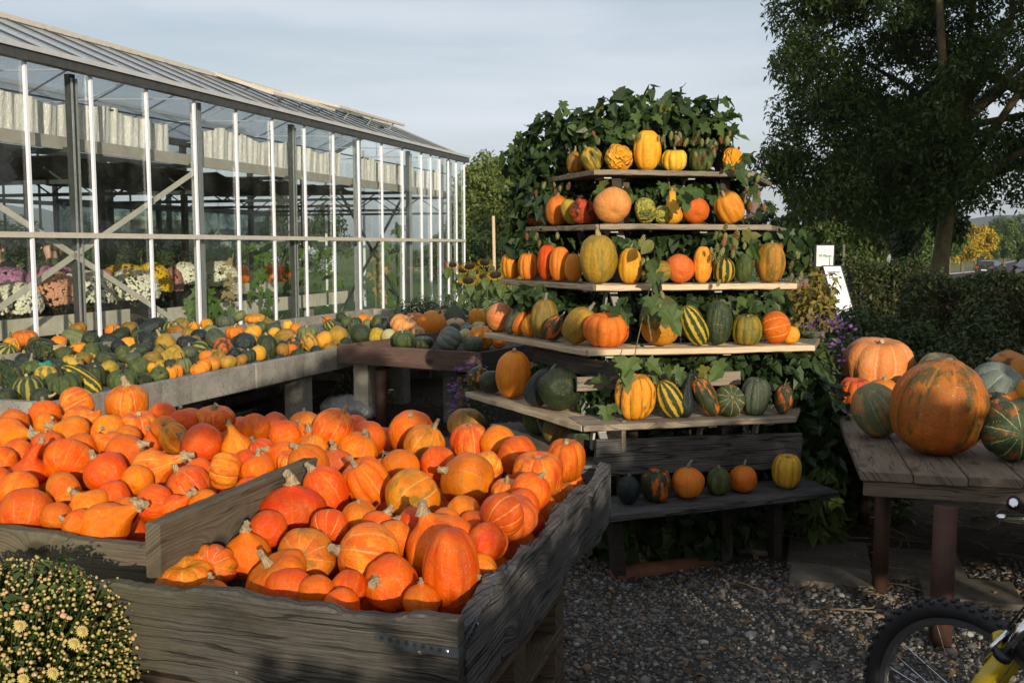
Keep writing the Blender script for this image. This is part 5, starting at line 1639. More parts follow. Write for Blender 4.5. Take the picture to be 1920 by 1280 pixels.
crate_b = [
 (140,840,152,116,'smooth','kuri_orange',None,'d'),(95,700,118,68,'smooth','kuri_orange',None,'b'),(340,722,106,92,'onion','kuri_orange','short','dl'),
 (375,545,141,99,'kuri','kuri_orange',None,'b'),(480,800,131,86,'onion','kuri_orange','cork','ul'),(620,895,160,106,'pear','kuri_red','cork','Rr'),
 (400,915,86,62,'smooth','kuri_orange',None,'b'),(850,790,100,104,'kuri','kuri_orange','cork','l'),(620,740,100,62,'smooth','kuri_red','short','f'),
 (590,615,116,102,'kuri','kuri_red','cork','ul'),(1000,800,100,60,'pear','kuri_orange','cork','Rr'),(1045,680,120,96,'kuri','kuri_gold','cork','ul'),
 (890,585,142,100,'pear','kuri_gold','cork','r'),(720,500,116,101,'onion','kuri_red','cork','Rr'),(770,650,72,74,'smooth','kuri_red',None,'b'),
 (1250,600,91,106,'round','kuri_gold','short','l'),(1125,460,121,116,'kuri','kuri_red','cork','L'),(1315,445,90,100,'pear','kuri_orange','cork','u'),
 (1440,365,76,82,'kuri','kuri_orange',None,'b'),(1440,592,96,80,'kuri','kuri_red','cork','u'),(1470,490,82,66,'kuri','kuri_stripe',None,'b'),
 (1590,415,93,91,'kuri','kuri_red','short','dl'),(1620,552,82,50,'flat','kuri_gold',None,'u'),(1750,460,80,60,'smooth','kuri_gold',None,'b'),
 (1700,382,64,52,'onion','kuri_orange','cork','ul'),(1700,340,97,66,'kuri','kuri_orange','short','u'),(1830,370,58,48,'smooth','kuri_red',None,'b'),
 (1195,315,112,62,'round','kuri_gold','cork','u'),(1040,300,46,38,'kuri','kuri_stripe',None,'b'),(1520,312,54,28,'kuri','kuri_speck',None,'b'),
 (910,290,82,62,'smooth','kuri_orange',None,'b'),(710,222,126,98,'kuri','kuri_gold','cork','u'),(425,235,101,83,'kuri','kuri_gold',None,'dl'),
 (480,325,110,84,'pear','kuri_gold',None,'r'),(385,390,106,91,'onion','kuri_orange','cork','L'),(610,365,94,62,'smooth','kuri_orange','short','f'),
 (590,460,98,66,'pear','kuri_orange',None,'L'),(780,350,106,62,'flat','kuri_gold','cork','u'),(860,425,52,68,'pear','kuri_red','cork','u'),
 (960,420,82,82,'kuri','kuri_mottled','cork','ul'),(90,392,111,86,'pear','kuri_red','cork','r'),(70,312,78,40,'smooth','kuri_orange',None,'b'),
 (140,570,110,112,'crook','kuri_red','short','u'),(35,545,64,84,'kuri','kuri_orange',None,'b'),(255,342,62,54,'kuri','kuri_red','cork','Rr'),
 (245,460,74,64,'smooth','kuri_red','short','u'),(1120,600,76,68,'kuri','kuri_orange','short','ul'),(1010,322,74,50,'smooth','kuri_red',None,'b'),
 (940,345,54,44,'smooth','kuri_red',None,'b'),(700,400,62,44,'smooth','kuri_red',None,'b'),(470,445,50,40,'smooth','kuri_red',None,'b'),
 (90,490,70,46,'smooth','kuri_orange',None,'b'),(700,800,60,50,'smooth','kuri_red',None,'b'),(330,840,60,56,'smooth','kuri_red',None,'b'),(-20,650,60,60,'smooth','kuri_red',None,'b'),
 (1370,540,56,46,'smooth','kuri_red',None,'b'),(1130,760,66,46,'smooth','kuri_orange',None,'b'),(1390,680,60,36,'smooth','kuri_orange',None,'b'),(1550,480,50,44,'smooth','kuri_red',None,'b'),(250,260,60,40,'smooth','kuri_red',None,'b')]

def heap(rows, ox, oy, sc, surf, group, ub, vb0, vb1, zb, relax=90):
    items = []
    for (x, y, rx, ry, kind, skin, stem, sd) in rows:
        m_ = .265 * 300 if kind not in ('flat',) else 0
        if min(rx, ry) < m_ and sd in ('b', 'u', 'ul', 'f', 'fr') and stem in (None, 'short') or (kind == 'smooth' and min(rx, ry) < m_):
            r0 = ry; rx, ry = max(rx, m_ * 1.05), max(ry, m_ * .97)
            y += (ry - r0) * .9
        px, py = ox + x / sc, oy + y / sc
        p = solve(px, py, surf)
        k = (p - Vector((0, 0, CAM_H))).length / FPX / sc
        items.append([p, rx * k, ry * k, kind, skin, stem, sd])
    # ease overlapping bodies apart along the line of sight and upwards so that they rest against each other
    n = len(items)
    for it in range(relax):
        for i in range(n):
            for j in range(i + 1, n):
                a, b = items[i], items[j]
                d = b[0] - a[0]
                R_ = (min(a[1], a[2]) + min(b[1], b[2]))
                L = d.length
                if 1e-5 < L < R_ * .93:
                    v = (a[0] - Vector((0, 0, CAM_H))).normalized()
                    s = 1 if d.dot(v) > 0 else -1
                    push = (R_ * .93 - L) * .28
                    mv = v * s * push
                    mv = mv + d.normalized() * push * .45
                    b[0] = b[0] + mv; a[0] = a[0] - mv
        for a in items:          # the boards hold everything in
            r_ = min(a[1], a[2]) * .96
            u_, v_ = heap_u(a[0]), heap_v(a[0])
            if a[0].z - r_ < zb + .02:
                u2 = max(u_, ub + r_ * .97)
                v2 = min(max(v_, vb0 + r_), vb1 - r_) if vb1 - vb0 > 2 * r_ else v_
                dz_ = min(max(0, (u2 - u_) * .22), .05)
                a[0] = a[0] + U * (u2 - u_) - V * (v2 - v_) + Z * dz_
    out = []
    for (p, rx, ry, kind, skin, stem, sd) in items:
        if sd == 'b' and kind in ('smooth', 'kuri') and rng.random() < .42:
            sd, stem = [('u', 'short'), ('ul', 'cork'), ('ur', 'cork'), ('fl', 'cork'), ('L', 'cork')][rng.integers(5)]
            kind = 'kuri' if rng.random() < .6 else 'onion'
        s = ST[sd]
        if kind == 'long2':
            r = gourd(p, rx * 2, ry * 2, 'oval', skin, None, (0.06, -.02, 1), group=group, cat='squash', name='squash')
            r['o'].scale.x *= 1
            st_ = bpy.data.objects.new('stem', stem_mesh('short', 1)); COL.objects.link(st_)
            st_.parent = r['o']; st_.location = (.93, 0, -.05); st_.rotation_euler = (0, 1.5, 0); st_.scale = (.8, .8, .8)
            r['o'].rotation_quaternion = Quaternion((0, 0, 1), -.4)
            st_.material_slots[0].link = 'OBJECT'; st_.material_slots[0].material = MT['stem_tan']
            r['stem'] = 'short'
        else:
            sm = 'stem_tan' if rng.random() < .86 else 'stem_grey'
            r = gourd(p, rx * 2, ry * 2, kind, skin, stem, dirv(*s), sm, group=group, cat='squash', name='squash')
        out.append(r)
    return out
H1 = heap(crate_a, 400, 740, 2.3705, surf1, 'squashes heaped in the front crate', .0, -.005, WID - .055, .86)
H2 = heap(crate_b, 0, 680, 2.977, surf2, 'squashes heaped in the left crate', .355, WID + .0, WID + 3.0, .84)
def filler(fn, u0, u1, v0, v1, zf, group, step=.175):
    out = []
    for u in np.arange(u0, u1, step):
        for v in np.arange(v0, v1, step):
            p = fn(u + rng.uniform(-.02, .02), v + rng.uniform(-.02, .02), 0)
            p.z = zf(p) - .165 + rng.uniform(-.012, .012)
            p.z = max(p.z, .725)
            out.append(gourd(p, .158, .15, 'smooth', 'kuri_red' if rng.random() < .6 else 'kuri_orange', None, dirv(rng.normal(), rng.normal(), rng.normal()), group=group, cat='squash', name='squash'))
    return out
EX = []
for (px, py, r_, skin, kind, sd, stem) in ((560, 868, 40, 'kuri_orange', 'kuri', 'ul', 'cork'), (598, 846, 40, 'kuri_red', 'kuri', 'u', 'short'), (640, 838, 40, 'kuri_gold', 'kuri', 'ur', 'cork'), (545, 850, 36, 'kuri_orange', 'smooth', 'b', None), (575, 835, 34, 'kuri_red', 'onion', 'u', 'cork'), (660, 812, 36, 'kuri_orange', 'kuri', 'L', 'short'), (618, 812, 36, 'kuri_stripe', 'kuri', 'b', None), (690, 822, 34, 'kuri_red', 'smooth', 'b', None)):
    p = solve(px, py, lambda q: surf1(q) + .015)
    k = (p - Vector((0, 0, CAM_H))).length / FPX
    for it in range(12):
        for g in H1 + H2 + EX:
            d = p - g['pos']; R_ = (min(g['w'], g['h']) / 2 + r_ * k) * .86
            if 1e-4 < d.length < R_: p = p + d.normalized() * (R_ - d.length) * .35
    EX.append(gourd(p, r_ * 2 * k, r_ * 1.9 * k, kind, skin, stem, dirv(*ST[sd]), group='squashes heaped in the front crate', cat='squash', name='squash'))
H1 = H1 + EX
F1 = filler(cp, .14, LEN - .02, .10, WID - .12, surf1, 'squashes heaped in the front crate')
F2 = filler(lp, .46, 1.95, .10, 1.36, surf2, 'squashes heaped in the left crate')

STW = dict(tall='tall stem', cork='corky stem', short='short stem', thin='thin stem', knob='stem stub', hook='hooked stem', stub='thick stub')
def label_rows(recs, fu, fv, nrows, noun, row_phrase, from_phrase):
    """rows counted from the front, places counted along each row"""
    recs = sorted(recs, key=lambda r: fu(r['pos']))
    per = math.ceil(len(recs) / nrows)
    for i in range(nrows):
        row = sorted(recs[i * per:(i + 1) * per], key=lambda r: fv(r['pos']))
        for j, r in enumerate(row):
            r['o']['label'] = f"{look(r, noun)}, {ORD[j]} from the {from_phrase}, {row_phrase.format(ORD[i])}"
label_rows(H1, heap_u, heap_v, 6, 'squash', '{} row of the front crate', 'gravel side')
label_rows(H2, heap_u, heap_v, 6, 'squash', '{} row of the left crate', 'divider')
label_rows(F1, heap_u, heap_v, 8, 'squash', '{} buried row of the front crate', 'gravel side')
label_rows(F2, heap_u, heap_v, 9, 'squash', '{} buried row of the left crate', 'divider')

# ------------------------------------------------------------------ concrete gourd table
TA, TB = atz(82, 757, .75), atz(640, 651, .75)
ud = (TB - TA); ud.z = 0; ud.normalize()
vd = Vector((ud.y, -ud.x, 0))
TA.z = 0
def tp(u, v, z):
    """u along the right-hand rim, v to the left of it"""
    return TA + ud * u - vd * v + Z * z
TL, TW_ = 8.6, 2.35
tab = thing('gourd_table', tp(TL / 2, TW_ / 2, 0), 'long concrete-rimmed table covered with ornamental gourds beside the greenhouse', 'table')
for k in range(4):
    a, b = TL * k / 4, TL * (k + 1) / 4 - .012
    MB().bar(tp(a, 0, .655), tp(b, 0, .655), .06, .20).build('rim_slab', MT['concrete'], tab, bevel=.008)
    MB().bar(tp(a, TW_, .665), tp(b, TW_, .665), .06, .20).build('rim_slab', MT['concrete'], tab, bevel=.008)
MB().bar(tp(TL, -.03, .665), tp(TL, TW_ + .03, .665), .06, .20).build('rim_slab', MT['concrete'], tab, bevel=.008)
MB().bar(tp(.03, .10, .655), tp(.03, TW_ + .03, .655), .06, .20).build('rim_slab', MT['concrete'], tab, bevel=.008)
for k in range(6):
    a, b = .04 + (TL - .08) * k / 6, .04 + (TL - .08) * (k + 1) / 6 - .01
    MB().frame(tp((a + b) / 2, TW_ / 2, .63), ud * (b - a) / 2, vd * (TW_ / 2 - .035), Z * .025).build('top_slab', MT['concrete'], tab)
for u in (1.15, 3.0, 5.0, 7.0):
    for v in (.12, TW_ - .2):
        MB().frame(tp(u, v, .275), ud * .09, vd * .09, Z * .275).build('leg', MT['concrete'], tab, bevel=.008)
    MB().frame(tp(u, TW_ / 2, .575), ud * .07, vd * (TW_ / 2 - .25), Z * .028).build('cross_bearer', MT['concrete'], tab)

gt = [ # full-photo pixels: centre, width, height, shape, skin, stem, direction
 (55,734,54,50,'round','striped_dark','hook','u'),(117,723,66,42,'round','green','tall','u'),(152,713,72,40,'long','striped','thin','ul2'),(86,703,38,34,'kuri','mottle_yellow','short','u'),
 (26,711,46,50,'lump','warty_dark','short','u'),(180,706,36,40,'round','dark_green','short','u'),(230,713,56,32,'flat','green','hook','u'),(205,692,38,28,'kuri','olive_gold',None,'b'),
 (261,689,40,36,'smooth','green',None,'f'),(299,703,38,26,'kuri','green','short','fr'),(273,714,30,18,'lump','warty_dark',None,'b'),(321,699,26,22,'round','orange','tall','u'),
 (285,689,18,20,'kuri','yellow',None,'b'),(77,661,64,38,'oval','warty_dark','tall','r'),(10,663,44,34,'oval','striped_dark','thin','ur'),(22,650,34,32,'lump','yellow_wart','tall','u'),
 (46,634,44,24,'flat','red_lines2','short','u'),(67,643,26,22,'kuri','green','short','u'),(110,641,28,22,'kuri','orange','hook','u'),(141,636,46,30,'oval','pale_green',None,'L'),
 (143,619,38,24,'kuri','brown_orange','thin','ul'),(170,638,36,26,'kuri','dark_green',None,'b'),(148,653,30,18,'round','orange','tall','u'),(172,660,38,24,'kuri','green',None,'r'),
 (136,681,38,26,'kuri','mottle_yellow','short','ur'),(199,676,40,22,'oval','dark_green',None,'L'),(213,621,34,22,'kuri','orange',None,'b'),(223,629,42,24,'kuri','dark_green','hook','ul'),
 (243,614,30,22,'kuri','olive','short','u'),(279,617,44,28,'long','navy',None,'br'),(241,643,30,22,'kuri','yellow','short','u'),(275,643,40,40,'oval','navy',None,'bl'),
 (311,644,38,36,'smooth','olive_gold','tall','ul'),(232,664,38,24,'kuri','green','hook','r'),(261,655,36,22,'kuri','dark_green','thin','u'),(318,666,50,26,'flat','olive_gold','thin','ul'),
 (222,650,32,22,'kuri','navy',None,'b'),(301,609,26,22,'kuri','brown_orange','tall','u'),(322,616,32,24,'round','striped_dark','short','u'),(100,655,30,22,'kuri','dark_green','short','u'),
 (335,667,26,22,'kuri','olive_gold',None,'b'),(376,690,42,24,'round','orange','thin','ul'),(395,682,38,26,'kuri','yellow','short','u'),(427,678,34,24,'smooth','olive_gold','short','u'),
 (451,675,28,20,'kuri','brown_orange','tall','ul'),(466,667,30,24,'round','dark_green','short','u'),(485,662,30,28,'smooth','yellow','short','u'),(500,650,40,46,'oval','dark_green','short','u'),
 (530,656,24,26,'kuri','brown_orange','short','u'),(547,655,22,20,'kuri','orange',None,'b'),(553,646,36,30,'kuri','dark_orange','short','u'),(581,641,32,36,'oval','mottle_yellow',None,'ul'),
 (607,636,34,28,'smooth','yellow','thin','ul'),(633,630,42,36,'smooth','olive_gold',None,'b'),(418,650,34,32,'oval','red_dark',None,'ur'),(459,643,42,36,'oval','navy',None,'ur'),
 (406,636,42,34,'oval','gray_green',None,'bl'),(375,653,32,30,'smooth','striped_dark',None,'l'),(344,686,30,28,'round','pale_green','thin','u'),(333,696,20,24,'round','orange','short','u'),
 (440,623,38,22,'round','orange','hook','u'),(473,624,38,26,'kuri','yellow','hook','ul'),(514,624,28,16,'kuri','yellow',None,'b'),(517,614,36,34,'pear','gray_green','thin','ur'),
 (540,612,20,22,'round','yellow_rib','short','u'),(557,617,28,20,'kuri','orange','thin','ur'),(576,624,42,24,'round','pale_green','short','u'),(502,607,24,20,'kuri','olive','short','u'),
 (478,597,38,14,'flat','yellow',None,'u'),(449,592,26,18,'kuri','pale_green','tall','ul'),(423,602,38,22,'round','gray_green','tall','u'),(387,607,24,18,'lump','yellow_wart','short','u'),
 (364,612,22,18,'kuri','yellow','hook','u'),(373,628,32,22,'kuri','navy','thin','u'),(349,642,36,24,'oval','navy','thin','u'),(617,609,26,20,'kuri','striped_dark','thin','ul'),
 (614,602,22,16,'kuri','orange',None,'b'),(641,594,26,20,'kuri','dark_green','thin','u'),(652,604,26,24,'kuri','green','hook','u'),(12,744,34,30,'kuri','dark_green',None,'b'),
 (78,747,44,30,'kuri','dark_green','hook','r'),(340,612,40,26,'smooth','olive',None,'b'),(331,620,34,22,'kuri','brown_orange','short','u'),(470,638,30,24,'kuri','mottle_yellow','short','u'),
 (535,632,44,28,'oval','olive',None,'r'),(490,612,26,20,'kuri','green','tall','u'),(395,620,30,22,'kuri','pale_green','short','u'),(355,660,34,24,'kuri','gray_green','short','u'),
 (388,668,30,22,'kuri','orange','short','u'),(412,668,32,22,'kuri','brown_orange','hook','u'),(440,664,30,22,'kuri','navy',None,'b'),(355,626,28,20,'kuri','olive_gold','hook','u'),
 (300,630,34,22,'kuri','dark_green','short','u'),(262,630,34,22,'kuri','green','thin','u'),(190,655,32,22,'kuri','dark_green','short','ur'),(205,640,36,24,'oval','navy',None,'l'),
 (120,662,34,24,'kuri','green','hook','u'),(155,672,34,24,'kuri','olive','short','u'),(105,690,40,28,'kuri','dark_green','short','l'),(60,690,36,28,'kuri','green','tall','u'),
 (8,690,40,30,'kuri','warty_dark','short','u'),(46,675,34,26,'kuri','navy','short','u'),(320,684,30,22,'kuri','dark_green','short','u'),(250,672,34,24,'kuri','gray_green','hook','u'),
 (285,672,36,24,'oval','olive',None,'r'),(300,684,30,20,'kuri','mottle_yellow','short','u'),(175,690,30,22,'kuri','dark_green','short','u'),(150,695,30,22,'kuri','navy',None,'b')]
ST['ul2'] = (-.75, .62, .1)
def tsurf(p): return .725 + .045 * float(np.interp((p - TA).dot(-vd), [0, .5, 2], [0, 1, .7]))
GT = []
for (px, py, ww, hh, kind, skin, stem, sd) in gt:
    p = solve(px, py, tsurf, 3, 17)
    k = (p - Vector((0, 0, CAM_H))).length / FPX
    v = (p - TA).dot(-vd)
    sm = ['stem_tan', 'stem_green', 'stem_dark', 'stem_grey'][rng.choice(4, p=[.45, .2, .2, .15])]
    GT.append(gourd(p, ww * k, hh * k, kind, skin, stem, dirv(*ST[sd]), sm, group='ornamental gourds on the concrete table', cat='gourd', name='gourd', ssize=1.15))
# gourds lying between them
skins = ['dark_green', 'green', 'navy', 'olive', 'dark_green', 'gray_green', 'dark_green', 'navy', 'mottle_yellow', 'warty_dark']
for i in range(900):
    if len(GT) > 200: break
    u, v = rng.uniform(.25, 6.6), rng.uniform(.15, TW_ - .15)
    p = tp(u, v, .70)
    if p.x / p.y < -.56: continue
    if u > 4.6 and v > 1.3 - .2 * (u - 4.6): continue
    rad = rng.uniform(.055, .085)
    if any((g['pos'] - p).length < (min(g['w'], g['h']) / 2 + rad) * .9 for g in GT): continue
    GT.append(gourd(p, rad * 2, rad * 1.9, ['kuri', 'round', 'oval', 'smooth', 'lump'][rng.integers(5)], skins[rng.integers(len(skins))], 'short' if rng.random() < .6 else None,
                    dirv(rng.normal(), .4, rng.normal()), 'stem_grey', group='ornamental gourds on the concrete table', cat='gourd', name='gourd'))
label_rows(GT, lambda p: (p - TA).dot(ud), lambda p: (p - TA).dot(-vd), 20, 'gourd', '{} cross-row of the concrete table', 'outer rim')
# scrap of teal netting among them
tn = MB()
for i in range(9):
    a = solve(72 + i * 4 + rng.uniform(-4, 4), 690 - i * 1.2 + rng.uniform(-4, 4), lambda p: .80)
    tn.lathe(a, [(.0, -.02), (.03, -.012), (.035, .006), (.0, .02)], 7, Vector((rng.normal() * .4, rng.normal() * .4, 1)))
tag(tn.build('netting', MT['teal_cloth']), 'crumpled teal green netting among the gourds on the concrete table', 'netting')

# ------------------------------------------------------------------ brown-edged table behind
Q0, Q1 = atz(638, 646, .80), atz(901, 662, .80)
qd = Q1 - Q0; QW = qd.length; qd.normalize(); qb = Vector((-qd.y, qd.x, 0))
def qp(a, b, z): return Vector((Q0.x, Q0.y, 0)) + qd * a + qb * b + Z * z
t2 = thing('squash_table', qp(QW / 2, 1.0, 0), 'table with red-brown front board on rusty poles between gourd table and rack', 'table')
plank('front_board', qp(-.01, 0, .72), qp(QW + .01, 0, .72), .175, .035, MT['red_wood'], t2, nx=30, ny=4)
plank('end_board', qp(QW, .02, .72), qp(QW, 2.4, .72), .17, .03, MT['dark_wood'], t2)
plank('end_board', qp(0, .02, .72), qp(0, 2.4, .72), .15, .03, MT['red_wood'], t2)
for k in range(8):
    plank('top_board', qp(.02, .14 + k * .29, .70), qp(QW - .02, .14 + k * .29, .70), .28, .025, MT['dark_wood'], t2, wdir=qb)
plank('bearer', qp(.35, .15, .63), qp(.35, 2.3, .63), .10, .06, MT['dark_wood'], t2)
plank('bearer', qp(QW - .3, .15, .63), qp(QW - .3, 2.3, .63), .10, .06, MT['dark_wood'], t2)
for a, b, r, m in ((.38, .10, .055, 'brown_leg'), (QW - .26, .10, .036, 'rust_pole'), (.4, 2.2, .04, 'rust_pole'), (QW - .3, 2.2, .04, 'rust_pole')):
    MB().tube([qp(a, b, 0), qp(a, b, .58)], r, 14).build('leg', MT[m], t2, True)
cpst = thing('concrete_post', qp(.62, .9, 0), 'short pale concrete post standing right of the brown table leg', 'post')
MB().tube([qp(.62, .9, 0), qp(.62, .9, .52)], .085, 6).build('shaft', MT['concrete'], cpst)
MB().frame(qp(.62, .9, .54), qd * .1, qb * .1, Z * .02).build('cap', MT['concrete'], cpst)
cp2 = thing('concrete_post', tp(3.45, -.25, 0), 'sunlit square concrete post standing beside the gourd table', 'post')
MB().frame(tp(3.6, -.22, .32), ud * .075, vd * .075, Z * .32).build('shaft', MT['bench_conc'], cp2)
MB().frame(tp(3.6, -.22, .08), ud * .085, vd * .085, Z * .08).build('foot', MT['dark_wood'], cp2)

q_list = [ # base pixels
 (677,626,42,36,'smooth','dark_green',None,'f'),(707,631,40,26,'kuri','olive_gold',None,'f'),(712,620,36,18,'kuri','navy',None,'b'),(730,632,36,28,'smooth','cream',None,'r'),(755,636,44,30,'round','green','thin','u'),
 (723,606,28,26,'bottle','navy',None,'u'),(709,604,28,28,'oval','green',None,'ur'),(758,612,56,32,'flat','salmon','tall','ur'),(778,597,42,22,'kuri','orange','short','u'),(798,592,42,20,'round','orange','short','u'),
 (820,590,34,18,'round','yellow','hook','u'),(812,608,54,50,'smooth','orange','hook','ur'),(783,625,30,28,'butternut','tan','short','f'),(766,619,16,14,'kuri','green','thin','u'),(793,642,42,20,'flat','dark_green','short','u'),
 (852,590,46,38,'cone','gray_green','cork','u'),(854,607,38,18,'round','tan','short','u'),(851,618,32,20,'kuri','dark_green',None,'f'),(842,636,60,36,'round','gray_blue',None,'L'),(878,617,34,14,'flat','gray_blue',None,'u'),
 (887,645,42,27,'round','gray_green','short','u'),(902,633,56,40,'round','yellow',None,'b'),(936,641,26,26,'kuri','orange',None,'b'),(896,596,36,34,'round','yellow','short','u'),(898,610,26,12,'flat','cream',None,'u'),
 (872,628,30,22,'kuri','cream',None,'b'),(668,606,24,24,'kuri','dark_green','short','u'),(680,598,28,20,'kuri','orange','short','u'),(698,602,26,18,'kuri','orange','short','u'),(663,615,24,24,'round','green','thin','u'),
 (690,608,26,16,'kuri','pale_green',None,'b'),(745,606,24,18,'kuri','salmon',None,'b'),(738,598,20,16,'kuri','green','thin','u'),(830,602,22,16,'kuri','navy',None,'b'),(790,606,26,18,'kuri','orange',None,'b')]
Q2 = []
for (px, py, ww, hh, kind, skin, stem, sd) in q_list:
    p = solve(px, py + hh / 2, lambda p: .72, 5, 18)          # where it rests on the boards
    k = (p - Vector((0, 0, CAM_H))).length / FPX
    c = at(px, py, p.y)
    sm = ['stem_tan', 'stem_green', 'stem_grey'][rng.integers(3)]
    Q2.append(gourd(c, ww * k, hh * k, kind, skin, stem, dirv(*ST[sd]), sm, group='pumpkins on the red-brown fronted table', cat='pumpkin'))
label_rows(Q2, lambda p: (p - Q0).dot(qb), lambda p: (p - Q0).dot(qd), 4, 'pumpkin', '{} row of the red-brown table', 'gourd-table side')

# clear plastic sack of compost on the ground
sk = thing('plastic_sack', at(655, 795, 9.3) * 1, 'clear plastic sack lying on the soil under the tables', 'sack')
sk.location.z = 0
cS = Vector((sk.location.x, sk.location.y, 0))
vs, fs = [], []
nu, nv = 28, 14
for i in range(nu + 1):
    for j in range(nv):
        a = 2 * math.pi * j / nv
        s = i / nu
        env = (math.sin(math.pi * min(1, max(0, s))) ** .35) if 0 < s < 1 else 0.05
        cr = 1 + .10 * math.sin(5 * a + 9 * s) + .07 * math.sin(11 * a - 14 * s) + .06 * rng.normal()
        x = (s - .5) * .58
        y = math.cos(a) * .17 * env * cr
        z = max(.012, .155 + math.sin(a) * .145 * env * cr)
        vs.append(cS + V * x + U * y + Z * z)
for i in range(nu):
    for j in range(nv):
        j2 = (j + 1) % nv
        fs.append((i * nv + j, i * nv + j2, (i + 1) * nv + j2, (i + 1) * nv + j))
MB().add(vs, fs).build('film', plain('plastic_film', (.34, .345, .35), (.22, .22, .225), .22, 6, 0, .4, .8, .02), sk, True)
MB().add([cS + V * .28 + U * (-.05 + .1 * (k % 2)) + Z * (.12 + .03 * k) for k in range(4)] + [cS + V * .37 + U * (-.08 + .1 * (k % 2)) + Z * (.08 + .05 * k) for k in range(4)], [(0, 1, 5, 4), (1, 3, 7, 5), (3, 2, 6, 7)]).build('tied_end', bpy.data.materials['plastic_film'], sk)
sg = gourd(at(612, 745, 9.0), .3, .17, 'smooth', 'gray_blue', None, (0, 0, 1), group=None, cat='pumpkin', label='pale grey pumpkin lying behind the plastic sack')
sg['o'].location.z = .1
gourd(Vector((at(876, 800, 6.6).x, 6.6, .50)), .30, .22, 'kuri', 'brown_orange', None, (0.2, .5, .6), cat='pumpkin', label='dark green-and-orange pumpkin standing behind the front crate beside the rack')
st_ = thing('stool', Vector((at(876, 830, 6.6).x, 6.6, 0)), 'low wooden trestle behind the front crate carrying one dark pumpkin', 'trestle')
b_ = wloc(st_)
MB().frame(b_ + Z * .36, V * .22, U * .16, Z * .02).build('top', MT['dark_wood'], st_)
for sx in (-1, 1):
    for sy in (-1, 1):
        MB().bar(b_ + V * .18 * sx + U * .12 * sy, b_ + V * .16 * sx + U * .1 * sy + Z * .34, .04, .04, U).build('leg', MT['dark_wood'], st_)
# edging stones between the path and the bed
for k, (px, py, L_, a) in enumerate(((470, 742, 1.1, U), (430, 752, 1.1, U), (600, 705, .9, V), (690, 694, .8, V), (760, 700, .7, V))):
    p = atz(px, py, .05)
    o = MB().frame(Vector((p.x, p.y, .05)), a * L_ / 2, Vector((a.y, -a.x, 0)) * .05, Z * .05).build('edging_stone', MT['slab_conc'], None, bevel=.01)
    tag(o, ['concrete edging stone lying along the soil under the gourd table', 'second edging stone nearer the crates under the gourd table', 'edging stone on the soil left of the concrete post', 'edging stone right behind the brown table leg', 'edging stone between the concrete post and the rusty pole'][k], 'edging stone', 'edging stones round the bed')
# ------------------------------------------------------------------ stepped pumpkin rack
# near corner of each tier, right end, left end (photo pixels surveyed on the shelf's top edge) and corner distance
tiers = [  # name, corner px, corner dist, right px, right dist, left px
 ('top', (1114, 317), 6.10, (1416, 331), 6.30, None, 'shelf_wood', 'shelf_wood'),
 ('second', (1125, 419), 5.80, (1446, 430), 6.02, (985, 428), 'shelf_wood', 'shelf_wood'),
 ('third', (1118, 534), 5.50, (1494, 537), 5.75, (935, 522), 'pale_wood', 'shelf_wood'),
 ('fourth', (1105, 656), 5.20, (1528, 648), 5.46, (908, 622), 'pale_wood', 'pale_wood'),
 ('fifth', (1095, 797), 4.90, (1492, 789), 5.16, (872, 733), 'shelf_wood', 'pale_wood'),
]
RC = Vector((.95, 6.5, 0))
rack = thing('pumpkin_rack', RC, 'tall stepped wooden rack of five shelves overgrown with hops and loaded with pumpkins', 'rack')
TI = []
for (nm, c, dist, r, rdist, l, m1, m2) in tiers:
    A = at(c[0], c[1], dist)
    B = at(r[0], r[1], rdist); B.z = A.z
    if l:
        Lp = atz(l[0], l[1], A.z) if nm not in ('second',) else at(l[0], l[1], dist + .9)
        if nm == 'third': Lp = at(l[0], l[1], dist + 1.05)
        Lp.z = A.z
    else:
        Lp = A + Vector((-.28, .75, 0))
    fd = (B - A).normalized(); fn = Vector((-fd.y, fd.x, 0))
    ld = (Lp - A).normalized(); ln = Vector((ld.y, -ld.x, 0))
    W1, Th = .28, .032
    zc = A.z - Th / 2 - .002
    # front boards: two side by side, then the left boards butted against them
    def board(p0, d, nrm, L, m, name, st=0.0, drop=0.0):
        for k in range(2):
            off = nrm * (.072 + k * .148)
            x0 = st + (0 if k == 0 else .0)
            plank(name, p0 + d * x0 + off + Z * (zc - A.z - drop), p0 + d * L + off + Z * (zc - A.z - drop), .142, Th, MT[m], rack, wdir=nrm, nx=24, label=None)
    board(A, fd, fn, (B - A).length, m1, 'front_shelf_board')
    board(A, ld, ln, (Lp - A).length, m2, 'left_shelf_board', .03, .003)
    # right-hand and rear boards so that the rack is a closed pyramid
    Rp = B + Vector((.35, .95, 0))
    rd_ = (Rp - B).normalized()
    board(B, rd_, Vector((-rd_.y, rd_.x, 0)), (Rp - B).length, 'shelf_wood', 'right_shelf_board', .05, .004)
    TI.append(dict(A=A, B=B, L=Lp, fd=fd, fn=fn, ld=ld, ln=ln, R=Rp))
    # brackets under the front
    for s in (.10, .62, .9):
        p = A + fd * ((B - A).length * s) + fn * .20
        b_ = MB().bar(p + Z * (-.04), p + Z * (-.17) + fn * .05, .045, .012, fd).bar(p + Z * (-.045) - fn * .14, p + Z * (-.045) + fn * .06, .045, .012, Z)
        b_ = b_.build('bracket', MT['cream_paint' if nm in ('fourth', 'fifth') else 'galv'], rack)
        MB().lathe(p + Z * -.15 + fn * .03, [(.008, 0), (.006, .006)], 8, -fn).build('bracket_screw', MT['bolt'], b_)
    for s in (.12, .6):
        p = A + ld * ((Lp - A).length * s) + ln * .20
        MB().bar(p + Z * (-.04), p + Z * (-.18) + ln * .05, .045, .012, ld).build('bracket', MT['galv'], rack)
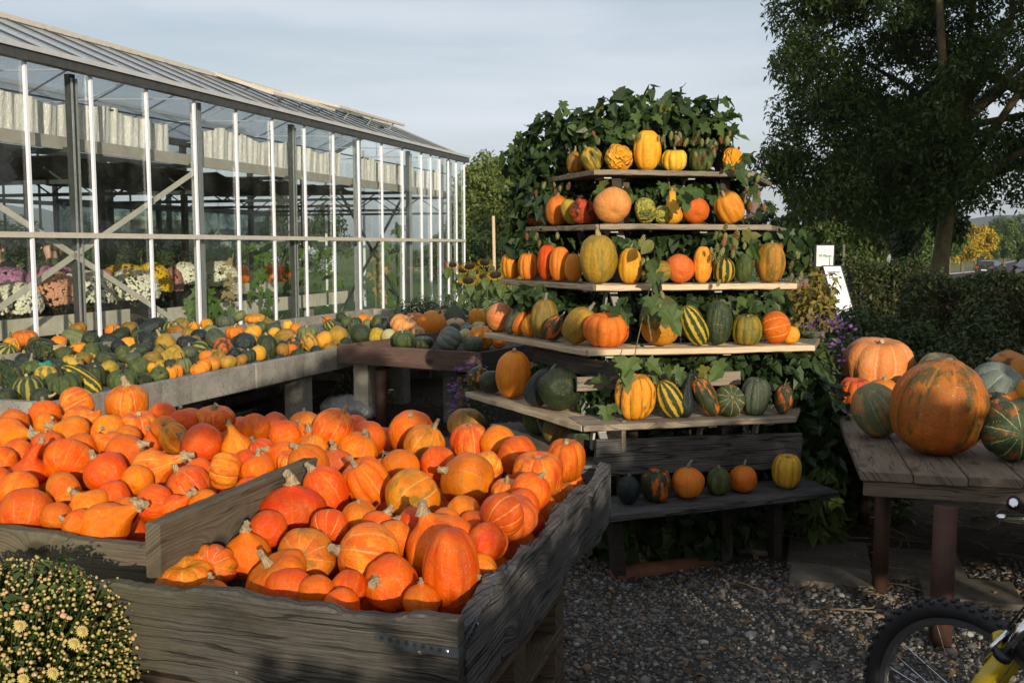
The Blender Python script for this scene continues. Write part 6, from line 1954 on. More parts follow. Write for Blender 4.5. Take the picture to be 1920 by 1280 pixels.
# sloping corner rails carrying the shelves
for key, inn in (('A', .20), ('B', .18), ('L', .2), ('R', .2)):
    top, bot = TI[0][key], TI[4][key]
    cT, cB = Vector((RC.x, 6.9, 0)), Vector((RC.x, 6.2, 0))
    p1 = top.lerp(Vector((cT.x, cT.y, top.z)), .30) + Z * .10
    p0 = bot.lerp(Vector((cB.x, cB.y, bot.z)), .50)
    d = (p1 - p0) / (p1.z - p0.z)
    MB().bar(p0 - d * p0.z + Z * 0.0, p1, .09, .06, fd).build('corner_rail', MT['dark_wood'], rack)
mid0, mid1 = TI[4]['A'].lerp(TI[4]['B'], .28) + TI[4]['fn'] * .30, TI[0]['A'].lerp(TI[0]['B'], .24) + TI[0]['fn'] * .22
MB().bar(Vector((mid0.x, mid0.y, 0)), mid1 - Z * .04, .08, .06, fd).build('front_post', MT['red_wood'], rack)
# weathered riser boards seen between the lower shelves
A5, B5 = TI[4]['A'], TI[4]['B']
plank('riser_board', A5 + TI[4]['fd'] * .05 + TI[4]['fn'] * .30 + Z * .165, A5 + TI[4]['fd'] * .98 + TI[4]['fn'] * .30 + Z * .17, .075, .025, MT['shelf_wood'], rack, nx=24)
plank('riser_board', A5 + TI[4]['ld'] * .04 + TI[4]['ln'] * .30 + Z * .22, A5 + TI[4]['ld'] * 1.0 + TI[4]['ln'] * .30 + Z * .24, .10, .025, MT['dark_wood'], rack, nx=24)
# lowest bench board, slanting back, with its back board
bA, bB = at(1150, 966, 4.62), at(1575, 908, 5.1)
bB.z = bA.z
bd = (bB - bA).normalized(); bn = Vector((-bd.y, bd.x, 0))
for k in range(2):
    plank('bench_board', bA - bd * .05 + bn * (.085 + k * .17) - Z * .018, bB + bn * (.085 + k * .17) - Z * .018, .165, .034, MT['old_wood_rail'], rack, wdir=bn, nx=24)
plank('bench_back', at(1116, 858, 4.98), at(1500, 842, 5.36), .19, .03, MT['old_wood_rail'], rack, nx=24, wave=.004)
for s in (.08, .80):
    p = bA.lerp(bB, s) + bn * .2
    MB().bar(Vector((p.x + .04, p.y + .12, 0)), p - Z * .04, .08, .05, bd).build('bench_leg', MT['dark_wood'], rack)
# left lower bench, pale and half hidden
lA, lB = at(1112, 880, 4.95), at(948, 790, 6.2)
lB.z = lA.z
lnn = Vector(((lB - lA).normalized().y, -(lB - lA).normalized().x, 0))
plank('bench_board', lA, lB, .20, .03, MT['shelf_wood'], rack, wdir=lnn, nx=20)
plank('bench_back', lA + lnn * .17 + Z * .16, lB + lnn * .17 + Z * .16, .16, .025, MT['shelf_wood'], rack, nx=20)
MB().tube([at(1150, 1078, 4.95) * 1, at(1330, 1058, 5.2)], .05, 10).build('ground_pole', MT['rust_pole'], rack, True)

def on_shelf(px, w, h, tier, side):
    """rest a body on a shelf: found where the sight line meets the shelf's middle line"""
    t = TI[tier]
    if side == 'f': P0, d, nrm = t['A'], t['fd'], t['fn']
    else: P0, d, nrm = t['A'], t['ld'], t['ln']
    rad = 0
    for it in range(4):
        base = P0 + nrm * max(.085, min(rad * .95 + .02, .19))
        r = ray(px, 560); r = Vector((r.x, r.y, 0))
        # intersect r*s with base + d*q in plan
        det = r.x * (-d.y) - r.y * (-d.x)
        s = (base.x * (-d.y) - base.y * (-d.x)) / det
        p = r * s
        k = math.hypot(p.x, p.y) / FPX
        rad = w * k / 2
    return Vector((p.x, p.y, t['A'].z)), k
rk = [  # tier, side, px, width, height, shape, skin, stem, direction, stem material
 (0,'l',1077,36,42,'kuri','brown_orange','tall','u','stem_tan'),(0,'l',1107,44,46,'kuri','mottle_yellow','short','ul','stem_grey'),(0,'f',1157,58,46,'lump','yellow_wart',None,'b',''),(0,'f',1210,54,73,'oval','yellow','tall','u','stem_dark'),
 (0,'f',1261,49,37,'round','yellow_rib','tall','u','stem_grey'),(0,'f',1309,47,40,'round','green','short','u','stem_dark'),(0,'f',1367,42,43,'lump','yellow_wart','short','u','stem_dark'),
 (1,'l',1002,34,30,'kuri','orange',None,'b',''),(1,'l',1022,28,33,'kuri','deep_orange',None,'b',''),(1,'l',1045,50,56,'kuri','orange','short','u','stem_grey'),(1,'l',1070,38,50,'kuri','olive_gold',None,'ul',''),
 (1,'l',1092,48,53,'lump','red_dark',None,'b',''),(1,'f',1147,74,61,'kuri','salmon','short','b','stem_tan'),(1,'f',1208,50,46,'lump','warty_green',None,'r',''),(1,'f',1240,28,42,'kuri','warty_green',None,'b',''),
 (1,'f',1258,39,60,'bottle','yellow','short','u','stem_tan'),(1,'f',1300,50,50,'kuri','deep_orange',None,'b',''),(1,'f',1364,55,53,'round','yellow','tall','ul','stem_tan'),
 (2,'l',959,42,46,'round','orange','short','u','stem_dark'),(2,'l',991,40,47,'round','orange','tall','u','stem_grey'),(2,'l',1027,42,66,'oval','kuri_red',None,'u',''),(2,'l',1050,45,64,'oval','orange',None,'u',''),
 (2,'l',1075,34,53,'oval','orange','short','u','stem_grey'),(2,'f',1121,73,90,'oval','olive_gold','tall','u','stem_tan'),(2,'f',1181,49,66,'oval','yellow','hook','u','stem_grey'),(2,'f',1233,48,42,'oval','olive',None,'r',''),
 (2,'f',1273,53,55,'smooth','kuri_speck',None,'b',''),(2,'f',1316,36,67,'oval','yellow',None,'u',''),(2,'f',1356,43,46,'smooth','striped',None,'u',''),(2,'f',1393,35,53,'oval','green',None,'u',''),(2,'f',1442,58,71,'oval','brown_orange','short','u','stem_grey'),
 (3,'l',935,50,58,'kuri','salmon',None,'l',''),(3,'l',970,36,76,'oval','gray_green',None,'ur',''),(3,'l',979,34,52,'oval','deep_orange',None,'ur',''),(3,'l',997,38,46,'oval','orange',None,'ur',''),
 (3,'l',1021,56,74,'oval','olive','tall','u','stem_grey'),(3,'l',1041,40,52,'kuri','dark_orange','tall','ur','stem_grey'),(3,'l',1085,60,72,'oval','olive_gold','tall','ur','stem_grey'),(3,'f',1137,88,57,'flat','deep_orange',None,'u',''),
 (3,'f',1239,82,92,'oval','half','thin','u','stem_dark'),(3,'f',1302,50,80,'oval','striped',None,'ul',''),(3,'f',1347,55,81,'oval','dark_green',None,'u',''),(3,'f',1402,56,53,'round','olive','short','u','stem_grey'),
 (3,'f',1456,64,56,'kuri','kuri_stripe',None,'r',''),(3,'f',1484,28,38,'kuri','yellow',None,'b',''),
 (4,'l',897,36,52,'oval','dark_orange',None,'f',''),(4,'l',920,36,53,'oval','dark_green',None,'f',''),(4,'l',963,72,88,'oval','orange','short','u','stem_tan'),(4,'l',1014,54,78,'oval','navy','tall','ur','stem_grey'),(4,'l',1050,76,84,'smooth','dark_green',None,'b',''),
 (4,'f',1192,82,80,'round','green_orange2','short','u','stem_grey'),(4,'f',1258,54,76,'oval','striped',None,'ul',''),(4,'f',1288,38,104,'bottle','navy','short','u','stem_dark'),(4,'f',1327,42,82,'oval','dark_orange','hook','ul','stem_green'),
 (4,'f',1371,49,67,'smooth','rayed','short','f','stem_grey'),(4,'f',1421,55,66,'round','gray_green','short','u','stem_grey'),(4,'f',1474,37,53,'oval','dark_orange','thin','u','stem_grey')]
G['green_orange2'] = gourd_mat('orange_skin_green_streaks', (.62, .17, .012), (.62, .22, .014), (.06, .06, .018), .9, .60, line=(.07, .06, .02), line_w=.10, line_amt=.8, scab=.1)
WORD['green_orange2'] = 'orange green-streaked'
TN = ['top shelf', 'second shelf down', 'third shelf down', 'fourth shelf down', 'fifth shelf down']
RK = []
for (ti, side, px, ww, hh, kind, skin, stem, sd, sm) in rk:
    p, k = on_shelf(px, ww, hh, ti, side)
    w_, h_ = ww * k, hh * k
    c = p + Z * (h_ / 2 - .004)
    r = gourd(c, w_, h_, kind, skin, stem, dirv(*ST[sd]), sm or 'stem_tan', group='pumpkins standing on the stepped rack')
    r['tier'], r['px'] = ti, px
    # seat the turned body on the board
    bb = [r['o'].matrix_basis @ v.co for v in r['o'].data.vertices]
    r['o'].location.z += p.z - min(b.z for b in bb) + .001
    RK.append(r)
for ti in range(5):
    row = sorted([r for r in RK if r['tier'] == ti], key=lambda r: r['px'])
    for j, r in enumerate(row):
        r['o']['label'] = f"{look(r, 'pumpkin')}, {ORD[j]} from the crate end on the rack's {TN[ti]}"
bl = [(1179,46,56,'kuri','navy','short','u'),(1231,60,58,'round','dark_orange','short','u'),(1289,65,58,'kuri','orange','hook','u'),(1347,49,52,'lump','green','short','u'),(1393,55,50,'kuri','orange','hook','u'),(1474,57,59,'round','yellow_rib','short','u')]
for j, (px, ww, hh, kind, skin, stem, sd) in enumerate(bl):
    r = ray(px, 900); s = Vector((r.x, r.y, 0))
    base = bA + bn * .16
    det = s.x * (-bd.y) - s.y * (-bd.x)
    q = (base.x * (-bd.y) - base.y * (-bd.x)) / det
    p = s * q; k = p.length / FPX
    g_ = gourd(Vector((p.x, p.y, bA.z + hh * k / 2)), ww * k, hh * k, kind, skin, stem, dirv(*ST[sd]), 'stem_grey', group='pumpkins on the lowest bench of the rack')
    g_['o'].location.z += bA.z - min((g_['o'].matrix_basis @ v.co).z for v in g_['o'].data.vertices)
    g_['o']['label'] = f"{look(g_, 'pumpkin')}, {ORD[j]} from the crate on the shaded lowest bench of the rack"
for j, (s, skin) in enumerate(((.22, 'dark_green'), (.45, 'olive'), (.68, 'green'))):
    p = lA.lerp(lB, s) + lnn * .06
    g_ = gourd(p + Z * .095, .2, .17, 'kuri', skin, 'hook', (.3, 0, 1), 'stem_grey', group='dark pumpkins on the low left bench')
    g_['o']['label'] = f"{look(g_, 'pumpkin')}, {ORD[j]} from the corner on the low bench behind the front crate"

# ------------------------------------------------------------------ hop vine over the rack
vine = thing('hop_vine', RC + Vector((0, .3, 0)), 'hop vine with pale cones climbing over the top and sides of the pumpkin rack', 'vine')
VO = wloc(vine)
HL = [lobed_leaf('hop_leaf', HOP, MT['hop_leaf'], .18, s, .2) for s in range(3)] + [lobed_leaf('hop_leaf_simple', OVL, MT['hop_leaf'], .2, 7, .2)]
rl = random.Random(5)
nleaf = [0]
def leaves_at(px, py, Y, sx, sy, n, L=(.06, .105), sd=.10, facing=1.0):
    for i in range(n):
        if nleaf[0] >= 298: return
        nleaf[0] += 1
        g1 = lambda s: max(-1.7, min(1.7, rl.gauss(0, 1))) * s
        p = at(px + g1(sx), py + g1(sy), Y + g1(sd))
        nrm = Vector((rl.gauss(0, .5), -facing + rl.gauss(0, .45), .65 + rl.gauss(0, .4)))
        tip = Vector((rl.gauss(0, .6), -.2, -1 + rl.gauss(0, .5)))
        place_leaf(rl.choice(HL), p, rl.uniform(*L), nrm, tip, vine, off=VO)
# (centre px, distance, spread, count)
for a in ((1240, 205, 6.5, 46, 17, 40), (1180, 230, 6.5, 38, 18, 30), (1300, 216, 6.5, 40, 18, 28), (1345, 245, 6.5, 22, 18, 16), (1130, 222, 6.6, 38, 16, 20), (1160, 262, 6.5, 22, 10, 10),
          (1060, 225, 6.8, 36, 20, 14), (1000, 270, 7.0, 26, 24, 12), (975, 320, 7.0, 16, 30, 6), (1385, 300, 6.25, 10, 18, 4), (1160, 350, 6.15, 28, 10, 9), (1270, 352, 6.12, 24, 8, 8), (1285, 378, 5.78, 8, 8, 3), (1330, 360, 6.1, 14, 14, 5), (1405, 340, 6.2, 8, 16, 3),
          (1222, 475, 5.55, 7, 22, 7), (1355, 448, 5.8, 18, 12, 8), (1400, 458, 5.85, 26, 14, 9), (1170, 455, 5.85, 18, 8, 5), (1085, 448, 6.0, 22, 8, 6),
          (1165, 580, 5.45, 18, 14, 8), (1395, 565, 5.55, 24, 8, 8), (1440, 562, 5.6, 16, 10, 6), (1175, 685, 5.05, 14, 10, 6), (1138, 745, 5.1, 9, 22, 8), (1230, 690, 5.12, 18, 8, 5), (1330, 690, 5.2, 40, 8, 6)):
    leaves_at(*a)
# the single big leaves hanging over the shelf edges
for (px, py, Y, L, tx) in ((1228, 532, 5.44, .13, .1), (1220, 575, 5.15, .12, .2), (1250, 600, 5.08, .15, .5), (1178, 690, 4.88, .14, -.1), (1385, 340, 5.9, .1, .6), (1285, 378, 5.72, .13, 0)):
    if nleaf[0] < 300:
        nleaf[0] += 1
        place_leaf(HL[0], at(px, py - 18, Y), L, Vector((.1, -1, .5)), Vector((tx, -.1, -1)), vine, off=VO)
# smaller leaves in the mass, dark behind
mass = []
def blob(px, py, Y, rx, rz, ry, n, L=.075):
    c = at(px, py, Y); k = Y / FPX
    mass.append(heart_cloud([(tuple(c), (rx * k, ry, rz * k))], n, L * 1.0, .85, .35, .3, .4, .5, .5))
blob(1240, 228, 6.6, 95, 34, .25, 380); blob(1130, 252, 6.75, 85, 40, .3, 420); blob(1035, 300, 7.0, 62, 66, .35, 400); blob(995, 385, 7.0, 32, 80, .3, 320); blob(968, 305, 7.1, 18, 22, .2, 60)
spr = MB()
def sprig(p0, p1, Y, n):
    a, b = at(*p0, Y), at(*p1, Y - .1)
    cl = [(tuple(a.lerp(b, (i + .5) / n) + Vector((rl.gauss(0, .02), rl.gauss(0, .05), rl.gauss(0, .02) - .03 * (i % 2)))), .012) for i in range(n)]
    spr.tube([a, a.lerp(b, .6) + Z * .015, b], [.005, .004, .002], 5)
    mass.append(heart_cloud(cl, n * 2, .085, .8, .5, .5, .35, .4, .3))
for a_, b_, y_, n_ in (((985, 290), (938, 296), 7.0, 6), ((1010, 245), (968, 262), 7.0, 5), ((1060, 225), (1015, 212), 6.9, 6), ((1090, 215), (1065, 206), 6.8, 4), ((1150, 200), (1130, 182), 6.6, 4), ((1215, 190), (1215, 170), 6.5, 5), ((1260, 190), (1283, 176), 6.5, 5),
                       ((1310, 200), (1345, 184), 6.5, 5), ((1340, 220), (1378, 236), 6.45, 6), ((1350, 250), (1384, 262), 6.4, 5), ((985, 340), (945, 360), 7.0, 6), ((980, 420), (948, 440), 7.0, 5), ((1380, 300), (1404, 292), 6.4, 4), ((1395, 330), (1435, 340), 6.3, 4), ((1180, 195), (1170, 178), 6.55, 4)):
    sprig(a_, b_, y_, n_)

blob(1315, 262, 6.65, 58, 34, .25, 300); blob(1060, 400, 6.75, 70, 60, .25, 500); blob(1280, 345, 6.55, 120, 28, .15, 380); blob(1010, 460, 6.6, 70, 30, .2, 300); blob(1150, 460, 6.2, 60, 20, .12, 200)
blob(1320, 455, 6.15, 140, 28, .15, 420); blob(1030, 560, 6.1, 80, 25, .2, 260); blob(1300, 575, 5.85, 180, 28, .15, 520); blob(1180, 680, 5.45, 60, 25, .1, 200); blob(1320, 680, 5.6, 140, 22, .15, 300)
blob(1240, 290, 6.75, 150, 30, .12, 420); blob(1240, 350, 6.6, 150, 40, .15, 420); blob(1060, 700, 5.8, 60, 30, .15, 200); blob(1120, 760, 5.3, 24, 40, .08, 90, .08); blob(1480, 470, 6.2, 30, 40, .15, 160)
for Yc in (5.9, 6.6):
    blob(1240, 860, Yc, 190, 70, .3, 500, .09); blob(1240, 1000, Yc - .5, 190, 60, .25, 420, .09); blob(1240, 620, Yc + .5, 200, 120, .3, 900, .09); blob(1230, 420, Yc + .75, 170, 90, .25, 600, .09)
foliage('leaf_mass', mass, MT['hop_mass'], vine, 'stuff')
# cones
def hop_cone(seed):
    r = random.Random(seed)
    vs, fs = [], []
    for k in range(6):
        z = -k / 6; rad = .34 * math.sin(math.pi * (.22 + .72 * k / 6)) + .05
        for j in range(5):
            a = j * 1.257 + k * .63
            b = len(vs)
            for (da, rr_, dz) in ((-.55, rad * .75, .03), (.55, rad * .75, .03), (.0, rad * 1.25, -.26)):
                vs.append((rr_ * math.cos(a + da), rr_ * math.sin(a + da), z + dz))
            vs.append((0, 0, z + .08))
            fs += [(b, b + 1, b + 2), (b + 3, b + 1, b)]
    me = bpy.data.meshes.new('hop_cone'); me.from_pydata(vs, [], fs); me.update(); me.materials.append(MT['hop_cone'])
    return me
HC = [hop_cone(s) for s in range(3)]
for (px, py, Y, sx, sy, n) in ((1115, 255, 6.25, 10, 10, 5), (1260, 258, 6.2, 30, 8, 10), (1330, 262, 6.22, 24, 10, 12), (1290, 285, 6.2, 30, 8, 6), (1042, 345, 6.6, 18, 8, 8), (1075, 340, 6.6, 10, 8, 4), (1420, 340, 6.1, 8, 14, 5), (1400, 370, 6.05, 6, 12, 4),
                               (1345, 450, 5.62, 8, 20, 9), (1385, 455, 5.62, 10, 22, 9), (1370, 430, 5.65, 12, 8, 5), (1020, 440, 6.3, 14, 10, 5), (1205, 470, 5.55, 6, 16, 5), (1480, 480, 5.9, 12, 20, 6), (1240, 560, 5.3, 6, 8, 3), (1500, 530, 5.8, 6, 16, 4)):
    for i in range(n):
        o = bpy.data.objects.new('hop_cone', HC[rl.randrange(3)]); COL.objects.link(o); o.parent = vine
        o.location = at(px + rl.gauss(0, sx), py + rl.gauss(0, sy), Y + rl.gauss(0, .04)) - VO
        s = rl.uniform(.035, .05); o.scale = (s * .8, s * .8, s); o.rotation_euler = (rl.gauss(0, .3), rl.gauss(0, .3), rl.uniform(0, 6))
sb = MB()
for (pts, r) in ((((1020, 780, 6.2), (1000, 560, 6.7), (985, 400, 7.0), (1040, 280, 7.0), (1130, 235, 6.75), (1250, 215, 6.7), (1350, 255, 6.65), (1395, 330, 6.5), (1425, 350, 6.4)), .006), (((1300, 900, 5.7), (1280, 600, 6.0), (1260, 400, 6.3), (1240, 210, 6.4)), .007),
                 (((1222, 640, 5.03), (1215, 600, 5.1), (1222, 560, 5.4), (1228, 470, 5.6)), .004), (((1180, 720, 4.95), (1195, 640, 5.05), (1218, 540, 5.42)), .003)):
    sb.tube([at(*p) for p in pts], r, 6)
sb.build('stem', MT['bark'], vine, True)
spr.build('shoots', MT['shrub'], vine)

# bushes and climbers round the rack
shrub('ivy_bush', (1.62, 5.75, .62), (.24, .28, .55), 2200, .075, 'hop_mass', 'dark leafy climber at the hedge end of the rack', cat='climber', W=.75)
shrub('ivy_bush', (1.72, 6.05, .85), (.26, .22, .34), 900, .075, 'shrub', 'leafy green climber below the right end of the fourth shelf', cat='climber', W=.7)
shrub('nettle_patch', (1.75, 5.62, .22), (.26, .24, .22), 900, .085, 'weed', 'bright sunlit weeds at the foot of the rack beside the paving slabs', cat='weeds', W=.5, stems=10)
shrub('nettle_patch', (2.15, 6.1, .3), (.34, .3, .3), 1100, .08, 'shrub', 'green weeds seen between the legs of the right-hand table', cat='weeds', W=.5, stems=10)
shrub('leafy_plant', (.62, 5.1, .24), (.18, .16, .2), 160, .11, 'hop_mass', 'dark broad-leaved plant under the corner of the lowest bench', cat='plant', W=.75)
def aster(name, c, r, n, label):
    t = thing(name, (c[0], c[1], 0), label, 'flowers', 'purple asters round the rack')
    foliage('foliage', leaf_cloud([(c, r)], n, .05, .35, .3, .3), MT['shrub'], t)
    foliage('blossoms', leaf_cloud([((c[0], c[1], c[2] + r[2] * .2), (r[0] * 1.08, r[1] * 1.08, r[2]))], n // 2, .028, 1.0, .9, .92, .0, .5), MT['asters'], t)
    mb = MB()
    for i in range(8):
        mb.tube([Vector((c[0], c[1], 0)) + Vector((rng.normal() * .04, rng.normal() * .04, 0)), Vector(c) + Vector((rng.normal() * r[0] * .5, rng.normal() * r[1] * .4, r[2] * .3))], [.005, .003], 5)
    mb.build('stems', MT['shrub'], t)
aster('aster', (-.28, 7.0, .42), (.16, .2, .4), 700, 'purple asters under the red-brown table beside the left end of the rack')
aster('aster', (2.2, 6.9, .62), (.28, .3, .5), 1300, 'purple asters between the rack and the right-hand table')
aster('aster', (1.95, 6.35, .42), (.2, .2, .35), 700, 'shaded purple asters under the right end of the rack')

# ------------------------------------------------------------------ right-hand table
TZ = .72
K0, K1, K2 = atz(1612, 884, TZ), atz(1557, 750, TZ), atz(1925, 916, TZ)
kd = (K2 - K0).normalized(); ku = (K1 - K0); KL = ku.length; ku.normalize()
rt = thing('display_table', K0 + kd * .8 + ku * KL / 2 - Z * TZ, 'weathered plank table on brown legs carrying giant pumpkins, at the hedge side', 'table')
kd = Vector((ku.y, -ku.x, 0))
kn = Vector((-kd.y, kd.x, 0))
if kn.dot(ku) < 0: kn = -kn
nb = 8
bw = 1.75 / nb
for i in range(nb):
    st0 = K0 + kd * (bw * (i + .5)) - Z * .0185
    plank('top_board', st0 + ku * rng.uniform(-.006, .006), st0 + ku * (KL + rng.uniform(-.01, .01)), bw - .005, .037, MT['table_wood'], rt, wdir=kd, nx=24, rough=.001)
plank('front_rail', K0 + kd * .02 + kn * .03 - Z * .075, K0 + kd * 1.72 + kn * .03 - Z * .075, .07, .03, MT['table_wood'], rt, nx=20)
plank('end_rail', K0 + ku * .08 + kd * .06 - Z * .075, K1 - ku * .1 + kd * .06 - Z * .075, .07, .03, MT['table_wood'], rt, nx=20)
for (px, py, wd, Yd) in ((1649, 1112, .075, None), (1771, 1180, .095, 4.10)):
    p = atz(px, py, 0) if Yd is None else Vector((at(px, 1000, Yd).x, Yd, 0))
    MB().tube([Vector((p.x, p.y, 0)), Vector((p.x, p.y, TZ - .11))], wd / 2, 18).build('leg', MT['brown_leg'], rt, True)
for q in ((1.5, .9), (1.5, .15), (.2, .88)):
    p = K0 + kd * q[0] + ku * KL * q[1]
    MB().tube([Vector((p.x, p.y, 0)), Vector((p.x, p.y, TZ - .11))], .04, 14).build('leg', MT['brown_leg'], rt, True)
MB().bar(K0 + kd * .5 + ku * .12 - Z * .085, K0 + kd * 1.3 + ku * .1 - Z * .085, .1, .05).build('bearer', MT['dark_wood'], rt)

rtl = [  # base px, width, height, shape, skin, stem, direction, label
 (1757,866,165,163,'giant','big_mottled','stub2','u2','stem_tan','giant green-mottled orange pumpkin standing foremost on the right-hand table'),
 (1643,742,122,86,'round','salmon','cork','u','stem_tan','broad salmon pumpkin at the far corner of the right-hand table'),
 (1602,770,60,50,'flat','red_lines','stub','u','stem_grey','small dark-ribbed red pumpkin at the far corner of the right-hand table'),
 (1641,829,92,96,'kuri','salmon_green',None,'ul','stem_tan','salmon-and-green pumpkin leaning against the giant pumpkin on its corner side'),
 (1655,760,62,42,'kuri','orange','cork','u','stem_tan','orange pumpkin with thick pale stem behind the salmon-and-green one'),
 (1688,738,70,44,'kuri','red_dark',None,'ur','stem_tan','red streaked pumpkin between the broad salmon and the giant pumpkin'),
 (1709,712,26,28,'pear','gray_green','short','u','stem_green','little grey-green gourd poking up behind the red streaked pumpkin'),
 (1760,752,80,72,'round','salmon_green','stub','u','stem_grey','green-and-salmon pumpkin just showing above the giant pumpkin'),
 (1722,740,40,44,'kuri','kuri_red',None,'b','stem_tan','red pumpkin tucked behind the giant pumpkin'),
 (1863,790,98,78,'round','gray_blue',None,'ur2','stem_grey','blue-grey ribbed pumpkin lying behind the giant pumpkin'),
 (1890,748,86,68,'kuri','red_dark2','tall','L','stem_grey','orange pumpkin with dark spots behind the blue-grey one'),
 (1900,794,72,56,'kuri','orange','cork','ul','stem_dark','orange pumpkin with dark dry stem in front of the blue-grey one'),
 (1868,815,58,60,'round','dark_orange','hook','ul','stem_dark','dark orange-blushed pumpkin between the giant and the pale-rayed one'),
 (1895,874,98,104,'kuri','rayed',None,'f3','stem_grey','dark green pumpkin whose pale-rayed end faces the yard'),
 (1914,800,44,44,'kuri','gray_green','stub','u','stem_green','small grey-green squash above the pale-rayed pumpkin'),
 (1950,800,90,80,'kuri','orange',None,'b','stem_tan','orange pumpkin at the picture-edge end of the right-hand table')]
G['red_dark2'] = gourd_mat('orange_dark_spotted_skin', (.50, .14, .014), (.48, .16, .016), (.05, .03, .014), .9, .6, scab=.3)
WORD['red_dark2'] = 'dark-spotted orange'
ST['u2'] = (.12, 1, .05); ST['ur2'] = (.25, .6, .35); ST['f3'] = (-.12, .05, 1)
for (px, py, ww, hh, kind, skin, stem, sd, sm, lab) in rtl:
    rr0 = ww / 2 * 4.6 / FPX
    p = atz(px, py - hh * .10, TZ)
    k = (p - Vector((0, 0, CAM_H))).length / FPX
    g_ = gourd(p + Z * (hh * k / 2), ww * k, hh * k, kind, skin, stem, dirv(*ST[sd]), sm, group='pumpkins on the right-hand table', label=lab, ssize=.55 if ww > 110 else .8)
    if skin == 'rayed':
        pass
    g_['o'].location.z += TZ + .001 - min((g_['o'].matrix_basis @ v.co).z for v in g_['o'].data.vertices)
# ------------------------------------------------------------------ chrysanthemums inside the greenhouse
def mum(c, w_, h_, fl, label, cz, n=1150, potr=.15, fs=.027):
    t = thing('potted_chrysanthemum', (c[0], c[1], c[2]), label, 'potted plant', 'chrysanthemums on the greenhouse bench')
    ph_ = max(.08, cz - h_ * .30 - c[2])
    MB().lathe(Vector(c), [(potr * .75, 0), (potr, ph_ - .03), (potr * 1.08, ph_ - .03), (potr * 1.08, ph_), (potr * .9, ph_)], 16).build('pot', MT['pot'], t, True)
    cc = Vector((c[0], c[1], cz - h_ * .12))
    foliage('foliage', leaf_cloud([(tuple(cc), (w_ * .40, w_ * .40, h_ * .50))], 600, .05, .5, .3, .6), MT['shrub'], t)
    # blossoms: little domed rosettes on the upper shell
    d = unit(n * 2); d = d[d[:, 2] > -.3][:n]
    P_ = np.array(tuple(cc)) + d * np.array([w_ / 2, w_ / 2, h_ * .72]) * (1 + rng.normal(size=(len(d), 1)) * .03)
    Vv, F = [], []
    K = 7
    for p, dd in zip(P_, d):
        a = np.cross(dd, [.3, .2, .9]); a /= np.linalg.norm(a); b = np.cross(dd, a)
        s = fs * rng.uniform(.7, 1.1)
        i0 = len(Vv)
        Vv.append(p + dd * s * .55)
        ph = rng.uniform(0, 1)
        for k in range(K):
            an = 2 * math.pi * (k + ph) / K
            Vv.append(p + (a * math.cos(an) + b * math.sin(an)) * s * .62 + dd * s * (.40 + .1 * (k % 2)))
        for k in range(K):
            an = 2 * math.pi * (k + ph + .5) / K
            Vv.append(p + (a * math.cos(an) + b * math.sin(an)) * s * 1.0 + dd * s * .02)
        for k in range(K):
            k2 = (k + 1) % K
            F += [(i0, i0 + 1 + k, i0 + 1 + k2), (i0 + 1 + k, i0 + 1 + K + k, i0 + 1 + k2)]
    Vv = np.array(Vv) - np.array(tuple(wloc(t)))
    link('blossoms', mesh_np('blossoms', Vv, np.array(F), MT[fl]), None, t)
for (px, py, ww, hh, fl, w0, lab) in ((25, 565, 88, 52, 'white_fl', 1.35, 'cream-white chrysanthemum, first from the crates\' end of the bench front row'), (98, 548, 78, 58, 'pink_fl', 1.45, 'salmon-pink chrysanthemum between the two front white ones'),
     (12, 528, 90, 36, 'purple_fl', 1.95, 'mauve chrysanthemum behind the first cream-white one'), (100, 522, 82, 36, 'purple_fl', 2.1, 'mauve chrysanthemum behind the salmon-pink one'), (60, 548, 50, 30, 'dusky_fl', 1.8, 'small dusky-pink chrysanthemum squeezed behind the salmon one'),
     (158, 545, 92, 56, 'white_fl', 1.4, 'large cream-white chrysanthemum right behind the dark steel post'), (235, 518, 76, 34, 'yellow_fl', 2.1, 'yellow chrysanthemum behind the broad white one'), (248, 540, 88, 54, 'white_fl', 1.4, 'broad cream-white chrysanthemum below the yellow ones'),
     (287, 527, 62, 52, 'yellow_fl', 1.9, 'tall yellow chrysanthemum next to the dusky-pink one'), (322, 529, 38, 42, 'dusky_fl', 2.1, 'narrow dusky-pink chrysanthemum right of the yellow one'), (346, 518, 54, 40, 'white_fl', 2.1, 'white chrysanthemum alone between dusky-pink one and the wide post'),
     (412, 520, 66, 46, 'white_fl', 2.1, 'white chrysanthemum behind the wide galvanised post'), (196, 525, 40, 28, 'dusky_fl', 2.2, 'faint pink chrysanthemum peeping between white and yellow ones'), (-60, 560, 90, 50, 'pink_fl', 1.4, 'pink chrysanthemum at the cut-off end of the bench')):
    # where the sight line meets the bench row
    r = ray(px, py); base = gp(0, w0, 0)
    det = r.x * (-U.y) - r.y * (-U.x)
    s = (base.x * (-U.y) - base.y * (-U.x)) / det
    p = Vector((r.x * s, r.y * s, 0)); k = p.length / FPX
    mum((p.x, p.y, .75), ww * k, hh * k, fl, lab, at(px, py, p.y).z)
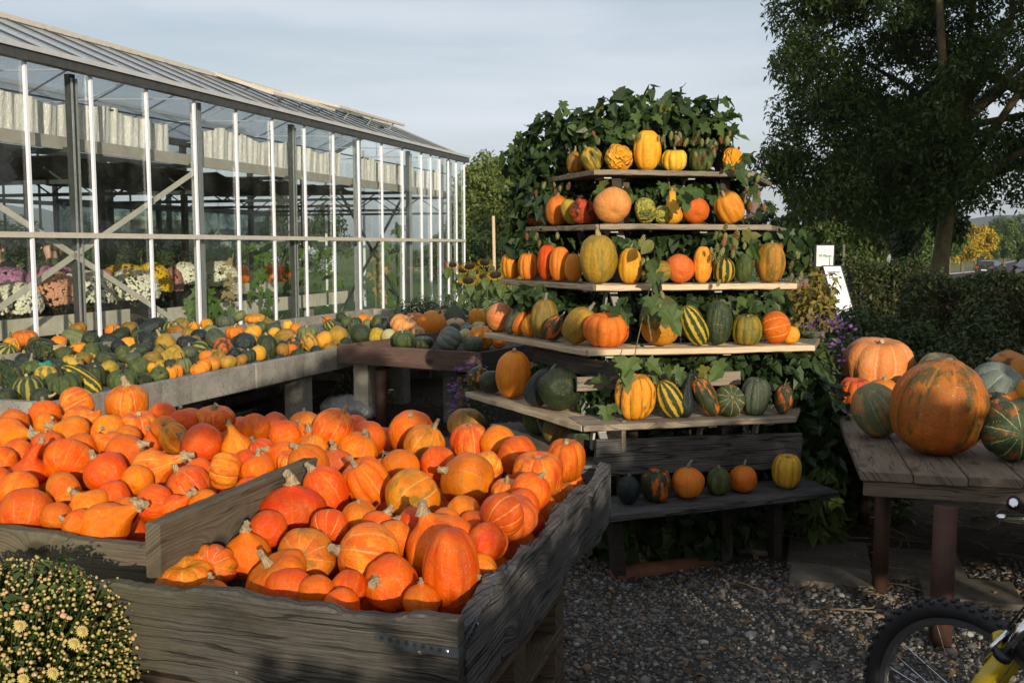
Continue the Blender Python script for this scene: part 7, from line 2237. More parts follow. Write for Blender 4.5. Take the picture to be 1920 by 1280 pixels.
# big pumpkins on the rear bench
for (px, ww, hh, skin, lab) in ((8, 40, 36, 'red_dark', 'dull orange pumpkin on the rear bench nearest the dark-clad person'), (40, 60, 50, 'brown_orange', 'brown-orange pumpkin on the rear bench left of the seated woman'), (28, 36, 34, 'navy', 'dark pumpkin in front of the brown-orange one on the rear bench'), (136, 50, 44, 'navy', 'dark pumpkin on the rear bench right of the seated woman'),
     (152, 66, 56, 'deep_orange', 'bright orange pumpkin on the rear bench behind the dark steel post'), (120, 30, 40, 'kuri_red', 'red pumpkin on the rear bench beside the woman\'s elbow'), (190, 44, 36, 'brown_orange', 'brown pumpkin on the rear bench between post and yellow flowers'), (228, 30, 26, 'tan', 'tan pumpkin on the rear bench above the yellow flowers'),
     (445, 46, 36, 'kuri_red', 'red pumpkin on the rear bench behind the white chrysanthemum by the wide post'), (508, 40, 34, 'kuri_red', 'red pumpkin on the rear bench left of the pair behind the climbing vine'), (535, 46, 30, 'kuri_red', 'flat red pumpkin on the rear bench right of the pair behind the vine')):
    r = ray(px, 490); base = gp(0, 4.75, 0)
    det = r.x * (-U.y) - r.y * (-U.x)
    s = (base.x * (-U.y) - base.y * (-U.x)) / det
    p = Vector((r.x * s, r.y * s, 0)); k = p.length / FPX
    if (p - gp(0, 4.75, 0)).dot(U) > 5.4: p = gp(5.3, 4.75, 0) if False else p
    gourd(Vector((p.x, p.y, .80 + hh * k * .45)), ww * k, hh * k, 'round', skin, 'short', (0, 0, 1), 'stem_grey', group='pumpkins on the rear greenhouse bench', label=lab)
bench(5.6, 12.5, 4.4, 5.1, .80, 'rear concrete bench in front of the whitewashed partition', None)

# climbing plants along the inside of the glass
VL = [lobed_leaf('vine_leaf', HOP, MT['vine_leaf'], .12, s, .25) for s in (11, 12)]
def climber(px, top, bot, w0, n, L, label, mat='vine_leaf', wpx=22, dry=False):
    r = ray(px, 560); base = gp(0, w0, 0)
    det = r.x * (-U.y) - r.y * (-U.x)
    s = (base.x * (-U.y) - base.y * (-U.x)) / det
    Yd = r.y * s
    p0, p1 = at(px, bot, Yd), at(px, top, Yd)
    t = thing('climbing_plant', Vector((p0.x, p0.y, .76 if w0 > .9 else .1)), label, 'climbing plant', 'climbing plants inside the greenhouse')
    off = wloc(t)
    mb = MB()
    for j in range(2):
        mb.tube([off + Vector((.03 * j, 0, 0))] + [p0.lerp(p1, q) + Vector((rng.normal() * .03, rng.normal() * .02, 0)) for q in (0, .3, .6, 1)], [.008, .008, .006, .005, .003], 5)
    mb.build('stem', MT['dry_leaf'] if dry else MT['weed'], t)
    rr_ = random.Random(px)
    k = Yd / FPX
    for i in range(n):
        q = rr_.random() ** .8
        p = p0.lerp(p1, q) + Vector((rr_.gauss(0, wpx * k * .6), rr_.gauss(0, .05), 0))
        o = place_leaf(rr_.choice(VL), p, rr_.uniform(.6, 1.2) * L, Vector((rr_.gauss(0, .5), -1, .5 + rr_.gauss(0, .4))), Vector((rr_.gauss(0, .7), 0, -1)), t, off=off)
        if mat != 'vine_leaf':
            o.material_slots[0].link = 'OBJECT'; o.material_slots[0].material = MT[mat]
climber(490, 455, 590, .5, 46, .17, 'tall green squash vine climbing a string inside the glass near the middle')
climber(545, 455, 545, 2.4, 30, .20, 'green climbing plant farther inside, in front of the white house')
climber(372, 540, 600, .5, 16, .26, 'low broad-leaved squash plant at the glass near the wide post')
climber(395, 560, 600, .6, 8, .24, 'low squash shoot right beside the wide galvanised post')
climber(432, 470, 590, .5, 22, .12, 'withered brown vine left of the tall green squash vine', 'dry_leaf', 10, True)
climber(705, 455, 585, .5, 34, .15, 'dried brown vine hanging inside the far bays', 'dry_leaf', 12, True)
climber(735, 455, 585, .6, 34, .20, 'green vine right beside the dried brown vine in the far bays')
climber(608, 460, 545, 2.0, 18, .18, 'dim green vine in front of the whitewashed partition')
climber(745, 415, 440, .5, 5, .22, 'little tuft of vine leaves caught on the dark brace')
for (px, Yd, ht, rx, lab) in ((75, 15.5, 1.35, .5, 'dark leafy plant behind the seated woman inside the greenhouse'), (262, 17.5, 1.5, .7, 'dark leafy bush behind the yellow chrysanthemums inside the greenhouse'), (318, 18.5, 1.4, .6, 'second dark bush behind the dusky-pink chrysanthemum inside the greenhouse')):
    c = at(px, 480, Yd)
    t = thing('potted_bush', (c.x, Yd, 0), lab, 'bush', 'dark bushes inside the greenhouse')
    MB().lathe(Vector((c.x, Yd, 0)), [(.18, 0), (.24, .35), (.26, .35), (.22, .37)], 14).build('pot', MT['pot'], t)
    foliage('foliage', leaf_cloud(crown_clumps((c.x, Yd, ht - .2), rx, rx * .6, .62, 14, .16, .28, .1), 1500, .09, .5, .3, .3), MT['tree_dark'], t)
    MB().tube([Vector((c.x, Yd, .3)), Vector((c.x + .03, Yd, ht + .3))], [.02, .01], 6).build('stem', MT['bark'], t)

# ------------------------------------------------------------------ people
def skin_body(name, verts, edges, radii, mat, parent, sub=2, root=0):
    me = bpy.data.meshes.new(name)
    me.from_pydata([tuple(v) for v in verts], edges, [])
    o = bpy.data.objects.new(name, me)
    COL.objects.link(o)
    o.modifiers.new('skin', 'SKIN')
    s = o.modifiers.new('sub', 'SUBSURF'); s.levels = sub; s.render_levels = sub
    for i, r in enumerate(radii):
        d = me.skin_vertices[0].data[i]
        d.radius = r if isinstance(r, tuple) else (r, r)
        d.use_root = (i == root)
    dg = bpy.context.evaluated_depsgraph_get()
    me2 = bpy.data.meshes.new_from_object(o.evaluated_get(dg))
    bpy.data.objects.remove(o)
    me2.name = name
    me2.polygons.foreach_set('use_smooth', [True] * len(me2.polygons))
    me2.materials.clear(); me2.materials.append(mat)
    q = link(name, me2, None, parent)
    return q
def person(loc, face, label, top, legs, hair, scale=1.0, bend=0.0, group=None):
    """standing figure about 1.68 m tall; face = angle the body looks to"""
    t = thing('person', loc, label, 'person', group)
    t.rotation_euler.z = face
    t.scale = (scale,) * 3
    b = bend
    X0 = lambda x, y, z: (x, y - b * max(0, z - .95), z)
    hip, ch, nk = X0(0, 0, .95), X0(0, 0, 1.28), X0(0, 0, 1.43)
    body = [hip, X0(0, 0, 1.1), ch, nk, X0(0, -.03, 1.53), X0(0, -.035, 1.62),
            X0(-.18, 0, 1.37), X0(-.24, -.02, 1.12), X0(-.22, -.22, 1.0), X0(-.21, -.30, .98), X0(.18, 0, 1.37), X0(.24, -.02, 1.12), X0(.22, -.20, .98), X0(.21, -.28, .96),
            (-.10, 0, .88), (-.11, -.01, .48), (-.115, .03, .08), (-.12, -.12, .03), (.10, 0, .88), (.11, -.01, .48), (.115, .03, .08), (.12, -.12, .03)]
    ed = [(0, 1), (1, 2), (2, 3), (3, 4), (4, 5), (2, 6), (6, 7), (7, 8), (8, 9), (2, 10), (10, 11), (11, 12), (12, 13), (0, 14), (14, 15), (15, 16), (16, 17), (0, 18), (18, 19), (19, 20), (20, 21)]
    rad = [(.15, .11), (.13, .10), (.15, .11), .06, (.085, .10), (.07, .085), .06, .045, .036, .03, .06, .045, .036, .03, .085, .058, .042, .035, .085, .058, .042, .035]
    skin_body('body', body, ed, rad, MT['skin'], t)
    sh_ = [hip, X0(0, 0, 1.1), ch, X0(0, 0, 1.42), X0(-.185, 0, 1.37), X0(-.245, -.02, 1.12), X0(-.222, -.21, 1.0), X0(.185, 0, 1.37), X0(.245, -.02, 1.12), X0(.222, -.19, .985)]
    skin_body('jumper', sh_, [(0, 1), (1, 2), (2, 3), (2, 4), (4, 5), (5, 6), (2, 7), (7, 8), (8, 9)], [(.17, .13), (.155, .12), (.17, .13), .075, .075, .058, .048, .075, .058, .048], MT[top], t)
    tr = [(0, 0, .93), (-.10, 0, .86), (-.11, -.01, .48), (-.115, .03, .10), (.10, 0, .86), (.11, -.01, .48), (.115, .03, .10)]
    skin_body('trousers', tr, [(0, 1), (1, 2), (2, 3), (0, 4), (4, 5), (5, 6)], [(.16, .12), .098, .07, .056, .098, .07, .056], MT[legs], t)
    for s in (-1, 1):
        skin_body('shoe', [(s * .117, .05, .04), (s * .12, -.15, .035)], [(0, 1)], [.05, .045], MT['cloth_black'], t, 1)
    hd = X0(0, -.03, 1.58)
    hr = MB()
    nA, nB = 12, 20
    for i in range(nA + 1):
        for j in range(nB):
            a, e_ = math.pi * i / nA, 2 * math.pi * j / nB
            hr.v.append(Vector((hd[0] + math.sin(a) * math.cos(e_) * .094, hd[1] + .012 + math.sin(a) * math.sin(e_) * .112, hd[2] + .022 + math.cos(a) * .122)))
    for i in range(nA):
        for j in range(nB):
            j2 = (j + 1) % nB
            a, e_ = math.pi * (i + .5) / nA, 2 * math.pi * (j + .5) / nB
            y_, z_ = math.sin(a) * math.sin(e_), math.cos(a)
            if (y_ < -.12 and z_ < .42) or z_ < -.75: continue
            hr.f.append((i * nB + j, i * nB + j2, (i + 1) * nB + j2, (i + 1) * nB + j))
    hr.tube([Vector((hd[0], hd[1] + .11, hd[2] + .03)), Vector((hd[0], hd[1] + .15, hd[2] - .02)), Vector((hd[0], hd[1] + .14, hd[2] - .12))], [.03, .035, .012], 8)
    hr.build('hair', MT[hair], t, True, local=True)
    fc = MB()
    for s in (-1, 1):
        fc.lathe(Vector((hd[0] + s * .032, hd[1] - .098, hd[2] + .01)), [(.010, 0), (.006, .006)], 8, Vector((0, -1, 0)))
    fc.bar(Vector((hd[0] - .02, hd[1] - .097, hd[2] - .055)), Vector((hd[0] + .02, hd[1] - .097, hd[2] - .055)), .006, .008)
    fc.build('eyes_and_mouth', MT['hair'], t, local=True)
    ns = MB().bar(Vector((hd[0], hd[1] - .095, hd[2] + .005)), Vector((hd[0], hd[1] - .115, hd[2] - .025)), .02, .018)
    for s in (-1, 1):
        ns.lathe(Vector((hd[0] + s * .088, hd[1] + .01, hd[2] - .01)), [(.012, -.02), (.018, 0), (.010, .022)], 8)
    ns.build('nose_and_ears', MT['skin'], t, True, local=True)
    return t
c = at(98, 480, 15.0)
person(Vector((c.x, 15.0, 0)), -1.1, 'woman in a green jumper with tied brown hair, inside the greenhouse behind the mauve flowers', 'cloth_green', 'cloth_navy', 'hair', 1.06)
c = at(-8, 480, 13.6)
person(Vector((c.x, 13.6, 0)), .4, 'person in a black jacket cut off at the picture edge inside the greenhouse', 'cloth_black', 'cloth_black', 'hair', 1.04)
c = at(1690, 512, 44)
person(Vector((c.x, 44, gz(c.x, 44) - .1)), .8, 'person in a magenta jacket bending near the ivy-clad trunk beyond the hedge', 'cloth_magenta', 'cloth_navy', 'hair', .92, .35)
c = at(1671, 492, 40)
rs = thing('road_sign', Vector((c.x, 40, gz(c.x, 40))), 'small white oval-faced road sign on a post left of the slim trunk', 'sign')
b = wloc(rs)
MB().tube([b, b + Z * (c.z - b.z + .3)], .03, 8).build('post', MT['galv'], rs)
MB().lathe(Vector((c.x, 39.95, c.z + .1)), [(.01, -.02), (.24, -.018), (.24, .018), (.01, .02)], 20, Vector((.35, -1, 0))).build('face', MT['sign_white'], rs)

# ------------------------------------------------------------------ signs
def text_on(txt, p, right, upv, size, mat, parent, name='lettering'):
    cu = bpy.data.curves.new(name, 'FONT')
    cu.body = txt
    cu.size = size
    cu.align_x = 'CENTER'; cu.align_y = 'CENTER'
    cu.extrude = .0008; cu.offset = .0011
    cu.resolution_u = 3
    tmp = bpy.data.objects.new(name, cu); COL.objects.link(tmp)
    dg = bpy.context.evaluated_depsgraph_get()
    me = bpy.data.meshes.new_from_object(tmp.evaluated_get(dg))
    bpy.data.objects.remove(tmp)
    me.materials.clear(); me.materials.append(mat)
    o = link(name, me, None, parent)
    x, y = Vector(right).normalized(), Vector(upv).normalized()
    z = x.cross(y)
    o.rotation_euler = Matrix((x, y, z)).transposed().to_euler()
    o.location = Vector(p) - wloc(parent)
    return o
SY = 15.0
a, b2, c2 = at(1530, 459, SY), at(1562, 465, SY + .25), at(1530, 498, SY)
us = thing('sign_board', Vector((a.x + .14, SY, 0)), 'upper white sign board with green lettering on two posts behind the A-frame', 'sign')
ex = (b2 - a); W_ = ex.length; ex.normalize(); H_ = a.z - c2.z
ex.z = 0; ex.normalize()
nrm = ex.cross(Z)
ctr = a + ex * W_ / 2 - Z * H_ / 2 - Z * .01
MB().frame(ctr, ex * W_ / 2, nrm * .012, Z * H_ / 2).build('board', MT['sign_white'], us)
fr = MB()
for s in (-1, 1):
    fr.frame(ctr + ex * s * (W_ / 2 + .008), ex * .008, nrm * .016, Z * (H_ / 2 + .016))
    fr.frame(ctr + Z * s * (H_ / 2 + .008), ex * (W_ / 2), nrm * .016, Z * .008)
fr.build('frame', MT['dark_steel'], us)
text_on('WF-Pflanzen', ctr + nrm * .014 + Z * .0, ex, Z, .062, MT['sign_green'], us)
for s in (-.8, .8):
    p = ctr + ex * s * W_ / 2 - nrm * .03
    MB().bar(Vector((p.x, p.y, 0)), p + Z * .1, .035, .035, ex).build('post', MT['dark_wood'], us)
p = ctr + ex * .07 + nrm * .12
stp = thing('thin_stake', Vector((p.x, p.y, 0)), 'thin dark stake standing in front of the upper white sign', 'stake')
MB().tube([Vector((p.x, p.y, 0)), Vector((p.x, p.y, ctr.z + .0))], .010, 6).build('shaft', MT['dark_steel'], stp)
SY2 = 14.4
a, b2, c2 = at(1543, 500, SY2), at(1575, 501, SY2 + .1), at(1553, 560, SY2)
af = thing('a_frame_sign', Vector((a.x + .13, SY2, 0)), 'white A-frame sign with dark lettering leaning below the upper sign', 'sign')
ex = b2 - a; ex.z = 0; W_ = ex.length; ex.normalize()
dn = Vector((c2.x - a.x, -.18, c2.z - a.z)).normalized()
top = a + ex * W_ / 2
L_ = (a.z - .12) / -dn.z
nrm = ex.cross(-dn).normalized()
if nrm.y > 0: nrm = -nrm
ctr = top + dn * L_ / 2
MB().frame(ctr, ex * W_ / 2, nrm * .01, dn * L_ / 2).build('board', MT['sign_white'], af)
fr = MB()
for s in (-1, 1):
    fr.frame(ctr + ex * s * (W_ / 2 + .008), ex * .008, nrm * .014, dn * (L_ / 2 + .016))
    fr.frame(ctr + dn * s * (L_ / 2 + .008), ex * (W_ / 2), nrm * .014, dn * .008)
fr.build('frame', MT['dark_steel'], af)
text_on('Schnittblumen', top + dn * .09 + nrm * .012, ex, -dn, .038, MT['sign_dark'], af)
text_on('und alles für den', top + dn * .18 + nrm * .012, ex, -dn, .034, MT['sign_dark'], af)
for s in (-1, 1):
    q0 = top + ex * s * W_ * .45 - nrm * .02
    MB().bar(q0, Vector((q0.x - .22, q0.y + .35, .02)), .035, .025, ex).build('rear_leg', MT['dark_wood'], af)
# green bench slat glimpsed beside the sign, wooden pole by the sunflowers, stake by the trees
p = at(1536, 552, 13.2)
gb = thing('green_trough', Vector((p.x, 13.2, 0)), 'green wooden trough glimpsed left of the A-frame sign', 'trough')
for k in range(3):
    plank('slat', p + Vector((-.10, .05 * k, .02 - .07 * k)), p + Vector((.16, -.05 + .05 * k, -.07 - .07 * k)), .05, .02, MT['teal_cloth'], gb)
MB().bar(Vector((p.x, 13.25, 0)), Vector((p.x, 13.25, p.z - .1)), .05, .05).build('post', MT['dark_wood'], gb)
p = at(925, 405, 22)
wp = thing('wooden_pole', Vector((p.x, 22, 0)), 'slim bare wooden pole standing among the sunflowers', 'pole')
MB().tube([Vector((p.x + .04, 22, 0)), p], [.04, .034], 8).build('shaft', MT['pale_wood'], wp, True)
p = at(1583, 458, 20)
wp2 = thing('wooden_stake', Vector((p.x, 20, 0)), 'slim pale stake right of the two white signs', 'stake')
MB().tube([Vector((p.x - .01, 20, 0)), p], .022, 8).build('shaft', MT['pale_wood'], wp2, True)
p = at(1501, 462, 18)
lp_ = thing('garden_lamp', Vector((p.x, 18, 0)), 'small grey garden lamp on a thin post left of the signs', 'lamp')
MB().tube([Vector((p.x, 18, 0)), p], .02, 8).build('post', MT['galv'], lp_)
MB().lathe(p, [(.05, 0), (.06, .1), (.09, .12), (.02, .17)], 10).build('lamp_head', MT['galv'], lp_)

# ------------------------------------------------------------------ sunflowers and asters beyond the tables
SL = [lobed_leaf('sunflower_leaf', OVL, MT['sunflower_leaf'], .15, s, .35) for s in (21, 22)]
places = [(880, 15.5), (897, 16.2), (912, 15.2), (930, 15.8), (946, 15.0), (885, 17.5), (915, 17.8), (940, 17.4), (962, 16.0), (870, 19), (900, 19.5), (955, 18.5), (846, 20.5), (925, 19.2), (985, 17.0)]
order = sorted(range(len(places)), key=lambda i: places[i][0])
for rank, i in enumerate(order):
    px, Yd = places[i]
    c = at(px, 560, Yd)
    hgt = rng.uniform(1.25, 1.5)
    t = thing('sunflower', Vector((c.x, Yd, 0)), f'drooping sunflower plant, {ORD[rank]} from the greenhouse corner in the bed beyond it', 'sunflower', 'sunflowers beyond the greenhouse corner')
    off = wloc(t)
    bend = Vector((rng.normal() * .1, -.12, 0))
    MB().tube([off, off + Z * hgt * .6, off + Z * hgt * .95 + bend * .4, off + Z * hgt + bend, off + Z * (hgt - .08) + bend * 1.6], [.016, .014, .012, .011, .012], 6).build('stem', MT['weed'], t, True)
    for k in range(16):
        z = hgt * (.15 + .8 * k / 16)
        a = k * 2.4 + rng.uniform(-.3, .3)
        d = Vector((math.cos(a), math.sin(a), 0))
        place_leaf(SL[k % 2], off + Z * z + d * .08, rng.uniform(.17, .28), d * .5 + Z * .5 + Vector((0, -.3, 0)), d * .6 - Z * .9, t, off=off)
    hp = off + Z * (hgt - .09) + bend * 1.7
    ax = Vector((bend.x, -.5, -.75)).normalized()
    MB().lathe(hp, [(.02, -.02), (.085, 0), (.085, .02), (.02, .03)], 14, ax).build('flower_head', MT['dark_wood'], t)
    pt = leaf_cloud([(tuple(hp), (.001, .001, .001))], 1, .01)
    Vq = []
    a1 = ax.orthogonal().normalized(); a2 = ax.cross(a1)
    for k in range(18):
        an = 2 * math.pi * k / 18
        d = a1 * math.cos(an) + a2 * math.sin(an); s_ = ax.cross(d)
        Vq += [tuple(hp + d * .08), tuple(hp + d * .12 + s_ * .018), tuple(hp + d * .16 + ax * .02), tuple(hp + d * .12 - s_ * .018)]
    foliage('petals', np.array(Vq), MT['sun_yellow'], t)
for (px, Yd, r, lab) in ((800, 13.4, (.4, .3, .34), 'white-flowered aster bush at the foot of the last greenhouse bays'), (850, 13.0, (.45, .35, .36), 'second white-flowered aster bush, below the greenhouse corner'), (905, 12.6, (.5, .35, .38), 'white-flowered aster bush in front of the sunflowers'), (945, 12.2, (.4, .35, .36), 'white-flowered aster bush touching the left end of the rack'),
                         (775, 12.8, (.25, .2, .3), 'small green bush right of the vines at the glass'), (690, 10.8, (.35, .2, .16), 'low green plants on the soil under the red-brown table')):
    c = at(px, 575, Yd)
    zc = .62 if Yd > 12 else .14
    t = thing('aster_bush', Vector((c.x, Yd, 0)), lab, 'bush', 'bushes at the end of the tables')
    foliage('foliage', leaf_cloud(crown_clumps((c.x, Yd, zc), r[0], r[1], r[2], 16, .1, .2, .1), 2600, .04, .4, .4, .3), MT['weed'] if Yd < 12.7 else MT['shrub'], t)
    foliage('blossoms', leaf_cloud([((c.x, Yd, zc + .06), r)], 420, .020, 1.0, .9, .95, 0, .5), MT['white_fl'], t)
    mb = MB()
    for i in range(8):
        mb.tube([Vector((c.x + rng.normal() * .05, Yd + rng.normal() * .05, 0)), Vector((c.x + rng.normal() * r[0] * .5, Yd + rng.normal() * .1, zc + .1))], [.006, .003], 5)
    mb.build('stems', MT['weed'], t)

# ------------------------------------------------------------------ budding chrysanthemum in the near corner
mc = Vector((-1.235, 2.32, .665))
bm_ = thing('chrysanthemum_bush', Vector((mc.x, mc.y, 0)), 'budding peach chrysanthemum bush in front of the left crate', 'bush')
MB().lathe(Vector((mc.x, mc.y, .02)), [(.14, 0), (.19, .36), (.205, .36), (.205, .41), (.17, .41)], 20).build('pot', MT['pot'], bm_, True)
rad = (.315, .32, .25)
foliage('foliage', leaf_cloud(crown_clumps((mc.x, mc.y, mc.z - .03), rad[0] * .90, rad[1] * .90, rad[2] * .90, 46, .06, .11, .05), 13000, .030, .5, .4, .3), MT['mum_leaf'], bm_)
def bud_mesh(op, seed):
    r = random.Random(seed)
    vs, fs = [(0, 0, .9)], []
    K = 8
    for (rad_, z) in ((.55, .75), (.95, .35), (.85, -.1), (.35, -.45)):
        for k in range(K):
            a = 2 * math.pi * k / K
            q = rad_ * (1 + (.28 * op if k % 2 else 0) + r.uniform(-.06, .06))
            vs.append((q * math.cos(a), q * math.sin(a), z + op * .25 * (k % 2)))
    for k in range(K):
        k2 = (k + 1) % K
        fs.append((0, 1 + k, 1 + k2))
        for j in range(3):
            fs.append((1 + j * K + k, 1 + (j + 1) * K + k, 1 + (j + 1) * K + k2, 1 + j * K + k2))
    me = bpy.data.meshes.new('flower_bud'); me.from_pydata(vs, [], fs); me.update(); me.materials.append(MT['bud'])
    me.polygons.foreach_set('use_smooth', [True] * len(me.polygons))
    return me
BM = [bud_mesh(.1, 1), bud_mesh(.5, 2), bud_mesh(1.0, 3)]
boff = wloc(bm_)
stems = MB(); small_ = MB()
d = unit(6600); d = d[(d[:, 2] > -.45) & (d[:, 1] < .55)]
nb_ = 0
for q in d:
    p = mc + Vector((q[0] * rad[0], q[1] * rad[1], q[2] * rad[2])) * rng.uniform(.93, 1.06) * (1 + .09 * math.sin(q[0] * 5.2 + 1) * math.cos(q[2] * 4.3 + q[1] * 3) + (.12 * rng.random() if rng.random() < .06 else 0))
    base = mc + (p - mc) * .86 - Z * .02
    stems.tube([base, base.lerp(p, .6) + Z * .012, p], [.0022, .0018, .0016], 4, False)
    ax = (p - base).normalized()
    if nb_ < 290 and rng.random() < .19:
        nb_ += 1
        o = bpy.data.objects.new('flower_bud', BM[rng.choice(3, p=[.55, .35, .1])]); COL.objects.link(o); o.parent = bm_
        s = rng.uniform(.0038, .0078); o.scale = (s, s, s); o.location = p - boff
        o.rotation_mode = 'QUATERNION'; o.rotation_quaternion = Z.rotation_difference((ax + Vector((0, -.2, .3))).normalized())
    else:
        s = rng.uniform(.0028, .0052)
        small_.lathe(p - ax * s * .4, [(s * .4, 0), (s, s * .6), (s * .9, s * 1.2), (s * .3, s * 1.6)], 6, ax)
stems.build('stems', MT['shrub'], bm_)
small_.build('small_buds', MT['bud_mass'], bm_, True, 'stuff')
for (px, py) in ((38, 1172), (155, 1182), (140, 1205), (100, 1260), (45, 1272)):
    p = at(px, py, mc.y - .33)
    Vq = []
    for ring_, (n_, l_, el) in enumerate(((16, .015, .25), (12, .011, .8))):
        for k in range(n_):
            a = 2 * math.pi * (k + .5 * ring_) / n_
            dd = Vector((math.cos(a), -el * .9, math.sin(a) + el * .3)).normalized()
            s_ = dd.cross(Vector((0, 1, 0))).normalized()
            Vq += [tuple(p), tuple(p + dd * l_ * .6 + s_ * l_ * .16), tuple(p + dd * l_), tuple(p + dd * l_ * .6 - s_ * l_ * .16)]
    foliage('open_flower', np.array(Vq), MT['bud_mass'], bm_)

# ------------------------------------------------------------------ cars
def car(name, loc, rot, paint, label):
    t = thing(name, loc, label, 'car')
    t.rotation_euler.z = rot
    prof = [(-1.95, .35), (-1.98, .75), (-1.85, .92), (-1.62, 1.42), (-.2, 1.50), (.25, 1.46), (.95, .98), (1.85, .82), (1.98, .55), (1.95, .30)]
    vs, fs = [], []
    n = len(prof)
    for s, inset in ((-1, 0), (1, 0)):
        for (x, z) in prof:
            k = .86 - (.14 if z > 1.2 else 0)
            vs.append(Vector((x, s * k, z)))
    for i in range(n):
        j = (i + 1) % n
        fs.append((i, j, n + j, n + i))
    fs += [tuple(range(n))[::-1], tuple(range(n, 2 * n))]
    MB().add(vs, fs).build('body', MT[paint], t, bevel=.05, local=True)
    W_ = MB()
    MB().add([(-1.90, -.68, 1.0), (-1.90, .68, 1.0), (-1.71, .60, 1.38), (-1.71, -.60, 1.38)], [(0, 1, 2, 3)]).build('rear_window', MT['dark_window'], t, local=True)
    MB().add([(.90, -.68, 1.03), (.90, .68, 1.03), (.33, .62, 1.43), (.33, -.62, 1.43)], [(0, 3, 2, 1)]).build('windscreen', MT['dark_window'], t, local=True)
    for s in (-1, 1):
        MB().add([(-1.55, s * .872, .98), (.72, s * .872, .98), (.2, s * .745, 1.40), (-1.4, s * .745, 1.40)], [(0, 1, 2, 3) if s < 0 else (3, 2, 1, 0)]).build('side_window', MT['dark_window'], t, local=True)
        MB().frame((-1.95, s * .66, .83), (.05, 0, 0), (0, .13, 0), (0, 0, .10)).build('tail_light', MT['tail_red'], t, local=True)
        MB().frame((1.90, s * .60, .68), (.05, 0, 0), (0, .16, 0), (0, 0, .08)).build('headlight', MT['car_silver'], t, local=True)
        MB().frame((.62, s * .95, 1.02), (.05, 0, 0), (0, .08, 0), (0, 0, .06)).build('mirror', MT[paint], t, local=True)
        for x in (-1.25, 1.25):
            wh = MB().lathe((x, s * .74, .31), [(.20, -.09), (.31, -.09), (.31, .09), (.20, .09)], 18, Vector((0, 1, 0))).build('wheel', MT['tyre'], t, local=True)
            MB().lathe((x, s * .76, .31), [(.19, -.085), (.19, .085)], 14, Vector((0, 1, 0))).build('rim', MT['rim'], wh, local=True)
    MB().frame((-1.99, 0, .55), (.012, 0, 0), (0, .26, 0), (0, 0, .055)).build('number_plate', MT['sign_white'], t, local=True)
    MB().frame((-1.98, 0, .40), (.06, 0, 0), (0, .80, 0), (0, 0, .09)).build('bumper', MT['black_plastic'], t, local=True)
    return t
hd_ = math.atan2(84, 70)
c = at(1856, 509, 100)
car('car', Vector((47.6, 99.5, gz(47.6, 99.5) + .05)), hd_, 'car_dark', 'dark hatchback driving away on the road')
c = at(1920, 520, 62)
car('car', Vector((c.x + .55, 62, gz(c.x, 62) + .05)), hd_ + .5, 'car_red', 'maroon car cut off at the picture edge above the hedge')

# ------------------------------------------------------------------ bicycle
hub = Vector((1.325, 2.80, .335))
fwd = Vector((-.56, .83, 0)).normalized()
side = Vector((fwd.y, -fwd.x, 0))          # towards bike's right
bk = thing('bicycle', Vector((hub.x, hub.y, 0)) - fwd * .5, 'yellow mountain bike with knobbly front tyre leaning into the near corner by the table', 'bicycle')
def wheel(hub, label=None):
    tyre = MB()
    nT, nS, R_, r_ = 64, 10, .305, .027
    b = len(tyre.v)
    for i in range(nT):
        a = 2 * math.pi * i / nT
        rd_ = fwd * math.cos(a) + Z * math.sin(a)
        for j in range(nS):
            t_ = 2 * math.pi * j / nS
            tyre.v.append(hub + rd_ * (R_ + r_ * math.cos(t_)) + side * r_ * math.sin(t_))
    for i in range(nT):
        for j in range(nS):
            i2, j2 = (i + 1) % nT, (j + 1) % nS
            tyre.f.append((i * nS + j, i2 * nS + j, i2 * nS + j2, i * nS + j2))
    for i in range(96):
        a = 2 * math.pi * i / 96
        rd_ = fwd * math.cos(a) + Z * math.sin(a); tg = side.cross(rd_)
        for s in ((-.022, .9), (.022, .9)) if i % 2 else ((-.009, 1.0), (.009, 1.0)):
            tyre.frame(hub + rd_ * (R_ + r_ * s[1] * (.80 if i % 2 else 1.02)) + side * s[0], tg * .006, side * .006, rd_ * .004)
    w_ = tyre.build('front_wheel', MT['tyre'], bk, True)
    rim = MB()
    sec = [(-.012, .280), (.012, .280), (.011, .262), (.0, .256), (-.011, .262)]
    b = 0
    for i in range(nT):
        a = 2 * math.pi * i / nT
        rd_ = fwd * math.cos(a) + Z * math.sin(a)
        for (s, rr_) in sec:
            rim.v.append(hub + rd_ * rr_ + side * s)
    for i in range(nT):
        for j in range(5):
            i2, j2 = (i + 1) % nT, (j + 1) % 5
            rim.f.append((i * 5 + j, i * 5 + j2, i2 * 5 + j2, i2 * 5 + j))
    rim.build('rim', MT['rim'], w_)
    for i in range(32):
        s = 1 if i % 2 else -1
        a = 2 * math.pi * i / 32
        a0 = a + (.95 if (i // 2) % 2 else -.95)
        q0 = hub + (fwd * math.cos(a0) + Z * math.sin(a0)) * .022 + side * s * .03
        q1 = hub + (fwd * math.cos(a) + Z * math.sin(a)) * .260
        MB().tube([q0, q1], .0016, 5).build('spoke', MT['chrome'], w_)
    MB().lathe(hub - side * .05, [(.008, 0), (.026, .01), (.026, .022), (.016, .025), (.016, .075), (.026, .078), (.026, .09), (.008, .1)], 14, side).build('hub', MT['rim'], w_, True)
    return w_
wheel(hub)
ax = (Z * .866 - fwd * .5).normalized()
hd2 = hub + ax * .47
fk = MB()
for s in (-1, 1):
    q = hub + side * s * .058
    fk.tube([q, q + ax * .10, q + ax * .27], [.014, .021, .023], 12)
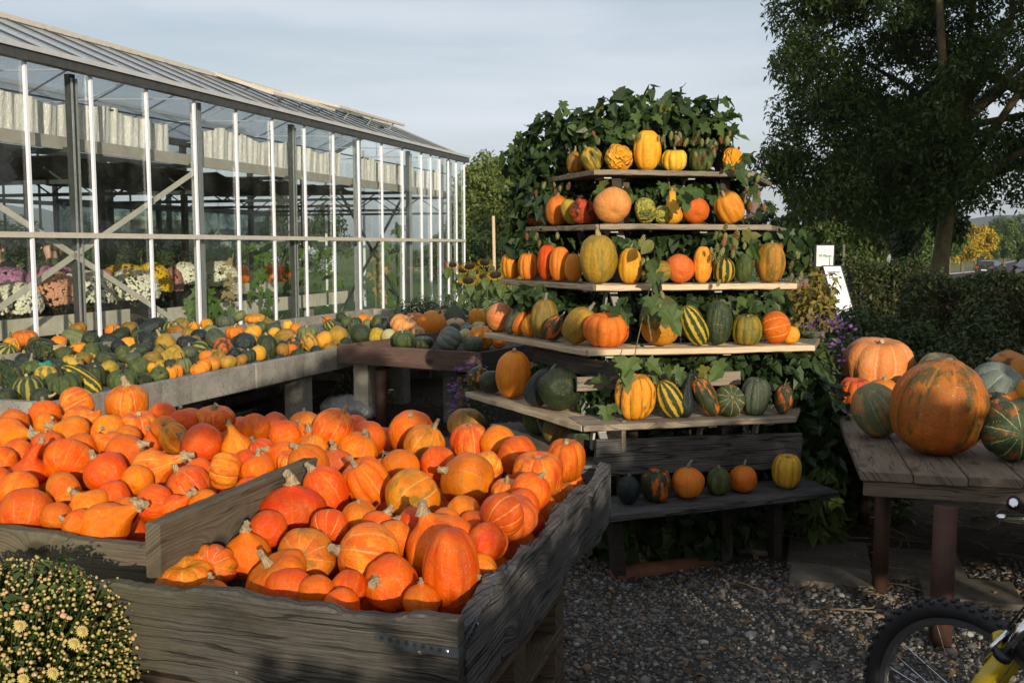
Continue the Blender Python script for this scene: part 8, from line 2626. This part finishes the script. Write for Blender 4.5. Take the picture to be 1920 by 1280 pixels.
fk.tube([hub + side * .058 + ax * .26, hub + side * .05 + ax * .33 + fwd * .05, hub - side * .05 + ax * .33 + fwd * .05, hub - side * .058 + ax * .26], .014, 8)
fork = fk.build('fork', MT['bike_yellow'], bk, True)
for s in (-1, 1):
    q = hub + side * s * .058
    MB().tube([q + ax * .27, q + ax * .29], .026, 12).build('fork_seal', MT['black_plastic'], fork, True)
    MB().tube([q + ax * .28, q + ax * .43], .014, 12).build('stanchion', MT['chrome'], fork, True)
    ba = q + ax * .235 + fwd * .035
    arm = MB().tube([ba, ba + ax * .05 + side * s * .015, ba + ax * .12 + side * s * .008 - side * s * .02], [.010, .009, .006], 8).build('brake_arm', MT['chrome'], bk, True)
    MB().frame(hub + ax * .285 + side * s * .020 + fwd * .03, fwd * .028, side * .006, ax * .008).build('brake_pad', MT['black_plastic'], arm)
MB().frame(hub + ax * .44, side * .075, fwd * .02, ax * .018).build('fork_crown', MT['black_plastic'], bk, bevel=.008)
MB().tube([hub + ax * .44, hub + ax * .66], .020, 14).build('head_tube', MT['bike_yellow'], bk, True)
st0 = hub + ax * .70
bar_c = st0 + fwd * .06 + Z * .02
MB().tube([hub + ax * .66, st0, bar_c], .016, 10).build('stem', MT['black_plastic'], bk, True)
lf = -side
gr = at(1900, 942, 2.36)
lfd = (gr - bar_c); lfd.z = 0; gl = lfd.length
lf = (Vector((lfd.x, lfd.y, gr.z - bar_c.z))).normalized()
MB().tube([bar_c + (bar_c - gr) * .95, bar_c, gr], .011, 10).build('handlebar', MT['black_plastic'], bk, True)
gp_ = MB().tube([gr, gr - lf * .12], .0165, 14, False)
gp_.tube([gr - lf * .001, gr - lf * .012], .018, 14, False)
gp_.lathe(gr, [(.0165, 0), (.0115, -.0002)], 14, lf)
gp_.build('grip', MT['black_plastic'], bk, True)
MB().lathe(gr - lf * .004, [(.0112, 0), (.0112, .004), (.009, .005)], 14, lf).build('bar_end', MT['chrome'], bk)
lv0 = at(1872, 969, 2.34); lv1 = at(1935, 976, 2.40)
lvm = MB().tube([lv0, lv0.lerp(lv1, .15), lv0.lerp(lv1, .6), lv1], [.007, .0095, .010, .012], 10)
lvm.build('brake_lever', MT['chrome'], bk, True)
MB().tube([lv1, bar_c.lerp(gr, .55)], .009, 8).build('lever_clamp', MT['black_plastic'], bk, True)
for s in (-1, 1):        # brake and gear cables
    MB().tube([lv1 + Z * .01, bar_c + fwd * .12 + Z * .02 + side * s * .02, st0 + fwd * .10 - Z * .10 + side * s * .03, hub + ax * .36 + fwd * .05 + side * s * .02], .0026, 6).build('cable', MT['black_plastic'], bk, True)
# rest of the frame and rear wheel, out of the picture
bb = hub - fwd * .62 + Z * (-.04)
seat_t = bb - fwd * .16 + Z * .52
rh = hub - fwd * 1.05
mb = MB()
mb.tube([hub + ax * .48, bb], .022, 10); mb.tube([hub + ax * .63, seat_t - Z * .06], .018, 10); mb.tube([bb, seat_t], .018, 10)
for s in (-1, 1):
    mb.tube([bb + side * s * .03, rh + side * s * .065], .010, 8); mb.tube([seat_t - Z * .05 + side * s * .02, rh + side * s * .065], .009, 8)
mb.build('frame', MT['bike_yellow'], bk, True)
MB().tube([seat_t, seat_t + Z * .14 - fwd * .04], .014, 10).build('seat_post', MT['chrome'], bk, True)
MB().tube([seat_t + Z * .15 + fwd * .12, seat_t + Z * .155, seat_t + Z * .16 - fwd * .13], [.02, .05, .07], 10).build('saddle', MT['black_plastic'], bk, True)
rw_ = wheel(rh); rw_.name = 'rear_wheel'
for s in (-1, 1):
    MB().bar(bb + side * s * .07, bb + side * s * .08 + (fwd * .6 - Z * .8) * .17 * s, .02, .016).build('crank', MT['chrome'], bk)
    MB().frame(bb + side * s * .12 + (fwd * .6 - Z * .8) * .17 * s, side * .04, fwd * .035, Z * .01).build('pedal', MT['black_plastic'], bk)
MB().lathe(bb + side * .05, [(.08, 0), (.085, .004), (.08, .008)], 24, side).build('chainring', MT['rim'], bk)

# ------------------------------------------------------------------ thin autumn haze over the whole country
hz = MB().box((0, 1950, 60.5), (8100, 4500, 129)).build('haze', None, None, kind='stuff')
m = bpy.data.materials.new('haze'); m.use_nodes = True; t = m.node_tree; t.nodes.clear()
o_ = nd(t, 'ShaderNodeOutputMaterial')
v_ = nd(t, 'ShaderNodeVolumePrincipled', {'Color': (.80, .87, .95), 'Density': .00022, 'Anisotropy': .2})
t.links.new(v_.outputs[0], o_.inputs['Volume'])
hz.data.materials.append(m)
tag(hz, 'thin pale haze lying over the distant country', 'haze')
